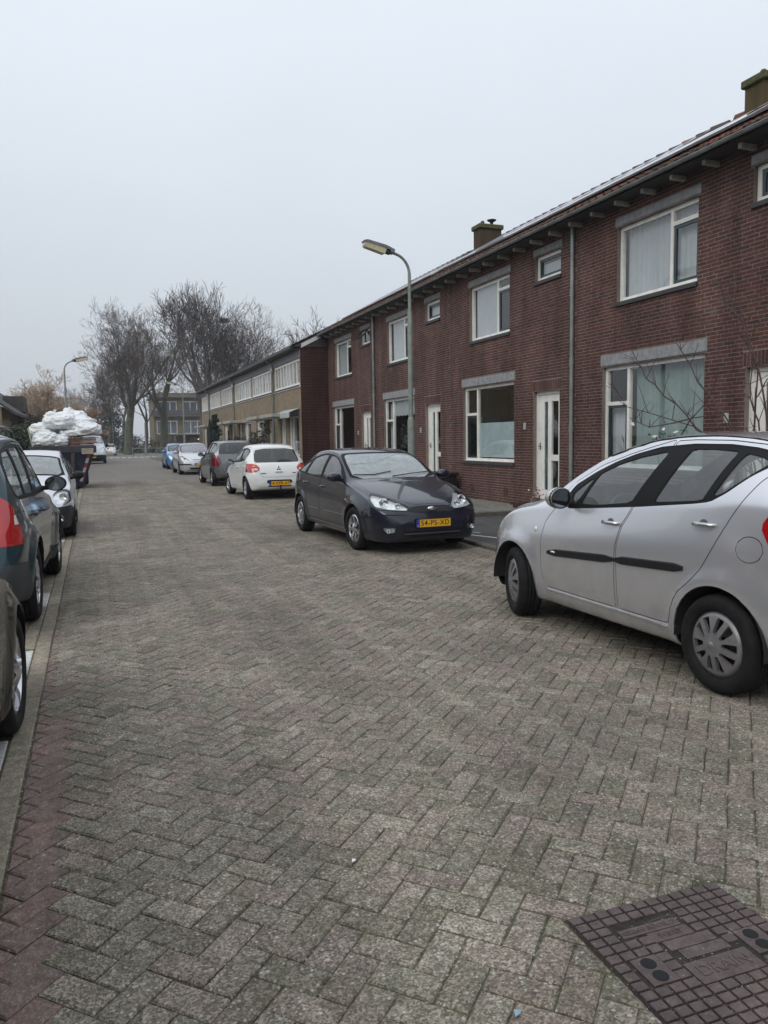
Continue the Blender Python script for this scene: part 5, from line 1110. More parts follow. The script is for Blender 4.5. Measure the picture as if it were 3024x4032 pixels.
def brick_wall(parent, y0, y1, z0, z1, ops, X=D, mat=BRK, limit=300, soldiers=(), axis='x', cam_sort=True, soff=0.0):
    """courses of separate bricks proud of a mortar bed. axis x: wall plane X=const, bricks run along Y (face towards -X); axis y: plane Y=const, run along X, face towards -Y"""
    bricks = []; nz_ = int(round((z1 - z0) / CH))
    allops = list(ops) + [s for s in soldiers]
    for k in range(nz_):
        a = z0 + k * CH; b_ = a + CH
        t = y0 - (BL / 2 if k % 2 else 0) - (.03 * math.sin(k * 1.7))
        while t < y1:
            s, e_ = max(t, y0), min(t + BL, y1); t += BL
            if e_ - s < .02: continue
            for (p, q) in overlap(allops, s, e_, a, b_): bricks.append((p, q, a, b_))
    for (a, b_, c, d) in soldiers:
        n_ = int(round((b_ - a) / .062))
        for i in range(n_): w_ = (b_ - a) / n_; bricks.append((a + i * w_, a + (i + 1) * w_, c, d))
    def key(q):
        p = (X, (q[0] + q[1]) / 2) if axis == 'x' else ((q[0] + q[1]) / 2, X); sx_, sy_, zc = scr(p[0], p[1], (q[2] + q[3]) / 2)
        vis = -20 < sx_ < 3044 and 0 < sy_ < 4040 and zc > 0 and (q[2] > .9 or p[1] > 13.2); return (not vis, zc)
    bricks.sort(key=key); stuff = MB(); cache = {}
    for i, (p, q, a, b_) in enumerate(bricks):
        g = .0058; j = random.uniform(-.0015, .0025)
        L_, H_ = q - p - 2 * g, b_ - a - 2 * g
        if i < limit and L_ > .03:
            kk = (round(L_, 3), round(H_, 3))
            if kk not in cache:
                b = MB(); x0, x1 = 0, .016
                if axis == 'x': b.add([(x0, -L_ / 2, -H_ / 2), (x0, L_ / 2, -H_ / 2), (x0, L_ / 2, H_ / 2), (x0, -L_ / 2, H_ / 2), (x1, -L_ / 2, -H_ / 2), (x1, L_ / 2, -H_ / 2), (x1, L_ / 2, H_ / 2), (x1, -L_ / 2, H_ / 2)], [(0, 3, 2, 1), (0, 1, 5, 4), (1, 2, 6, 5), (2, 3, 7, 6), (3, 0, 4, 7)])
                else: b.add([(-L_ / 2, x0, -H_ / 2), (L_ / 2, x0, -H_ / 2), (L_ / 2, x0, H_ / 2), (-L_ / 2, x0, H_ / 2), (-L_ / 2, x1, -H_ / 2), (L_ / 2, x1, -H_ / 2), (L_ / 2, x1, H_ / 2), (-L_ / 2, x1, H_ / 2)], [(0, 1, 2, 3), (0, 4, 5, 1), (1, 5, 6, 2), (2, 6, 7, 3), (3, 7, 4, 0)])
                cache[kk] = b.me('brick', mat)
            loc = (X + j, (p + q) / 2, (a + b_) / 2) if axis == 'x' else ((p + q) / 2, X + j, (a + b_) / 2)
            link('brick', cache[kk], parent, Vector(loc) - parent.location)
        else:
            o = parent.location
            if axis == 'x':
                V = [(x, y, z) for x in (X + j, X + .016) for y, z in ((p + g, a + g), (q - g, a + g), (q - g, b_ - g), (p + g, b_ - g))]; F = [(0, 3, 2, 1), (0, 1, 5, 4), (1, 2, 6, 5), (2, 3, 7, 6), (3, 0, 4, 7)]
            else:
                V = [(x, y, z) for y in (X + j, X + .016) for x, z in ((p + g, a + g), (q - g, a + g), (q - g, b_ - g), (p + g, b_ - g))]; F = [(0, 1, 2, 3), (0, 4, 5, 1), (1, 5, 6, 2), (2, 6, 7, 3), (3, 7, 4, 0)]
            stuff.add([(v[0] - o.x, v[1] - o.y, v[2] - o.z) for v in V], F)
    if stuff.V: stuff.build('brickwork', mat, parent, kind='stuff')
def wall_bed(parent, y0, y1, z0, z1, ops, X, mat=MORT, depth=.25, name='wall', rev=.10):
    """mortar bed with real openings and reveals, as boxes between sorted cuts"""
    ys = sorted({y0, y1, *[o[0] for o in ops], *[o[1] for o in ops]}); zs = sorted({z0, z1, *[o[2] for o in ops], *[o[3] for o in ops]}); b = MB(); o = parent.location
    inside = lambda y, z: any(a < y < c and d < z < e_ for a, c, d, e_ in ops)
    for i in range(len(ys) - 1):
        for j in range(len(zs) - 1):
            ym, zm = (ys[i] + ys[i + 1]) / 2, (zs[j] + zs[j + 1]) / 2
            if inside(ym, zm): continue
            a, c, d, e_ = ys[i] - o.y, ys[i + 1] - o.y, zs[j] - o.z, zs[j + 1] - o.z; x = X - o.x
            b.add([(x, a, d), (x, c, d), (x, c, e_), (x, a, e_)], [(0, 3, 2, 1)])
    for (a, c, d, e_) in ops:
        a, c, d, e_ = a - o.y, c - o.y, d - o.z, e_ - o.z; x = X - o.x; x2 = x + rev + .04
        b.add([(x, a, d), (x, a, e_), (x2, a, e_), (x2, a, d)], [(3, 2, 1, 0)]); b.add([(x, c, d), (x, c, e_), (x2, c, e_), (x2, c, d)], [(0, 1, 2, 3)])
        b.add([(x, a, e_), (x, c, e_), (x2, c, e_), (x2, a, e_)], [(0, 1, 2, 3)]); b.add([(x, a, d), (x, c, d), (x2, c, d), (x2, a, d)], [(3, 2, 1, 0)])
    return b.build(name, mat, parent)
def frame_grid(b, x, y0, y1, z0, z1, t, dep, vs=(), hs=()):
    """rectangular frame boxes butted end to end; vs: mullion y's; hs: (z, ya, yb) transoms"""
    b.box(x, x + dep, y0, y0 + t, z0, z1); b.box(x, x + dep, y1 - t, y1, z0, z1); b.box(x, x + dep, y0 + t, y1 - t, z0, z0 + t); b.box(x, x + dep, y0 + t, y1 - t, z1 - t, z1)
    for v in vs: b.box(x + .002, x + dep - .002, v - t / 2, v + t / 2, z0 + t, z1 - t)
    for z, ya, yb in hs: b.box(x + .004, x + dep - .004, ya, yb, z - t / 2, z + t / 2)
def curtain(parent, x, y0, y1, z0, z1, mat, folds=18, amp=.02, name='curtain'):
    n_ = int((y1 - y0) * 60) + 8; V = []; ph = random.uniform(0, 6)
    for k in range(n_):
        t = k / (n_ - 1); y = y0 + (y1 - y0) * t; w_ = math.sin(t * folds * 6.28 + ph + 1.3 * math.sin(t * 9)) * amp * (.6 + .4 * math.sin(t * 23)); V += [(x + w_, y, z0), (x + w_ * .6, y, z1)]
    F = [(2 * i, 2 * i + 1, 2 * i + 3, 2 * i + 2) for i in range(n_ - 1)]; link(name, mesh(name, V, F, mat, smooth=True), parent)
def window(parent, y0, y1, z0, z1, vs, hs, lint, dress, X=D, open_vent=None, vent_dark=True, sill=True, rev=.07, t=.062, dress_mat=None, panes=None, sash=()):
    o = empty('window', (X - parent.location.x, (y0 + y1) / 2 - parent.location.y, z0 - parent.location.z)); o.parent = parent; yo = (y0 + y1) / 2; x = rev
    w0, w1, h = y0 - yo, y1 - yo, z1 - z0; vs = [v - yo for v in vs]; hs = [(z - z0, a - yo, b_ - yo) for z, a, b_ in hs]
    b = MB(); frame_grid(b, x, w0, w1, 0, h, t, .07, vs, hs); b.build('frame', FRAME, o)
    for (a, c, d, e_) in sash:      # dark opening casement inside the frame
        b = MB(); frame_grid(b, x + .018, a - yo, c - yo, d - z0, e_ - z0, .045, .04); b.build('casement', FRAMED, o)
    # glass: one pane per opening of the frame grid
    cy = [w0 + t] + sum([[v - t / 2, v + t / 2] for v in sorted(vs)], []) + [w1 - t]
    for i in range(0, len(cy), 2):
        a, c = cy[i], cy[i + 1]; hz = sorted([z for z, p, q in hs if p < (a + c) / 2 < q]); cz = [t] + sum([[z - t / 2, z + t / 2] for z in hz], []) + [h - t]
        for j in range(0, len(cz), 2):
            ax = x + .035 + random.uniform(-.001, .001); tl = random.uniform(-.004, .004)
            link('pane', mesh('pane', [(ax, a, cz[j]), (ax + tl, c, cz[j]), (ax + tl, c, cz[j + 1]), (ax, a, cz[j + 1])], [(0, 3, 2, 1)], WGL), o)
    if lint:
        b = MB(); b.bbox(-.0, 0, h + .02 + lint / 2, .05, (y1 - y0) + .10, lint, .005); b.xf(Matrix.Translation((.015, 0, 0))); b.build('lintel', LINT, o)
    if sill:
        b = MB(); b.box(-.035, rev + .02, w0 - .02, w1 + .02, -.075, -.012); b.build('sill', SILLM, o)
        b = MB(); b.box(rev - .045, rev + .004, w0, w1, -.011, .006); b.build('sill_bead', FRAME, o)
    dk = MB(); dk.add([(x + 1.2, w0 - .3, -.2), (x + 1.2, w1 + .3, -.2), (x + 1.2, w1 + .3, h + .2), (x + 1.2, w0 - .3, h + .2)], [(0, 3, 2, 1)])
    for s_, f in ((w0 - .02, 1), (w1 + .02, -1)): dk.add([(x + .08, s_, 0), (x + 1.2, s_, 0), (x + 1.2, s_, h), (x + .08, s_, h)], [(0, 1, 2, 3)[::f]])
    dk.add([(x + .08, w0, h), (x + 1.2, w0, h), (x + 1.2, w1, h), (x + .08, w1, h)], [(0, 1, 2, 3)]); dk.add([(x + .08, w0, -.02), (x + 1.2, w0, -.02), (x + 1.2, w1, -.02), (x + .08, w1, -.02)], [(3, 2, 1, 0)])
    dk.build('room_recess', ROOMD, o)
    for kind, a, c, d, e_ in dress:
        a, c, d, e_ = a - yo, c - yo, d - z0, e_ - z0
        if kind == 'net': curtain(o, x + .14, a, c, d, e_, NET, int((c - a) * 8) + 2, .035)
        if kind == 'teal': curtain(o, x + .16, a, c, d, e_, TEALC, int((c - a) * 9) + 2, .045)
        if kind == 'film': link('frosted_film', mesh('frosted_film', [(x + .05, a, d), (x + .05, c, d), (x + .05, c, e_), (x + .05, a, e_)], [(0, 3, 2, 1)], FROST), o)
        if kind == 'pot':
            b = MB(); b.lathe([(.0, 0), (.06, 0), (.085, .15), (.07, .15)], 12, (x + .22, (a + c) / 2, d)); b.build('window_pot', M('pot_white', (.5, .5, .48), .5), o); V = []; F = []
            for k in range(60):
                u = Vector((random.gauss(0, .4), random.gauss(0, 1), random.uniform(.3, 1.6))).normalized() * (e_ - d) * random.uniform(.4, 1); p0 = Vector((x + .22, (a + c) / 2, d + .13)); q = len(V); V += [tuple(p0 + u * .5), tuple(p0 + u * .75 + Vector((0, .02, .012))), tuple(p0 + u), tuple(p0 + u * .75 - Vector((0, .02, .012)))]; F.append((q, q + 1, q + 2, q + 3))
            link('window_plant', mesh('window_plant', V, F, M('house_plant', (.035, .07, .03), .7)), o)
        if kind == 'blind':
            b = MB(); b.box(x + .09, x + .10, a, c, d, e_); b.build('roller_blind', NET, o)
        if kind == 'scallop':
            V = []; n_ = 40
            for k in range(n_ + 1): y = a + (c - a) * k / n_; V += [(x + .08, y, d + .04 * abs(math.sin(k / n_ * math.pi * 7))), (x + .08, y, e_)]
            link('pelmet', mesh('pelmet', V, [(2 * i, 2 * i + 1, 2 * i + 3, 2 * i + 2) for i in range(n_)], NET), o)
    return o
def door(parent, y0, y1, z0, z1, X=D, rev=.08):
    yo = (y0 + y1) / 2; o = empty('front_door', (X - parent.location.x, yo - parent.location.y, z0 - parent.location.z)); o.parent = parent; w = (y1 - y0) / 2; h = z1 - z0; x = rev; t = .07
    b = MB(); b.box(x, x + .08, -w, -w + t, 0, h); b.box(x, x + .08, w - t, w, 0, h); b.box(x, x + .08, -w + t, w - t, h - t, h); b.box(x, x + .08, -w + t, w - t, 0, .05); b.build('frame', FRAME, o)
    # leaf: stiles and rails round a narrow dark green strip and a glazed strip
    a0, a1 = -w + t + .004, w - t - .004; L_ = a1 - a0; z0_, z1_ = .056, h - t - .005
    g0, g1 = a0 + L_ * .13, a0 + L_ * .44      # glazed strip on the near side
    s0, s1 = a0 + L_ * .60, a0 + L_ * .76; xx = x + .02
    b = MB()
    for p, q in ((a0, g0), (g1, s0), (s1, a1)): b.box(xx, xx + .045, p, q, z0_, z1_)
    for p, q in ((g0, g1), (s0, s1)): b.box(xx + .002, xx + .043, p, q, z0_, z0_ + .13); b.box(xx + .002, xx + .043, p, q, z1_ - .14, z1_)
    b.box(xx - .003, xx + .043, g0, g1, .78, .90); b.build('leaf', FRAME, o)
    b = MB(); b.box(xx + .018, xx + .03, s0, s1, z0_ + .13, z1_ - .14); b.build('green_strip', M('door_green', (.010, .060, .055), .25, coat=.5), o)
    for p, q in ((z0_ + .13, .78), (.90, z1_ - .14)): link('door_glass', mesh('door_glass', [(xx + .02, g0, p), (xx + .02, g1, p), (xx + .02, g1, q), (xx + .02, g0, q)], [(0, 3, 2, 1)], WGL), o)
    dk = MB(); dk.add([(xx + .35, a0 - .2, 0), (xx + .35, a1 + .2, 0), (xx + .35, a1 + .2, h), (xx + .35, a0 - .2, h)], [(0, 3, 2, 1)]); dk.build('hall_dark', ROOMD, o)
    b = MB(); b.box(xx - .006, xx, a1 - .055, a1 - .025, 1.0, 1.14); b.tube([(xx - .02, a1 - .04, 1.07), (xx - .045, a1 - .04, 1.07), (xx - .045, a1 - .14, 1.07)], .009, 8); b.build('door_handle', M('handle_dark', (.06, .06, .065), .35, .8), o)
    b = MB(); b.box(-.06, rev + .08, -w - .02, w + .02, -.07, -.002); b.build('threshold', M('threshold_stone', (.16, .165, .18), .6), o)
    return o
zE = 5.45
def roof_tile_mesh():
    """one pantile, 0.205 wide (along Y), 0.36 long (up the slope, +X local), S profile"""
    V = []; F = []; ny = 7
    for i, u in enumerate((0, .36)):
        for k in range(ny): y = -.105 + .225 * k / (ny - 1); z = .028 * math.sin(k / (ny - 1) * 2 * math.pi + .4) + (.030 if i == 0 else .008); V.append((u, y, z))
    for k in range(ny): V.append((0, V[k][1], V[k][2] - .018))
    for k in range(ny - 1): F.append((k, ny + k, ny + k + 1, k + 1)[::-1]); F.append((2 * ny + k, k, k + 1, 2 * ny + k + 1)[::-1])
    return mesh('roof_tile', V, F, TILE)
TM = roof_tile_mesh(); PITCH = R(28.3)
def roof(parent, y0, y1, xe, ze_, ridge_x, tiles=True, rows_obj=4, mat=None, far=False):
    L_ = (ridge_x - xe) / math.cos(PITCH); o = parent.location
    base = MB(); th = .04
    P_ = [(xe, ze_ - .02), (ridge_x, ze_ - .02 + (ridge_x - xe) * math.tan(PITCH)), (2 * ridge_x - xe, ze_ - .02)]
    base.add([(x - o.x, y - o.y, z - o.z) for y in (y0, y1) for x, z in P_], [(0, 1, 4, 3), (1, 2, 5, 4), (0, 3, 5, 2)]); base.build('roof', mat or SOFF, parent)
    if not tiles: return
    rows = int(L_ / .34); n_ = int(round((y1 - y0) / .205)); st = MB(); tv = [tuple(v.co) for v in TM.vertices]; tf = [tuple(p.vertices) for p in TM.polygons]
    for r_ in range(rows):
        for c in range(n_):
            y = y0 + (c + .5) * (y1 - y0) / n_; u = r_ * .34 - .03; M4 = Matrix.Translation((xe + u * math.cos(PITCH) - o.x, y - o.y, ze_ + u * math.sin(PITCH) - o.z)) @ Matrix.Rotation(-PITCH, 4, 'Y') @ Matrix.Rotation(random.uniform(-.012, .012), 4, 'X')
            if r_ < rows_obj: t = link('roof_tile', TM, parent); t.matrix_local = M4
            else: st.add([tuple(M4 @ Vector(v)) for v in tv], tf, True)
    st.build('roof_tiles', TILE, parent, kind='stuff')
    for k in range(int((y1 - y0) / .4)):
        y = y0 + k * .4; b = MB(); b.tube([(ridge_x - o.x, y - o.y, ze_ + (ridge_x - xe) * math.tan(PITCH) - o.z + .02), (ridge_x - o.x, y + .41 - o.y, ze_ + (ridge_x - xe) * math.tan(PITCH) - o.z + .03)], [.10, .12], 8); b.build('ridge_tile', TILE, parent)
HG = 'brown brick terraced houses on the right'
def brown_house(y0, y1, off, label, lower_dress, upper_dress, flags=()):
    """off: shift along Y relative to the unit next to the grey drainpipe (its openings are the measured ones)"""
    o = empty('terraced_house', (D, (y0 + y1) / 2, 0), 0, label, 'house', HG); f = lambda y: y + off
    lw = (f(14.68), f(17.12), 1.018, 2.755); uw = (f(14.87), f(16.75), 3.826, 5.055); sw_ = (f(12.93), f(13.85), 4.655, 5.135); dr = (f(12.95), f(13.90), .30, 2.475)
    ops = [lw, uw, sw_, dr]
    lops = [(lw[0] - .05, lw[1] + .05, lw[3], lw[3] + .205), (uw[0] - .05, uw[1] + .05, uw[3], uw[3] + .155), (sw_[0] - .05, sw_[1] + .05, sw_[3], sw_[3] + .145)]
    wall_bed(o, y0, y1, -.05, 5.44, ops, D + .003)
    brick_wall(o, y0, y1, 0.0, 5.44, ops + lops, soldiers=[(dr[0] - .05, dr[1] + .05, dr[3] + .005, dr[3] + .21)], limit=0 if 'far' in flags else 300)
    m1 = f(16.50)
    w_ = window(o, *lw, [m1], [(2.12, m1 + .03, lw[1] - .06)], .18, lower_dress(f, lw, m1), sash=[(m1 + .04, lw[1] - .066, lw[2] + .066, 2.085)])
    m2 = f(15.50)
    window(o, *uw, [m2], [(4.80, uw[0] + .06, m2 - .03)], .13, upper_dress(f, uw, m2), sash=[(uw[0] + .066, m2 - .035, uw[2] + .066, 4.765)])
    if 'open' in flags:
        window(o, *sw_, [], [], .12, [])
        b = MB(); frame_grid(b, 0, -(sw_[1] - sw_[0]) / 2 + .08, (sw_[1] - sw_[0]) / 2 - .08, -.34, 0, .04, .03); s_ = b.build('casement', FRAMED, o, (-.02, (sw_[0] + sw_[1]) / 2 - o.location.y, 5.10), (0, R(42), 0))
    else: window(o, *sw_, [], [], .12, [('blind', sw_[0] + .05, sw_[1] - .05, 4.70, 4.98)] if 'sb' in flags else [], sash=[(sw_[0] + .07, sw_[1] - .07, sw_[2] + .07, sw_[3] - .07)])
    door(o, *dr)
    # eaves: soffit, rafter ends, gutter
    b = MB(); b.box(8.12 - D, .0, y0 - o.location.y, y1 - o.location.y, 5.405, 5.43); b.build('soffit', SOFF, o)
    k = math.ceil((y0 - 8.32) / .657)
    while 8.32 + k * .657 < y1 - .02:
        y = 8.32 + k * .657 - o.location.y; b = MB(); b.prism([(-.27, 5.335), (-.27, 5.40), (.0, 5.40), (.0, 5.33)], y - .03, y + .03, 'y'); b.build('rafter_end', RAFT, o); k += 1
    b = MB(); pr = [(math.cos(a) * .036, math.sin(a) * .036) for a in np.linspace(math.pi, 2 * math.pi, 9)]; n_ = len(pr)
    V = [(8.06 - D + p, yy - o.location.y, 5.455 + q) for yy in (y0, y1) for p, q in pr]; b.add(V, [(i, i + 1, n_ + i + 1, n_ + i) for i in range(n_ - 1)], True); b.add([(v[0], v[1], v[2] + .003) for v in V], [(n_ + i, n_ + i + 1, i + 1, i) for i in range(n_ - 1)], True)
    b.tube([(8.024 - D, y0 - o.location.y, 5.457), (8.024 - D, y1 - o.location.y, 5.457)], .009, 6); b.build('gutter', ZINC, o)
    roof(o, y0, y1, 8.10, 5.475, 12.0)
    # step, house number tile, air bricks
    b = MB(); b.box(-.42, .0, dr[0] - .12 - o.location.y, dr[1] + .10 - o.location.y, 0, .215 if y0 < 13 else .24); b.build('door_step', BRKD, o)
    for yy in (f(14.95), f(16.55)):
        b = MB()
        for i in range(3): b.box(-.004, .003, yy + i * .066 - o.location.y, yy + i * .066 + .052 - o.location.y, .26, .46)
        b.build('air_brick', M('air_brick_clay', (.07, .035, .032), .9), o, kind='stuff')
    b = MB(); b.box(-.02, .0, f(14.18) - o.location.y, f(14.26) - o.location.y, 1.72, 1.86); b.build('doorbell_plate', M('bell_plate', (.42, .44, .40), .5), o)
    return o
lo_teal = lambda f, w, m: [('pot', m + .2, m + .4, w[2] + .07, 1.5), ('teal', w[0] + .04, m - .02, w[2] + .02, w[3] - .04), ('net', m + .05, w[1] - .05, w[2] + .02, 2.1)]
lo_film = lambda f, w, m: [('film', w[0] + .07, m - .04, w[2] + .09, 1.90), ('net', m + .05, m + .30, w[2] + .02, 2.05)]
lo_scal = lambda f, w, m: [('pot', w[0] + .9, w[0] + 1.1, w[2] + .07, 1.6), ('pot', w[0] + .3, w[0] + .5, w[2] + .07, 1.42), ('scallop', w[0] + .05, m - .03, 2.22, w[3] - .03), ('net', m + .12, w[1] - .06, w[2] + .02, 2.65)]
lo_low = lambda f, w, m: [('film', w[0] + .07, m - .04, w[2] + .09, 1.22), ('pot', w[0] + .3, w[0] + .5, w[2] + .07, 1.55), ('net', m + .1, w[1] - .08, w[2], 2.6)]
up_net = lambda f, w, m: [('net', w[0] + .04, w[1] - .04, w[2] + .02, w[3] - .04)]
up_blind = lambda f, w, m: [('blind', m + .0, w[1] - .09, w[2] + .03, w[3] - .03)]
up_half = lambda f, w, m: [('net', m + .25, w[1] - .04, w[2] + .02, w[3] - .04), ('net', w[0] + .05, m - .25, w[2] + .02, w[3] - .3)]
hD = brown_house(7.00, 12.43, -5.52, 'nearest brown brick house, teal curtains in its big window', lo_teal, up_net)
hC = brown_house(12.43, 17.86, 0.0, 'brown brick house with frosted lower half of its big window, right of the street lamp', lo_film, up_blind, ('sb',))
hB = brown_house(17.86, 23.29, 5.50, 'brown brick house partly behind the street lamp, scalloped pelmet in its window', lo_scal, up_half, ('sb',))
hA = brown_house(23.29, 28.55, 10.86, 'farthest brown brick house, beside the maroon gable, with a tilted open top window', lo_low, up_blind, ('open',))
hZ = brown_house(1.55, 7.00, -10.92, 'brown brick house just beyond the right edge of the picture', lo_low, up_blind, ('far',))
def pipe(parent, y, top=5.40, x=8.43, strap=True):
    b = MB(); o = parent.location; b.tube([(x - o.x, y - o.y, 5.41), (x - o.x, y - o.y, .1)], .038, 10)
    for z in (4.2, 2.95, 1.7): b.tube([(x - o.x, y - o.y, z - .06), (x - o.x, y - o.y, z + .06)], .046, 10)
    b.build('drainpipe', ZINC, parent)
pipe(hC, 12.46); pipe(hA, 23.33)
def chimney(yc, label, cowl=True):
    o = empty('chimney', (11.89, yc, 7.2), 0, label, 'chimney', 'chimneys on the ridge')
    cm = brick_mat('chimney_brick', [(.085, .062, .032), (.065, .048, .028), (.105, .078, .040)], stain=.25) if 'chim' not in MATS else MATS['chim']; MATS['chim'] = cm
    b = MB(); b.box(-.37, .37, -.22, .22, -.3, .80); b.build('stack', cm, o)
    b = MB(); b.bbox(0, 0, .87, .86, .56, .14, .02); b.build('cap', M('mossy_cap', (.085, .085, .035), .95, var=.5, vs=14, bmp=.6), o)
    b = MB()
    for i in range(3): b.box(-.04 + i * .13, .11 + i * .13, -.228, -.221, .10 + i * .09, .24 + i * .09)
    b.build('lead_flashing', M('lead_pale', (.40, .42, .44), .5), o)
    b = MB(); b.lathe([(.06, .93), (.06, 1.05), (.04, 1.08), (0, 1.09)], 14, (-.17, 0, 0)); b.build('clay_pot', M('clay_pot_dark', (.05, .035, .03), .8), o)
    if cowl:
        b = MB(); b.lathe([(.05, .93), (.05, 1.08), (.04, 1.08)], 14, (.15, 0, 0)); b.lathe([(.03, 1.05), (.13, 1.11), (.15, 1.135), (.10, 1.15), (0, 1.155)], 18, (.15, 0, 0)); b.build('cowl', BLK, o)
    return o
chimney(22.2, 'mossy yellow-brown chimney with a black mushroom cowl, beside the street lamp head'); c2 = chimney(11.35, 'dark mossy chimney at the upper right edge of the picture', False)
c2.location.z = 7.05
# solar panels
spm = MB(); spm.box(-.82, .82, -.5, .5, -.02, .0); 
pm = MB(); pm.box(-.80, .80, -.48, .48, -.02, .012); fm = MB(); frame = fm; fm.box(-.82, -.80, -.5, .5, -.02, .016); fm.box(.80, .82, -.5, .5, -.02, .016); fm.box(-.80, .80, -.5, -.48, -.02, .016); fm.box(-.80, .80, .48, .5, -.02, .016)
cellm, framem = pm.me('cells', M('solar_cells', (.012, .014, .022), .12, .2, var=.1, coat=1)), fm.me('panel_frame', M('panel_alu', (.55, .56, .58), .3, .9))
ORD = ['first', 'second', 'third', 'fourth', 'fifth', 'sixth', 'seventh', 'eighth', 'ninth', 'tenth', 'eleventh', 'twelfth', 'thirteenth', 'fourteenth', 'fifteenth', 'sixteenth', 'seventeenth', 'eighteenth', 'nineteenth', 'twentieth', 'twenty-first']
for yy in list(np.arange(7.6, 19.3, 1.02)) + list(np.arange(20.3, 28.2, 1.02)):
    if abs(yy - 11.35) < .1 : pass
    for u0 in (1.75, 3.40):
        if u0 > 3 and (abs(yy - 11.35) < .7 or abs(yy - 22.2) < .9): continue
        o = empty('solar_panel', (8.10 + u0 * math.cos(PITCH) - .10 * math.sin(PITCH), yy, 5.475 + u0 * math.sin(PITCH) + .10 * math.cos(PITCH)), 0, ('upper' if u0 > 3 else 'lower') + ' row solar panel, ' + ORD[int((yy - 7.5) // 1.02)] + ' from the near end of the brown roofs', 'solar panel', 'solar panels on the brown roofs'); o.rotation_euler = (0, -PITCH, 0)
        link('cells', cellm, o); link('panel_frame', framem, o)
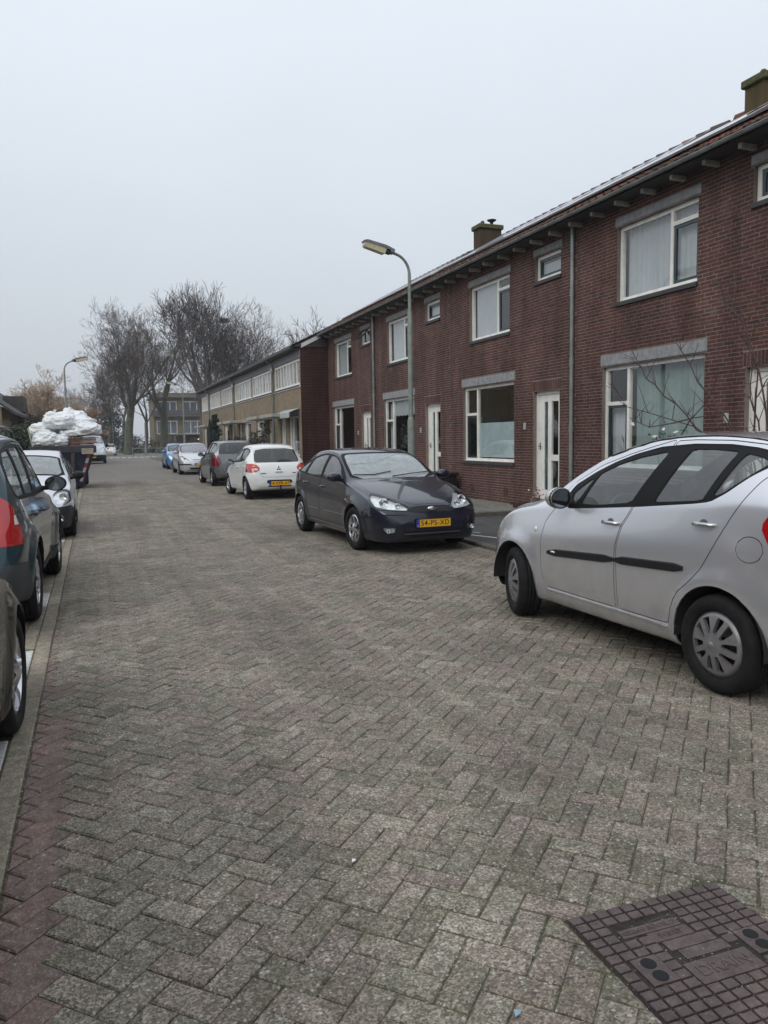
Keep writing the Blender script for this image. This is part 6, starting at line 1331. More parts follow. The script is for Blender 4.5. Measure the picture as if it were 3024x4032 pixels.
# ---------------------------------------------------------------- tan row
XT = 7.408; YB = [28.55, 33.1, 38.05, 43.0, 47.8, 52.6, 56.7]
BAND = M('fascia_grey', (.20, .20, .23), .6); WB = M('band_white', (.60, .60, .58), .5, var=.08); SLATE = M('roof_dark', (.050, .045, .042), .8, var=.35, vs=2, bmp=.4, bs=8); CONC = M('canopy_concrete', (.36, .35, .31), .8, var=.25)
labs = ['nearest tan brick house with a striped awning, next to the maroon gable wall', 'second tan brick house from the maroon gable, dark bush before its window', 'third tan brick house, white door with a lintel block above it', 'fourth tan brick house, tall conifer growing in front', 'fifth tan brick house, closed black parasol standing before it', 'farthest tan brick house at the left end of its row']
for i in range(6):
    y0, y1 = YB[i], YB[i + 1]; yc = (y0 + y1) / 2; w = y1 - y0
    o = empty('terraced_house', (XT, yc, 0), 0, labs[i], 'house', 'tan brick terraced houses')
    if i == 0: wn_ = (28.95, 30.65); dn = (31.15, 32.1)
    else: wn_ = (y0 + w * .10, y0 + w * .47) if i % 2 == 0 else (y0 + w * .44, y0 + w * .82); dn = (y0 + w * .60, y0 + w * .60 + .95) if i % 2 == 0 else (y0 + w * .10, y0 + w * .10 + .95)
    gw = (wn_[0], wn_[1], 1.0 if i else .95, 2.50); gd = (dn[0], dn[1], .20, 2.45); ub = (y0 + .12, y1 - .12, 3.66, 4.62)
    wall_bed(o, y0, y1, -.05, 5.0, [gw, gd, ub], XT, TAN, name='wall')
    n_ = 8; st = (ub[1] - ub[0]) / n_
    dress = []
    for k in range(n_):
        if random.random() < .72: dress.append(('net', ub[0] + k * st + .04, ub[0] + (k + 1) * st - .04 - random.choice([0, .2]), 3.70, 4.60))
    window(o, *ub, [ub[0] + st * k for k in range(1, n_)], [], 0, dress, X=XT, t=.075, rev=.02)
    b = MB(); b.box(-.02, .0, y0 - yc, y1 - yc, 4.66, 4.93); b.build('fascia', BAND, o); b = MB(); b.box(-.03, -.002, y0 - yc, y1 - yc, 3.56, 3.63); b.build('sill_board', WB, o)
    window(o, *gw, [gw[1] - .45], [], .16, [('net', gw[0] + .1, gw[0] + .5, 1.0, 2.4), ('blind', gw[0] + .1, gw[1] - .1, 2.2, 2.45)] if i % 2 else [('net', gw[1] - .5, gw[1] - .08, 1.0, 2.4)], X=XT, t=.07)
    door(o, *gd, X=XT)
    b = MB(); c0, c1 = min(gd[0], gw[0]) - .1, max(gd[1], gd[1]) + .2; b.bbox(-.35, (gd[0] + gd[1]) / 2 - yc + (.5 if i % 2 else -.2), 2.56, .80, 2.3, .13, .01); b.build('canopy', CONC, o)
    # roof with verge at the near gable
    ye0 = y0 - (.02 if i else .05)
    P_ = [(7.12, 5.03), (11.5, 5.03 + 4.38 * .5), (15.9, 5.03)]
    b = MB(); V = [(x - XT, yy - yc, z) for yy in (ye0, y1) for x, z in P_]; b.add(V, [(0, 3, 4, 1), (1, 4, 5, 2), (0, 1, 2), (3, 5, 4)])
    b.build('roof', SLATE, o)
    rt = MB()
    for r_ in range(14):   # slate courses as steps
        u = r_ * .34; x0 = 7.10 + u * .894; z0 = 5.05 + u * .447; rt.box(0, 0.01, 0, 0.01, 0, 0.01) if False else rt.add([(x0 - XT, ye0 - yc, z0 + .045), (x0 + .32 - XT, ye0 - yc, z0 + .165), (x0 + .32 - XT, y1 - yc, z0 + .165), (x0 - XT, y1 - yc, z0 + .045), (x0 - XT, ye0 - yc, z0 + .0), (x0 - XT, y1 - yc, z0 + .0)], [(0, 1, 2, 3), (4, 0, 3, 5)])
    rt.build('tile_courses', SLATE, o, kind='stuff')
    b = MB(); b.box(7.02 - XT, 7.14 - XT, y0 - yc, y1 - yc, 4.97, 5.07); b.build('gutter', M('gutter_black', (.03, .03, .032), .5), o)
    b = MB(); b.box(7.14 - XT, -.022, y0 - yc, y1 - yc, 4.955, 4.975); b.build('soffit', SOFF, o)
    if i in (1, 3, 5):
        b = MB(); yy = y0 + .02 - yc; b.tube([(7.08 - XT, yy, 4.96), (7.34 - XT, yy, 4.75), (7.34 - XT, yy, .1)], .045, 8); b.lathe([(.07, 0), (.10, .18), (.06, .2)], 10, (7.34 - XT, yy, 4.45)); b.build('drainpipe', ZINC, o)
    if i == 0:
        # maroon gable wall facing us
        gb = MB(); z_ = lambda x: 5.02 + (x - 7.30) * .5
        gb.add([(0.0, -w / 2, -.05), (1.13, -w / 2, -.05), (1.13, -w / 2, z_(8.54)), (0.0, -w / 2, z_(7.42))], [(0, 1, 2, 3)]); gb.build('gable_bed', MORT, o)
        bm_ = brick_wall
        k = 0; st_ = MB(); items = []
        while k * CH < 5.6:
            a = k * CH; t = XT - (BL / 2 if k % 2 else 0) - .002
            while t < D + .02:
                s, e_ = max(t, XT - .002), min(t + BL, D + .0); t += BL
                if e_ - s < .02 or a + CH > z_((s + e_) / 2) - .10: continue
                items.append((s, e_, a, a + CH))
            k += 1
        items.sort(key=lambda q: abs(q[2] - 3.4)); cache = {}
        for q_i, (s, e_, a, b2) in enumerate(items):
            g = .0045; y_ = y0 - .014 + random.uniform(-.001, .001); V = [(x, yy, z) for yy in (y_, y0) for x, z in ((s + g, a + g), (e_ - g, a + g), (e_ - g, b2 - g), (s + g, b2 - g))]; F = [(0, 1, 2, 3), (0, 4, 5, 1), (1, 5, 6, 2), (2, 6, 7, 3), (3, 7, 4, 0)]
            if q_i < 300: c_ = Vector(((s + e_) / 2, y0, (a + b2) / 2)); link('brick', mesh('brick', [tuple(Vector(v) - c_) for v in V], F, BRKD), o, c_ - o.location)
            else: st_.add([(v[0] - XT, v[1] - yc, v[2]) for v in V], F)
        st_.build('brickwork', BRKD, o, kind='stuff')
        b = MB(); b.add([(x - XT, yy - yc, z) for yy in (y0 - .075, y0 - .03) for x, z in ((7.45, z_(7.45) - .10), (8.47, z_(8.47) - .10), (8.47, z_(8.47) + .05), (7.45, z_(7.45) + .05))], [(0, 1, 2, 3), (7, 6, 5, 4), (0, 4, 5, 1), (1, 5, 6, 2), (2, 6, 7, 3), (3, 7, 4, 0)]); b.build('barge_board', WB, o)
        # striped awning over the window
        aw = MB(); n2 = 24; a0, a1 = 28.75 - yc, 31.15 - yc
        for k in range(n2):
            ya, yb = a0 + (a1 - a0) * k / n2, a0 + (a1 - a0) * (k + 1) / n2
            aw.add([(-.03, ya, 2.78), (-.03, yb, 2.78), (-.42, yb, 2.62), (-.42, ya, 2.62)], [(0, 1, 2, 3)], mi=k % 2); aw.add([(-.42, ya, 2.62), (-.42, yb, 2.62), (-.43, yb, 2.42 + .02 * (k % 2)), (-.43, ya, 2.42 + .02 * (k % 2))], [(0, 1, 2, 3)], mi=k % 2)
        aw.build('awning', [M('awning_white', (.62, .64, .64), .8), M('awning_grey', (.16, .20, .20), .8)], o)
# row on the near left, outside the frame but standing in the street and mirrored in glass and paint
for i in range(6):
    y0 = -12 + i * 5.6; o = empty('terraced_house', (-11.5, y0 + 2.8, 0), 0, 'mirrored brick house across the street, ' + ['first', 'second', 'third', 'fourth', 'fifth', 'last'][i] + ' from behind the camera', 'house', 'houses across the street')
    b = MB(); b.box(-8, 0, -2.8, 2.8, -.05, 5.4); b.build('wall', BRK, o); b = MB(); b.prism([(.4, 5.4), (-4, 8), (-8.4, 5.4)], -2.8, 2.8, 'y'); b.build('roof', SLATE, o)
    for a, c, d, e_ in ((-2.4, -.3, 1.0, 2.7), (-2.4, -.3, 3.8, 5.0), (1.2, 2.1, .2, 2.4)):
        b = MB(); frame_grid(b, .005, a, c, d, e_, .07, .03, [(a + c) / 2] if c - a > 1 else []); b.build('window_frame', FRAME, o); b = MB(); b.box(.001, .012, a + .07, c - .07, d + .07, e_ - .07); b.build('pane', M('pane_dark', (.05, .06, .065), .08, coat=1), o)
# ================================================================ street lamps
PGRN = M('lamp_post_grey_green', (.22, .25, .22), .55, .1, var=.18, vs=8); LHEAD = M('lamp_head_grey', (.17, .17, .18), .5, .2, var=.3, vs=12); LLENS = M('lamp_lens_yellowed', (.50, .45, .27), .25, var=.2, vs=10, coat=.6)
def lamp(x, y, rz, label, s=1.0):
    o = empty('street_lamp', (x, y, .1 if x > 5 else 0), R(rz), label, 'street lamp', 'street lamps'); o.scale = (s, s, s)
    b = MB(); b.lathe([(.068, -.1), (.066, 1.80), (.050, 1.86), (.045, 1.87)], 14); b.lathe([(.046, 1.86), (.044, 3.80), (.033, 3.86)], 14)
    pts = [(0, 0, 3.84), (0, 0, 4.50)] + [(-.34 + .34 * math.cos(a), 0, 4.50 + .36 * math.sin(a)) for a in np.linspace(R(12), R(74), 7)] + [(-.37, 0, 4.885)]
    b.tube(pts, [.032, .030] + [.026] * (len(pts) - 2), 10); b.build('pole', PGRN, o)
    hd = empty('lamp_head', (-.39, 0, 4.895)); hd.parent = o; hd.rotation_euler = (0, R(13), 0); hd.scale = (.80, .9, .85)
    b = MB(); b.prism([(.10, -.035), (.10, .05), (-.12, .085), (-.58, .075), (-.66, .04), (-.665, .015), (.0, .012), (.02, -.035)], -.085, .085, 'y'); b.build('housing', LHEAD, hd)
    b = MB(); b.prism([(-.10, .012), (-.64, .012), (-.63, -.055), (-.60, -.085), (-.14, -.105), (-.11, -.09)], -.078, .078, 'y'); b.build('diffuser', LLENS, hd)
    b = MB(); b.bbox(-.035, 0, -.03, .14, .11, .09, .02); b.build('gear_box', M('lamp_black', (.02, .02, .022), .5), hd)
    return o
lamp(5.66, 13.62, 0, 'tall grey-green street lamp right behind the dark grey hatchback')
l2 = lamp(5.20, 48.0, 0, 'street lamp further down the right kerb, before the far tree trunks')
l3 = lamp(-.92, 34.0, 180, 'street lamp at left, rising behind the white rubble bags'); l3.rotation_euler[2] = R(180 - 8)
l4 = lamp(3.0, 125, 0, 'tiny street lamp far away at the left of the first tree trunk')
b = MB(); b.bbox(0, 0, 2.3, .42, .04, .5, .01); o = b.build('street_sign', M('sign_back', (.16, .19, .21), .5), None, (-1.15, 33.7, 0)); o['label'] = 'blue-grey back of a traffic sign beside the left street lamp'; o['category'] = 'traffic sign'
b = MB(); b.tube([(0, 0, 0), (0, 0, 2.6)], .03, 8); b.build('sign_post', ZINC, o)
# ================================================================ bare trees
BARK = M('bark_grey', (.085, .072, .062), .95, var=.35, vs=3, bmp=.5, bs=14); BARKG = M('bark_green', (.085, .092, .066), .95, var=.3, vs=2, bmp=.5, bs=10); TWIG = M('twig_brown', (.105, .080, .072), .95, var=.3, vs=1.5)
def tree(x, y, H, label, seed, r0=.35, fork=.28, spread=38, up=.25, levels=6, twig=None, bark=None, lean=(0, 0), droop=0, kids_=(3, 4), twigr=.014, name='bare_tree', lenk=.72, width=1.0, aspect=1.0, group=None, cat='tree', dens=1.0):
    rng = random.Random(seed); T_ = MB(); W_V = []; W_F = []
    root = empty(name, (x, y, 0), 0, label, cat, group)
    def seg(p, d, L_, r, lev):
        """one limb: bends a little, then splits"""
        n_ = 4 if lev < 3 else (3 if lev < 5 else 2); pts = [p]; q = p.copy(); dd = d.copy(); rads = [r]
        for i in range(n_):
            dd = (dd + Vector((rng.uniform(-1, 1), rng.uniform(-1, 1), rng.uniform(-.6, .6))) * (.10 + .04 * lev) + Vector((0, 0, up * (.25 if droop == 0 or lev < 3 else -droop)))).normalized()
            q = q + dd * (L_ / n_); pts.append(q.copy()); rads.append(r * (1 - .38 * (i + 1) / n_))
        if lev <= 3: T_.tube(pts, rads, 7 if lev == 0 else (5 if lev < 3 else 3), False)
        else:
            # thin twig: three-sided sliver
            for i in range(n_):
                a, b_ = pts[i], pts[i + 1]; t = (b_ - a).normalized(); u = t.orthogonal().normalized(); v = t.cross(u); k = len(W_V); ra, rb = max(rads[i], twigr), max(rads[i + 1], twigr * .6)
                for (c_, rr_) in ((a, ra), (b_, rb)):
                    for ang in (0, 2.1, 4.2): W_V.append(tuple(c_ + (u * math.cos(ang) + v * math.sin(ang)) * rr_))
                W_F.extend([(k, k + 1, k + 4, k + 3), (k + 1, k + 2, k + 5, k + 4), (k + 2, k, k + 3, k + 5)])
        if lev >= levels: return
        nk = rng.randint(*kids_) if lev > 0 else rng.randint(3, 5)
        for c in range(nk):
            if c == 0: at = len(pts) - 1; ang = R(rng.uniform(4, 16))
            else: at = rng.randint(1 if lev else 3, len(pts) - 1); ang = R(rng.uniform(spread * .6, spread * 1.25))
            base = pts[at]; ax_ = dd.orthogonal().normalized(); ax_.rotate(Matrix.Rotation(rng.uniform(0, 6.28), 3, dd)); nd = dd.copy(); nd.rotate(Matrix.Rotation(ang, 3, ax_))
            if aspect != 1.0: nd = Vector((nd.x, nd.y, nd.z * aspect)).normalized()
            seg(base, nd, L_ * lenk * rng.uniform(.75, 1.12), rads[at] * (.78 if c == 0 else rng.uniform(.45, .65)), lev + 1)
    seg(Vector((0, 0, -.2)), Vector((lean[0], lean[1], 1)).normalized(), H * fork, r0, 0)
    # scale to the wanted height and width
    allz = max(max(v[2] for v in T_.V), max((v[2] for v in W_V), default=0)); k = H / allz
    sc = lambda v: (v[0] * k * width, v[1] * k * width, v[2] * k)
    T_.V = [sc(v) for v in T_.V]; W_V = [sc(v) for v in W_V]
    T_.build('trunk', bark or BARK, root); link('crown', mesh('crown', W_V, W_F, twig or TWIG), root, kind='stuff')
    return root
GT = 'bare trees at the end of the street'
t_ = tree(4.45, 108, 21, 'bare spreading tree at left, thick greenish trunk behind the hump markings', 3, r0=.55, fork=.26, spread=40, bark=BARKG, width=1.05, levels=7, kids_=(3, 4), twigr=.012, aspect=1.2, group=GT)
t_.rotation_euler[2] = R(180)
tree(7.2, 116, 16, 'thin bare tree between the two thick mossy trunks', 5, r0=.26, fork=.36, spread=34, levels=6, group=GT)
tree(9.2, 112, 20, 'bare tree with a leaning pale green trunk forking low, left of the far flats', 11, r0=.50, fork=.24, spread=38, bark=BARKG, lean=(.10, 0), levels=7, kids_=(3, 4), twigr=.012, aspect=1.2, group=GT)
t_ = tree(12.3, 92, 21.3, 'tallest bare tree, dense upright limbs, a dark nest in its crown', 21, r0=.40, fork=.12, spread=31, up=.5, levels=7, kids_=(2, 4), width=1.0, lenk=.82, twigr=.011, group=GT, twig=M('twig_dark', (.072, .060, .057), .95, var=.3, vs=1.5))
t_.rotation_euler[2] = R(110)
tree(17.6, 98, 19.5, 'wide bare tree with arching branches above the far end of the tan roofs', 33, r0=.42, fork=.16, spread=42, up=.32, levels=7, kids_=(3, 4), lenk=.80, width=.95, twigr=.010, group=GT)
tree(23.5, 84, 15.5, 'bare tree rising behind the middle of the tan roofs', 44, r0=.3, fork=.2, spread=38, levels=6, kids_=(3, 4), group=GT, width=.9)
tree(29.0, 86, 14.5, 'faint bare tree just above the nearer tan roof ridge, right of the others', 45, r0=.3, fork=.2, spread=38, levels=6, kids_=(3, 4), group=GT, width=.8)
tree(2.2, 122, 14.5, 'slim bare tree at the far left of the group, purple-brown twigs', 52, r0=.28, fork=.25, spread=40, levels=7, kids_=(2, 4), group=GT)
tree(.9, 150, 12, 'pale misty bare tree far behind the skip', 53, r0=.28, fork=.25, spread=42, levels=6, kids_=(3, 4), group=GT)
for i, (x, y, H, s) in enumerate(((-7.5, 155, 14, 61), (6.0, 168, 16, 62), (13.5, 150, 14, 63), (-1.8, 185, 15, 64))): tree(x, y, H, ['misty bare tree behind the willow', 'misty bare tree seen between the two thick trunks', 'misty bare tree behind the far flats', 'faintest bare tree at the end of the street'][i], s, r0=.3, fork=.25, spread=42, levels=6, kids_=(2, 4), group=GT)
b = MB(); rng = random.Random(4)
for i in range(160):
    a = rng.uniform(0, 6.28); el = rng.uniform(-1, .6); r_ = rng.uniform(.15, .55); c = Vector((math.cos(a) * r_, math.sin(a) * r_, el * .32)); d = Vector((-math.sin(a), math.cos(a), rng.uniform(-.3, .3))) * .3; b.tube([c - d, c, c + d], .022, 3, False)
o = b.build('bird_nest', TWIG, None, (16.4, 97, 16.0), kind=None) if False else b.build('bird_nest', TWIG, None, (15.8, 97.0, 16.3)); o['label'] = 'dark twiggy nest high in the bare crowns'; o['category'] = 'nest'
# willow, orange-brown
WIL = M('willow_twig', (.42, .33, .25), .95, var=.3, vs=1.2); tree(-3.55, 62, 7.3, 'orange-brown willow with a forked dark trunk behind the rubble bags', 71, r0=.30, fork=.26, spread=44, up=.28, levels=7, kids_=(3, 4), twig=WIL, twigr=.012, name='willow_tree', width=1.25, lenk=.76)
WIL2 = M('hornbeam_leaf', (.26, .17, .12), .95, var=.3, vs=1.2); tree(-.9, 66, 5.3, 'lower orange-brown bush tree behind the left street lamp', 72, r0=.2, fork=.2, spread=40, up=.3, levels=7, kids_=(3, 4), twig=WIL2, twigr=.012, width=1.1, lenk=.76)
# ================================================================ leafy masses: clumps of leaf-sized faces through the volume
def leafmass(name, dims, n_, mat, loc, label, cat, seed=1, size=.05, shape='box', clumps=14, part=None, parent=None, group=None, holes=.0):
    rng = random.Random(seed); V = []; F = []; cl = []
    for i in range(clumps):
        if shape == 'box': cl.append((Vector((rng.uniform(-1, 1) * dims[0] / 2, rng.uniform(-1, 1) * dims[1] / 2, rng.uniform(.05, .95) * dims[2])), rng.uniform(.25, .5) * min(dims[0], dims[2], 2)))
        elif shape == 'cone': z = rng.random() ** 1.1; a = rng.uniform(0, 6.28); rr_ = (1 - z) * rng.uniform(.2, .9) + .06; cl.append((Vector((math.cos(a) * rr_ * dims[0] / 2, math.sin(a) * rr_ * dims[1] / 2, z * dims[2])), (.16 + .22 * (1 - z)) * dims[0] * .6))
        else: a = rng.uniform(0, 6.28); el = rng.uniform(-.6, 1) ; rr_ = rng.uniform(.3, .8); cl.append((Vector((math.cos(a) * rr_ * dims[0] / 2, math.sin(a) * rr_ * dims[1] / 2, (el + .6) / 1.6 * dims[2] * .85 + .1)), rng.uniform(.2, .36) * min(dims[0], dims[2])))
    for i in range(n_):
        c, r_ = cl[rng.randrange(len(cl))]; d = Vector((rng.gauss(0, 1), rng.gauss(0, 1), rng.gauss(0, 1))).normalized() * r_ * rng.uniform(.55, 1.05); p = c + d
        if p.z < .0: p.z = abs(p.z) * .3
        u = Vector((rng.gauss(0, 1), rng.gauss(0, 1), rng.gauss(0, .7))).normalized(); v = u.orthogonal().normalized(); v.rotate(Matrix.Rotation(rng.uniform(0, 6.28), 3, u)); s_ = size * rng.uniform(.5, 1.4); k = len(V); V += [tuple(p - u * s_), tuple(p + v * s_ * .5), tuple(p + u * s_), tuple(p - v * s_ * .5)]; F.append((k, k + 1, k + 2, k + 3))
    if parent is None:
        o = empty(name, loc, 0, label, cat, group)
    else: o = parent
    link(part or 'foliage', mesh(part or 'foliage', V, F, mat), o, kind='stuff')
    st = MB(); rng2 = random.Random(seed + 5)
    for c, r_ in cl[:10]: st.tube([(c.x * .15, c.y * .15, 0), tuple(c * .55 + Vector((0, 0, .05))), tuple(c)], [.03, .02, .008], 5, False)
    st.build('stems', BARK, o, kind='stuff'); return o
LF = lambda nm, c, v=.45: M(nm, c, .7, var=v, vs=5)
L_DK = LF('leaf_dark', (.022, .040, .020)); L_IVY = LF('leaf_ivy', (.045, .065, .030)); L_CON = LF('leaf_conifer', (.020, .048, .038)); L_HED = LF('leaf_hedge', (.050, .060, .028))
leafmass('dark_conifer', (4.6, 4, 6.4), 5200, L_CON, (.95 + 1.6, 132, 0), 'dark green conifer far away, left of the first thick trunk', 'conifer', 3, .16, 'blob', 26)
leafmass('conifer', (1.5, 1.5, 2.9), 5200, L_CON, (6.6, 44.9, .1), 'tall dark conifer in front of the tan houses, reaching above their canopies', 'conifer', 4, .05, 'cone', 40)
leafmass('garden_bush', (1.5, 1.8, 1.6), 5200, L_DK, (6.7, 36.2, .1), 'round dark evergreen bush in front of the tan houses, nearest of the two', 'bush', 6, .045, 'blob', 26)
leafmass('climbing_plant', (.5, 1.4, 2.3), 2200, LF('leaf_brownish', (.065, .058, .04)), (7.0, 34.6, .1), 'brownish climbing plant at the tan wall beside the round bush', 'plant', 7, .04, 'box', 16)
hedge = leafmass('hedge', (5.0, 9, 2.15), 15000, L_HED, (-4.6, 41.5, 0), 'dark clipped hedge at the left, behind the off-road car', 'hedge', 8, .09, 'box', 60)
hedge2 = leafmass('hedge', (1.6, 3.0, 2.3), 5200, L_DK, (-2.45, 39.0, 0), 'ivy-covered end of the left hedge, next to the skip', 'hedge', 9, .07, 'box', 30)
leafmass('garden_shrubs', (6.0, 8, 3.2), 9000, LF('leaf_olive', (.06, .062, .035)), (-5.4, 52, 0), 'untidy olive shrubs under the roof edge of the left house', 'shrubs', 10, .11, 'blob', 30)
leafmass('bush', (3.2, 3, 2.8), 3000, LF('leaf_rust', (.13, .075, .045)), (-.2, 74, 0), 'rust-brown beech hedge behind the skip bags', 'bush', 12, .10, 'blob', 16)
leafmass('bush', (4.5, 3, 2.2), 2600, LF('leaf_olive2', (.085, .08, .045)), (13.2, 99, 0), 'olive shrub before the far flats, right of the lamp post', 'bush', 13, .12, 'blob', 16)
leafmass('undergrowth', (9, 3, 2.2), 4200, LF('leaf_brown_under', (.055, .047, .038)), (7.6, 122, 0), 'brown undergrowth between the thick trunks', 'undergrowth', 14, .13, 'box', 40)
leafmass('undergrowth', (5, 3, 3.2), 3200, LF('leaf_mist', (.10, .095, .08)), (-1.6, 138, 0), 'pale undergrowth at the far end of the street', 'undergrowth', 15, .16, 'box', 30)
# wooden fence before the hedge
fn = empty('garden_fence', (-4.5, 36.6, 0), 0, 'weathered vertical board fence with white caps in front of the hedge', 'fence')
FW = M('fence_wood', (.16, .13, .095), .9, var=.35, vs=6); x = -1.9
while x < 1.2:
    b = MB(); b.box(x, x + .135, -.012, .012, 0, 1.78 + random.uniform(-.02, .02)); b.build('board', FW, fn); x += .145
for xx in (-1.2, -.4, .7): b = MB(); b.bbox(xx, .07, 1.0, .09, .09, 2.0, .01); b.build('post', FW, fn); b = MB(); b.lathe([(.10, 2.0), (.08, 2.06), (0, 2.09)], 10, (xx, .07, 0)); b.build('post_cap', WB, fn)
# ================================================================ left house gable, dormer
h = empty('house', (-6.5, 48, 0), 0, 'tan house at the left edge with a dark sloping roof and a blue-grey dormer', 'house')
b = MB(); b.add([(-6, -3, 0), (2.15, -3, 0), (2.15, -3, 3.55), (-2, -3, 6.6), (-6, -3, 6.6), (-6, 40, 0), (2.15, 40, 0), (2.15, 40, 3.55), (-2, 40, 6.6)], [(0, 1, 2, 3, 4), (1, 6, 7, 2)]); b.build('wall', TAN, h)
b = MB(); b.prism([(2.75, 3.15), (2.75, 3.30), (-2.2, 6.95), (-2.2, 6.78)], -3.25, 40, 'y'); b.build('roof', SLATE, h)
b = MB(); b.box(-.6, 1.0, .2, 3.0, 4.3, 5.9); b.build('dormer', M('dormer_blue', (.13, .17, .20), .6), h); b = MB(); b.box(-.7, 1.15, .1, 3.1, 5.9, 6.05); b.build('dormer_roof', M('dormer_edge', (.20, .27, .27), .6), h)
b = MB(); b.box(-.35, .75, .188, .196, 4.75, 5.55); b.build('dormer_window', M('pane_dark', (.05, .06, .065), .08, coat=1), h)
for yy in (4, 12, 22): b = MB(); b.box(2.155, 2.19, yy, yy + 2.2, 1.2, 2.6); b.build('window', FRAME, h)
b = MB(); b.box(1.2, 2.4, 8, 11, 3.7, 4.7); b.build('dormer_box', SLATE, h)
# far flats behind the trees
fl = empty('apartment_building', (18.4, 132, 0), 0, 'three storey tan flats with white window bands behind the tree trunks', 'flats')
b = MB(); b.box(-7.0, 14, 0, 9, 0, 7.6); b.build('wall', M('flats_brick', (.16, .135, .085), .9, var=.2, vs=1), fl)
b = MB(); b.box(-7.3, 14, -.5, 9, 7.0, 7.25); b.box(-7.3, 14, -.6, 0, 4.55, 4.75); b.build('balcony_slabs', M('flats_slab', (.15, .155, .16), .8), fl)
fl.scale = (1.26, 1.26, 1.26)
for k in range(6):
    for (z0, z1) in ((5.0, 6.5), (2.3, 4.0)):
        a = -6.7 + k * 3.4; b = MB(); frame_grid_y = [(a, a + 2.6)]; b.box(a, a + 2.6, -.06, -.01, z0, z0 + .1); b.box(a, a + 2.6, -.06, -.01, z1 - .1, z1)
        for q in (0, .85, 1.7, 2.5): b.box(a + q, a + q + .1, -.06, -.01, z0 + .1, z1 - .1)
        b.build('window_frame', WB, fl); b = MB(); b.box(a + .05, a + 2.55, -.03, -.005, z0 + .05, z1 - .05); b.build('pane', M('pane_far', (.11, .13, .15), .15, coat=.8), fl)
b = MB(); b.box(-7.3, 14, -.65, -.55, 4.75, 5.35); b.build('balcony_panel', M('flats_panel', (.10, .10, .11), .7), fl)
b = MB(); b.box(-5, 6, -4, 0, 2.15, 2.3)
for xx in (-4.9, -1.5, 2, 5.8): b.box(xx, xx + .12, -3.9, -3.78, 0, 2.15)
b.build('porch', M('porch_pale', (.26, .28, .27), .8), fl)
b = MB(); b.lathe([(0, -.14), (.12, -.08), (.14, 0), (.1, .1), (0, .16)], 10); o = b.build('porch_light', M('orange_light', (.9, .35, .1), .5, emis=((1, .45, .12), 5)), None, (15.9, 127.0, 2.0)); o['label'] = 'small glowing orange lamp at the porch of the far flats'; o['category'] = 'lamp'
# pale tower blocks in the mist at the left
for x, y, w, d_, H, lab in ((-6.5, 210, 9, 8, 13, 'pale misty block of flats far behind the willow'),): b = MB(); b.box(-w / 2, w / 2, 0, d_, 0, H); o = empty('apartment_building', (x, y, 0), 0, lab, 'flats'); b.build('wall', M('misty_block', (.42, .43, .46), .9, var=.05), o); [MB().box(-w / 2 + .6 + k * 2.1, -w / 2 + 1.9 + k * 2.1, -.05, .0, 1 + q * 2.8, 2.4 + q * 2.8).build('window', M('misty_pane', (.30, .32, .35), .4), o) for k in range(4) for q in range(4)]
for i in range(7):
    b = MB(); b.tube([(0, 0, 0), (0, 0, 1.0)], .05, 6); b.bbox(.7, 0, .85, 1.4, .05, .09, .01); o = b.build('barrier_rail', M('rail_green', (.16, .22, .20), .6), None, (4.6 + i * 1.45, 101 + i * .1, 0)) if i < 6 else None
    if o: o['label'] = 'low green rail among the tree trunks, section %s from the left' % ('first', 'second', 'third', 'fourth', 'fifth', 'last')[i]; o['category'] = 'railing'; o['group'] = 'low green rails by the trees'
b = MB(); b.bbox(0, 0, .6, 1.5, .7, 1.2, .04); o = b.build('utility_cabinet', M('cabinet_green', (.07, .10, .095), .6), None, (10.35, 97, 0)); o['label'] = 'dark green utility cabinet right of the leaning trunk'; o['category'] = 'cabinet'
b = MB(); b.tube([(0, 0, 0), (0, 0, 4.0)], [.09, .07], 8); o = b.build('pale_post', PGRN, None, (6.15, 100, 0)); o['label'] = 'slim pale post standing right beside the first thick trunk'; o['category'] = 'post'
# ================================================================ things at the houses
o = empty('storage_box', (8.08, 17.75, .12), 0, 'black plastic storage box with a lid against the wall, behind the dark grey hatchback', 'storage box')
b = MB(); b.bbox(0, 0, .27, .52, 1.15, .50, .02); b.build('body', BLK, o); b = MB(); b.bbox(0, 0, .56, .60, 1.25, .07, .02); b.build('lid', BLK, o); b = MB(); b.bbox(-.1, -.75, .10, .45, .3, .14, .01); b.build('side_tray', M('tray_dark', (.03, .025, .028), .6), o)
o = empty('parasol', (6.9, 49.3, .1), 0, 'closed black parasol in front of the tan houses, beside the second drainpipe', 'parasol')
b = MB(); b.lathe([(.05, .25), (.20, .35), (.22, .9), (.16, 1.9), (.08, 2.6), (.0, 2.95)], 12); b.build('folded_canopy', M('parasol_black', (.014, .013, .016), .9), o); b = MB(); b.tube([(0, 0, 0), (0, 0, .4)], .025, 8); b.build('pole', ZINC, o)
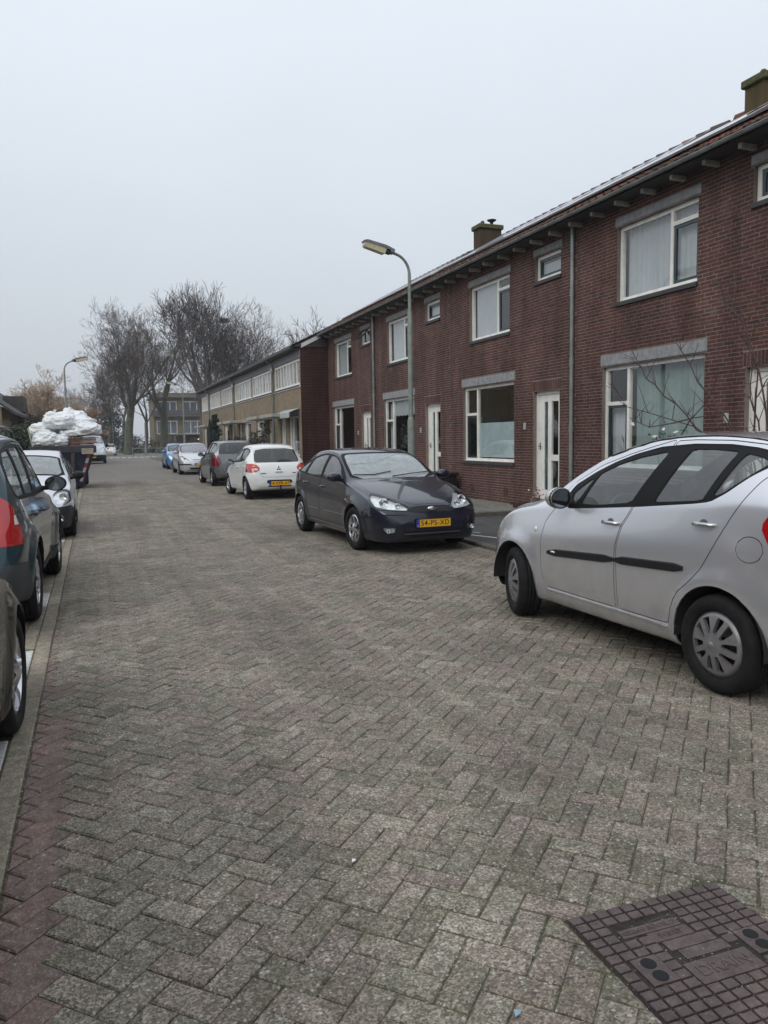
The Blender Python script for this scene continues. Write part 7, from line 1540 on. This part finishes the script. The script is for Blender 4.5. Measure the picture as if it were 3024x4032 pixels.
# flower pot with red and white flowers on the step
o = empty('flower_pot', (8.13, 13.20, .24), 0, 'small pot of red and white flowers on the doorstep behind the silver hatchback', 'flower pot')
b = MB(); b.lathe([(.06, 0), (.08, .12), (.07, .12)], 14); b.build('pot', M('pot_clay', (.14, .06, .045), .8), o)
rng = random.Random(2); lf = {0: MB(), 1: MB(), 2: MB()}
for i in range(90):
    c = Vector((rng.gauss(0, .07), rng.gauss(0, .09), .2 + rng.gauss(0, .05))); u = Vector((rng.gauss(0, 1), rng.gauss(0, 1), rng.gauss(0, 1))).normalized() * .022; v = u.orthogonal().normalized() * .018; lf[(0, 0, 1, 2)[i % 4]].add([c - u, c + v, c + u, c - v], [(0, 1, 2, 3)])
for k, nm, mt in ((0, 'leaves', L_IVY), (1, 'red_petals', M('petal_red', (.30, .02, .02), .7)), (2, 'white_petals', M('petal_white', (.6, .58, .56), .7))): lf[k].build(nm, mt, o, kind='stuff')
# bare shrub behind the silver hatchback
SH = M('shrub_bark', (.075, .042, .036), .8, var=.3, vs=20); rng = random.Random(9)
o = empty('bare_shrub', (6.75, 6.40, .045), 0, 'bare reddish-brown shrub whose long twigs cross the big window behind the silver car', 'shrub'); main = []
stems = [[(0, 0, 0), (.0, -.02, .9), (.03, .05, 1.5), (-.02, .16, 1.9), (.0, .18, 2.4)], [(0, 0, 0), (-.05, .1, 1.1), (-.05, .35, 1.55), (-.03, .95, 2.15), (0, 1.45, 2.75)], [(0, 0, 0), (-.05, .25, 1.1), (-.05, .7, 1.45), (-.05, 1.3, 1.9), (0, 1.9, 2.25), (0, 2.2, 2.65)], [(0, 0, 0), (0, -.1, 1.2), (0, .0, 2.0), (.02, .35, 2.75), (.02, .75, 3.1)],
    [(0, 0, 0), (0, .1, 1.2), (0, .5, 1.42), (0, 1.4, 1.5)], [(0, 1.35, 1.42), (0, .95, 1.8), (0, .70, 2.0)], [(0, 0, 0), (-.1, -.2, 1.4), (-.1, -.35, 2.2)], [(0, .0, 1.2), (-.1, .55, 1.75), (-.1, 1.75, 1.62), (-.1, 2.1, 1.75)], [(0, 0, 0), (.05, .2, 1.3), (.05, .15, 2.2), (.05, .45, 3.0)], [(0, 0, 1.0), (.0, 1.0, 1.60), (.0, 2.3, 1.9), (0, 2.6, 2.25)]]
for s_ in stems:
    P_ = [Vector(p) for p in s_]; pts = []
    for i in range(len(P_) - 1):
        for t in (0, .33, .66): pts.append(P_[i].lerp(P_[i + 1], t) + Vector((rng.gauss(0, .01), rng.gauss(0, .015), rng.gauss(0, .012))))
    pts.append(P_[-1]); n_ = len(pts); b = MB(); thick = .014 if s_[0][2] == 0 else .007
    b.tube(pts, [thick * (1 - .8 * i / n_) + .002 for i in range(n_)], 6)
    for i in range(4, n_ - 1):
        for q in range(2):
            d = Vector((rng.gauss(0, .3), rng.gauss(0, 1), rng.uniform(.1, 1.2))).normalized() * rng.uniform(.12, .42); m_ = pts[i] + d * .5 + Vector((0, 0, rng.uniform(-.03, .05))); b.tube([pts[i], m_, pts[i] + d], [.0045, .0035, .002], 4, False)
    b.build('stem', SH, o)
o2 = empty('shrub_leaves', (7.05, 8.25, .045), 0, 'few green leaves and pale blossoms of a low plant just above the silver car roof', 'plant'); lf = MB(); wf = MB()
for i in range(46):
    c = Vector((rng.gauss(0, .06), rng.gauss(0, .16), 1.52 + rng.gauss(0, .07))); u = Vector((rng.gauss(0, .5), rng.gauss(0, 1), rng.gauss(0, 1))).normalized() * .045; v = u.orthogonal().normalized() * .026; (wf if i % 4 == 0 else lf).add([c - u, c + v, c + u, c - v], [(0, 1, 2, 3)])
lf.build('leaves', LF('leaf_green', (.03, .075, .035)), o2, kind='stuff'); wf.build('blossoms', M('petal_white', (.6, .58, .56), .7), o2, kind='stuff'); b = MB(); b.tube([(0, 0, 0), (0, .03, .8), (.02, -.03, 1.5)], .012, 5); b.tube([(0, .02, .6), (0, .15, 1.2), (0, .2, 1.5)], .009, 5); b.build('stalks', SH, o2)
# ================================================================ skip with rubble bags and planks
SK = M('skip_blue', (.028, .036, .075), .6, .1, var=.35, vs=3, bmp=.15, bs=8); SKR = M('skip_rust', (.085, .060, .045), .8, var=.4, vs=5)
sk = empty('rubble_skip', (-.95, 28.7, 0), 0, 'dark blue steel rubble skip heaped with white bags, behind the pale silver car', 'skip')
b = MB(); A = [(-1.0, 0), (1.0, 0), (1.0, 3.2), (-1.0, 3.2)]; Bt = [(-.60, .35), (.60, .35), (.60, 2.7), (-.60, 2.7)]
V = [(x, y, 1.27) for x, y in A] + [(x, y, .08) for x, y in Bt]; b.add(V, [(4, 5, 1, 0), (5, 6, 2, 1), (6, 7, 3, 2), (7, 4, 0, 3), (7, 6, 5, 4)]); b.build('tub', SK, sk)
b = MB(); b.bbox(0, 0, 1.37, 2.10, .14, .24, .02); b.bbox(0, 3.2, 1.37, 2.10, .14, .24, .02); b.bbox(-1.0, 1.6, 1.37, .14, 3.1, .24, .02); b.bbox(1.0, 1.6, 1.37, .14, 3.1, .24, .02); b.build('rim', M('skip_rim', (.035, .035, .045), .6, var=.4), sk)
for x in (.30, -.35): b = MB(); b.add([(x - .06, .0, 1.25), (x + .06, .0, 1.25), (x + .05, .29, .1), (x - .05, .29, .1), (x - .06, -.09, 1.25), (x + .06, -.09, 1.25), (x + .05, .18, .1), (x - .05, .18, .1)], [(4, 7, 6, 5), (0, 4, 5, 1), (1, 5, 6, 2), (0, 3, 7, 4)]); b.build('rib', SKR, sk)
b = MB()
for k in range(6):
    t0, t1 = k / 6, (k + 1) / 6; P0 = Vector((.83, -.01, 1.22)); P1 = Vector((.52, .30, .25)); a, c = P0.lerp(P1, t0), P0.lerp(P1, t1); b.add([(a.x - .05, a.y - .03, a.z), (a.x + .05, a.y - .03, a.z), (c.x + .05, c.y - .03, c.z), (c.x - .05, c.y - .03, c.z)], [(3, 2, 1, 0)], mi=k % 2)
b.build('warning_strip', [M('strip_red', (.30, .05, .05), .6), M('strip_white', (.48, .46, .44), .6)], sk)
b = MB(); b.bbox(.78, -.09, 1.30, .38, .05, .20, .01); b.build('corner_board', M('board_pale', (.34, .30, .24), .8, var=.25), sk)
b = MB(); b.bbox(0, 2.2, .35, 1.5, .8, .6, .05); b.bbox(.66, 2.0, .45, .2, .8, .8, .1); b.build('chassis', BLK, sk)
b = MB(); b.add([(-.95, .05, 1.33), (.95, .05, 1.33), (.95, 3.1, 1.33), (-.95, 3.1, 1.33)], [(0, 1, 2, 3)]); b.build('rubble_bed', SKR, sk)
import bmesh
BAG = M('bag_white', (.74, .76, .77), .42, var=.05, vs=2, bmp=.8, bs=9)
def bag(loc, dims, seed, label, rot=0):
    rng = random.Random(seed); bm_ = bmesh.new(); bmesh.ops.create_icosphere(bm_, subdivisions=5, radius=1)
    ph = [(Vector((rng.gauss(0, 1), rng.gauss(0, 1), rng.gauss(0, 1))).normalized(), rng.uniform(3, 16), rng.uniform(0, 6)) for _ in range(13)]
    knob = Vector((rng.uniform(-.5, .5), rng.uniform(-.5, .2), .85)).normalized()
    for v in bm_.verts:
        n_ = v.co.normalized(); f = 1.0
        for d, k, p in ph: s_ = math.sin(n_.dot(d) * k + p); f += (.055 * (1 - abs(s_)) ** 3 - .020 * s_) * 14 / (k + 8)
        f += .38 * max(0, n_.dot(knob) - .93) / .07 * .6
        sx_ = math.copysign(abs(n_.x) ** .8, n_.x); v.co = Vector((sx_ * dims[0], n_.y * dims[1], math.copysign(abs(n_.z) ** .85, n_.z) * dims[2])) * f
        if v.co.z < -dims[2] * .7: v.co.z = -dims[2] * .7
    me = bpy.data.meshes.new('rubble_bag'); bm_.to_mesh(me); bm_.free(); me.materials.append(BAG); me.polygons.foreach_set('use_smooth', [True] * len(me.polygons)); me.update()
    o = link('rubble_bag', me, None, loc, (0, 0, rot)); kz = dims[2] * 1.02; kb = MB(); kb.lathe([(.10, -.05), (.035, .02), (.025, .04), (.06, .10), (.045, .12)], 9, (knob.x * dims[0] * .7, knob.y * dims[1] * .7, kz)); kb.build('tied_neck', BAG, o); o['label'] = label; o['category'] = 'rubble bag'; o['group'] = 'white rubble bags on the skip'
bag((-1.45, 29.0, 1.70), (.42, .40, .26), 1, 'white bag at the lower left of the skip load, its front bottom bag'); bag((-1.05, 29.0, 1.66), (.34, .36, .22), 2, 'white bag low on the skip between the left bag and the planks')
bag((-1.55, 29.6, 2.02), (.42, .45, .26), 3, 'white bag at the left edge, half under the top bags'); bag((-1.00, 29.3, 2.30), (.52, .45, .32), 4, 'biggest creased white bag on top, left of centre'); bag((-.45, 29.4, 2.25), (.52, .45, .27), 5, 'white bag on top, right of the biggest one')
bag((-.15, 29.1, 2.04), (.40, .38, .24), 6, 'rounded white bag at the upper right above the planks'); bag((-.55, 29.1, 1.93), (.42, .3, .12), 7, 'flat white bag lying directly on the plank stack'); bag((-.62, 29.9, 2.50), (.40, .38, .24), 8, 'topmost white bag with a pointed knot')
for k in range(6):
    b = MB(); z = 1.50 + k * .052; b.bbox(-.40 + random.uniform(-.04, .04), 28.98, z, .98 + random.uniform(-.08, .08), .5, .04, .004); o = b.build('old_plank', M('plank_' + ('a', 'b', 'c')[k % 3], ((.14, .075, .05), (.10, .05, .035), (.19, .12, .08))[k % 3], .85, var=.35, vs=9), None); o['label'] = '%s brown plank of the stack at the right of the skip load, counted from below' % ('first', 'second', 'third', 'fourth', 'fifth', 'top')[k]; o['category'] = 'plank'; o['group'] = 'old planks on the skip'
o = None; b = MB(); b.add([(-1.9, 28.66, 1.45), (-1.86, 28.66, 1.45), (-1.98, 28.8, 2.12), (-2.04, 28.8, 2.10), (-1.8, 28.9, 2.16), (-1.5, 28.9, 2.08)], [(0, 1, 2, 3), (3, 2, 5, 4)]); k = len(b.V); b.add([(v[0], v[1] + .012, v[2]) for v in b.V[:6]], [(3, 2, 1, 0), (4, 5, 2, 3)]); o = b.build('wooden_strip', M('board_pale', (.34, .30, .24), .8, var=.25), None); o['label'] = 'pale broken board sticking up at the left corner of the skip'; o['category'] = 'board'

# ================================================================ mist between us and the far trees
hz = MB(); hz.box(-260, 260, -60, 420, -1.2, 34); HM = bpy.data.materials.new('haze_air'); HM.use_nodes = True; hn = HM.node_tree.nodes; hn.clear()
ho = hn.new('ShaderNodeOutputMaterial'); pvn = hn.new('ShaderNodeVolumePrincipled'); pvn.inputs['Color'].default_value = (.93, .95, 1.0, 1); pvn.inputs['Density'].default_value = .0006; HM.node_tree.links.new(pvn.outputs[0], ho.inputs['Volume'])
hzo = hz.build('haze', HM); hzo['kind'] = 'stuff'

# weeds at the foot of the walls and along the kerb
rngw = random.Random(31); WD = LF('leaf_weed', (.075, .085, .025))
for i, (x, y, z, s_) in enumerate(((8.38, 14.15, .118, .11), (8.40, 14.6, .118, .06), (8.39, 16.3, .118, .05), (7.9, 13.48, .12, .05), (5.31, 12.2, .05, .05), (5.12, 9.3, .0, .05), (8.36, 19.4, .118, .12))):
    V = []; F = []
    for k in range(60):
        a = rngw.uniform(0, 6.28); l_ = s_ * rngw.uniform(.5, 1.2); d = Vector((math.cos(a) * .6, math.sin(a), rngw.uniform(.5, 1.6))).normalized() * l_; b0 = Vector((rngw.gauss(0, s_ * .25), rngw.gauss(0, s_ * .4), 0)); w_ = Vector((-d.y, d.x, 0)).normalized() * s_ * .07; q = len(V); V += [tuple(b0 - w_), tuple(b0 + w_), tuple(b0 + d)]; F.append((q, q + 1, q + 2))
    o = link('weed_tuft', mesh('weed_tuft', V, F, WD), None, (x, y, z)); o['label'] = ['yellow-green weed tuft at the wall foot beside the doorstep', 'small weed at the wall foot under the frosted window', 'tiny weed at the wall foot near the storage box', 'weed growing at the corner of the raised kerb', 'weed in the kerb joint right of the dark grey hatchback', 'weed in the kerb joint left of the silver hatchback', 'weed tuft at the wall behind the street lamp'][i]; o['category'] = 'weed'; o['group'] = 'weeds along the walls and kerbs'
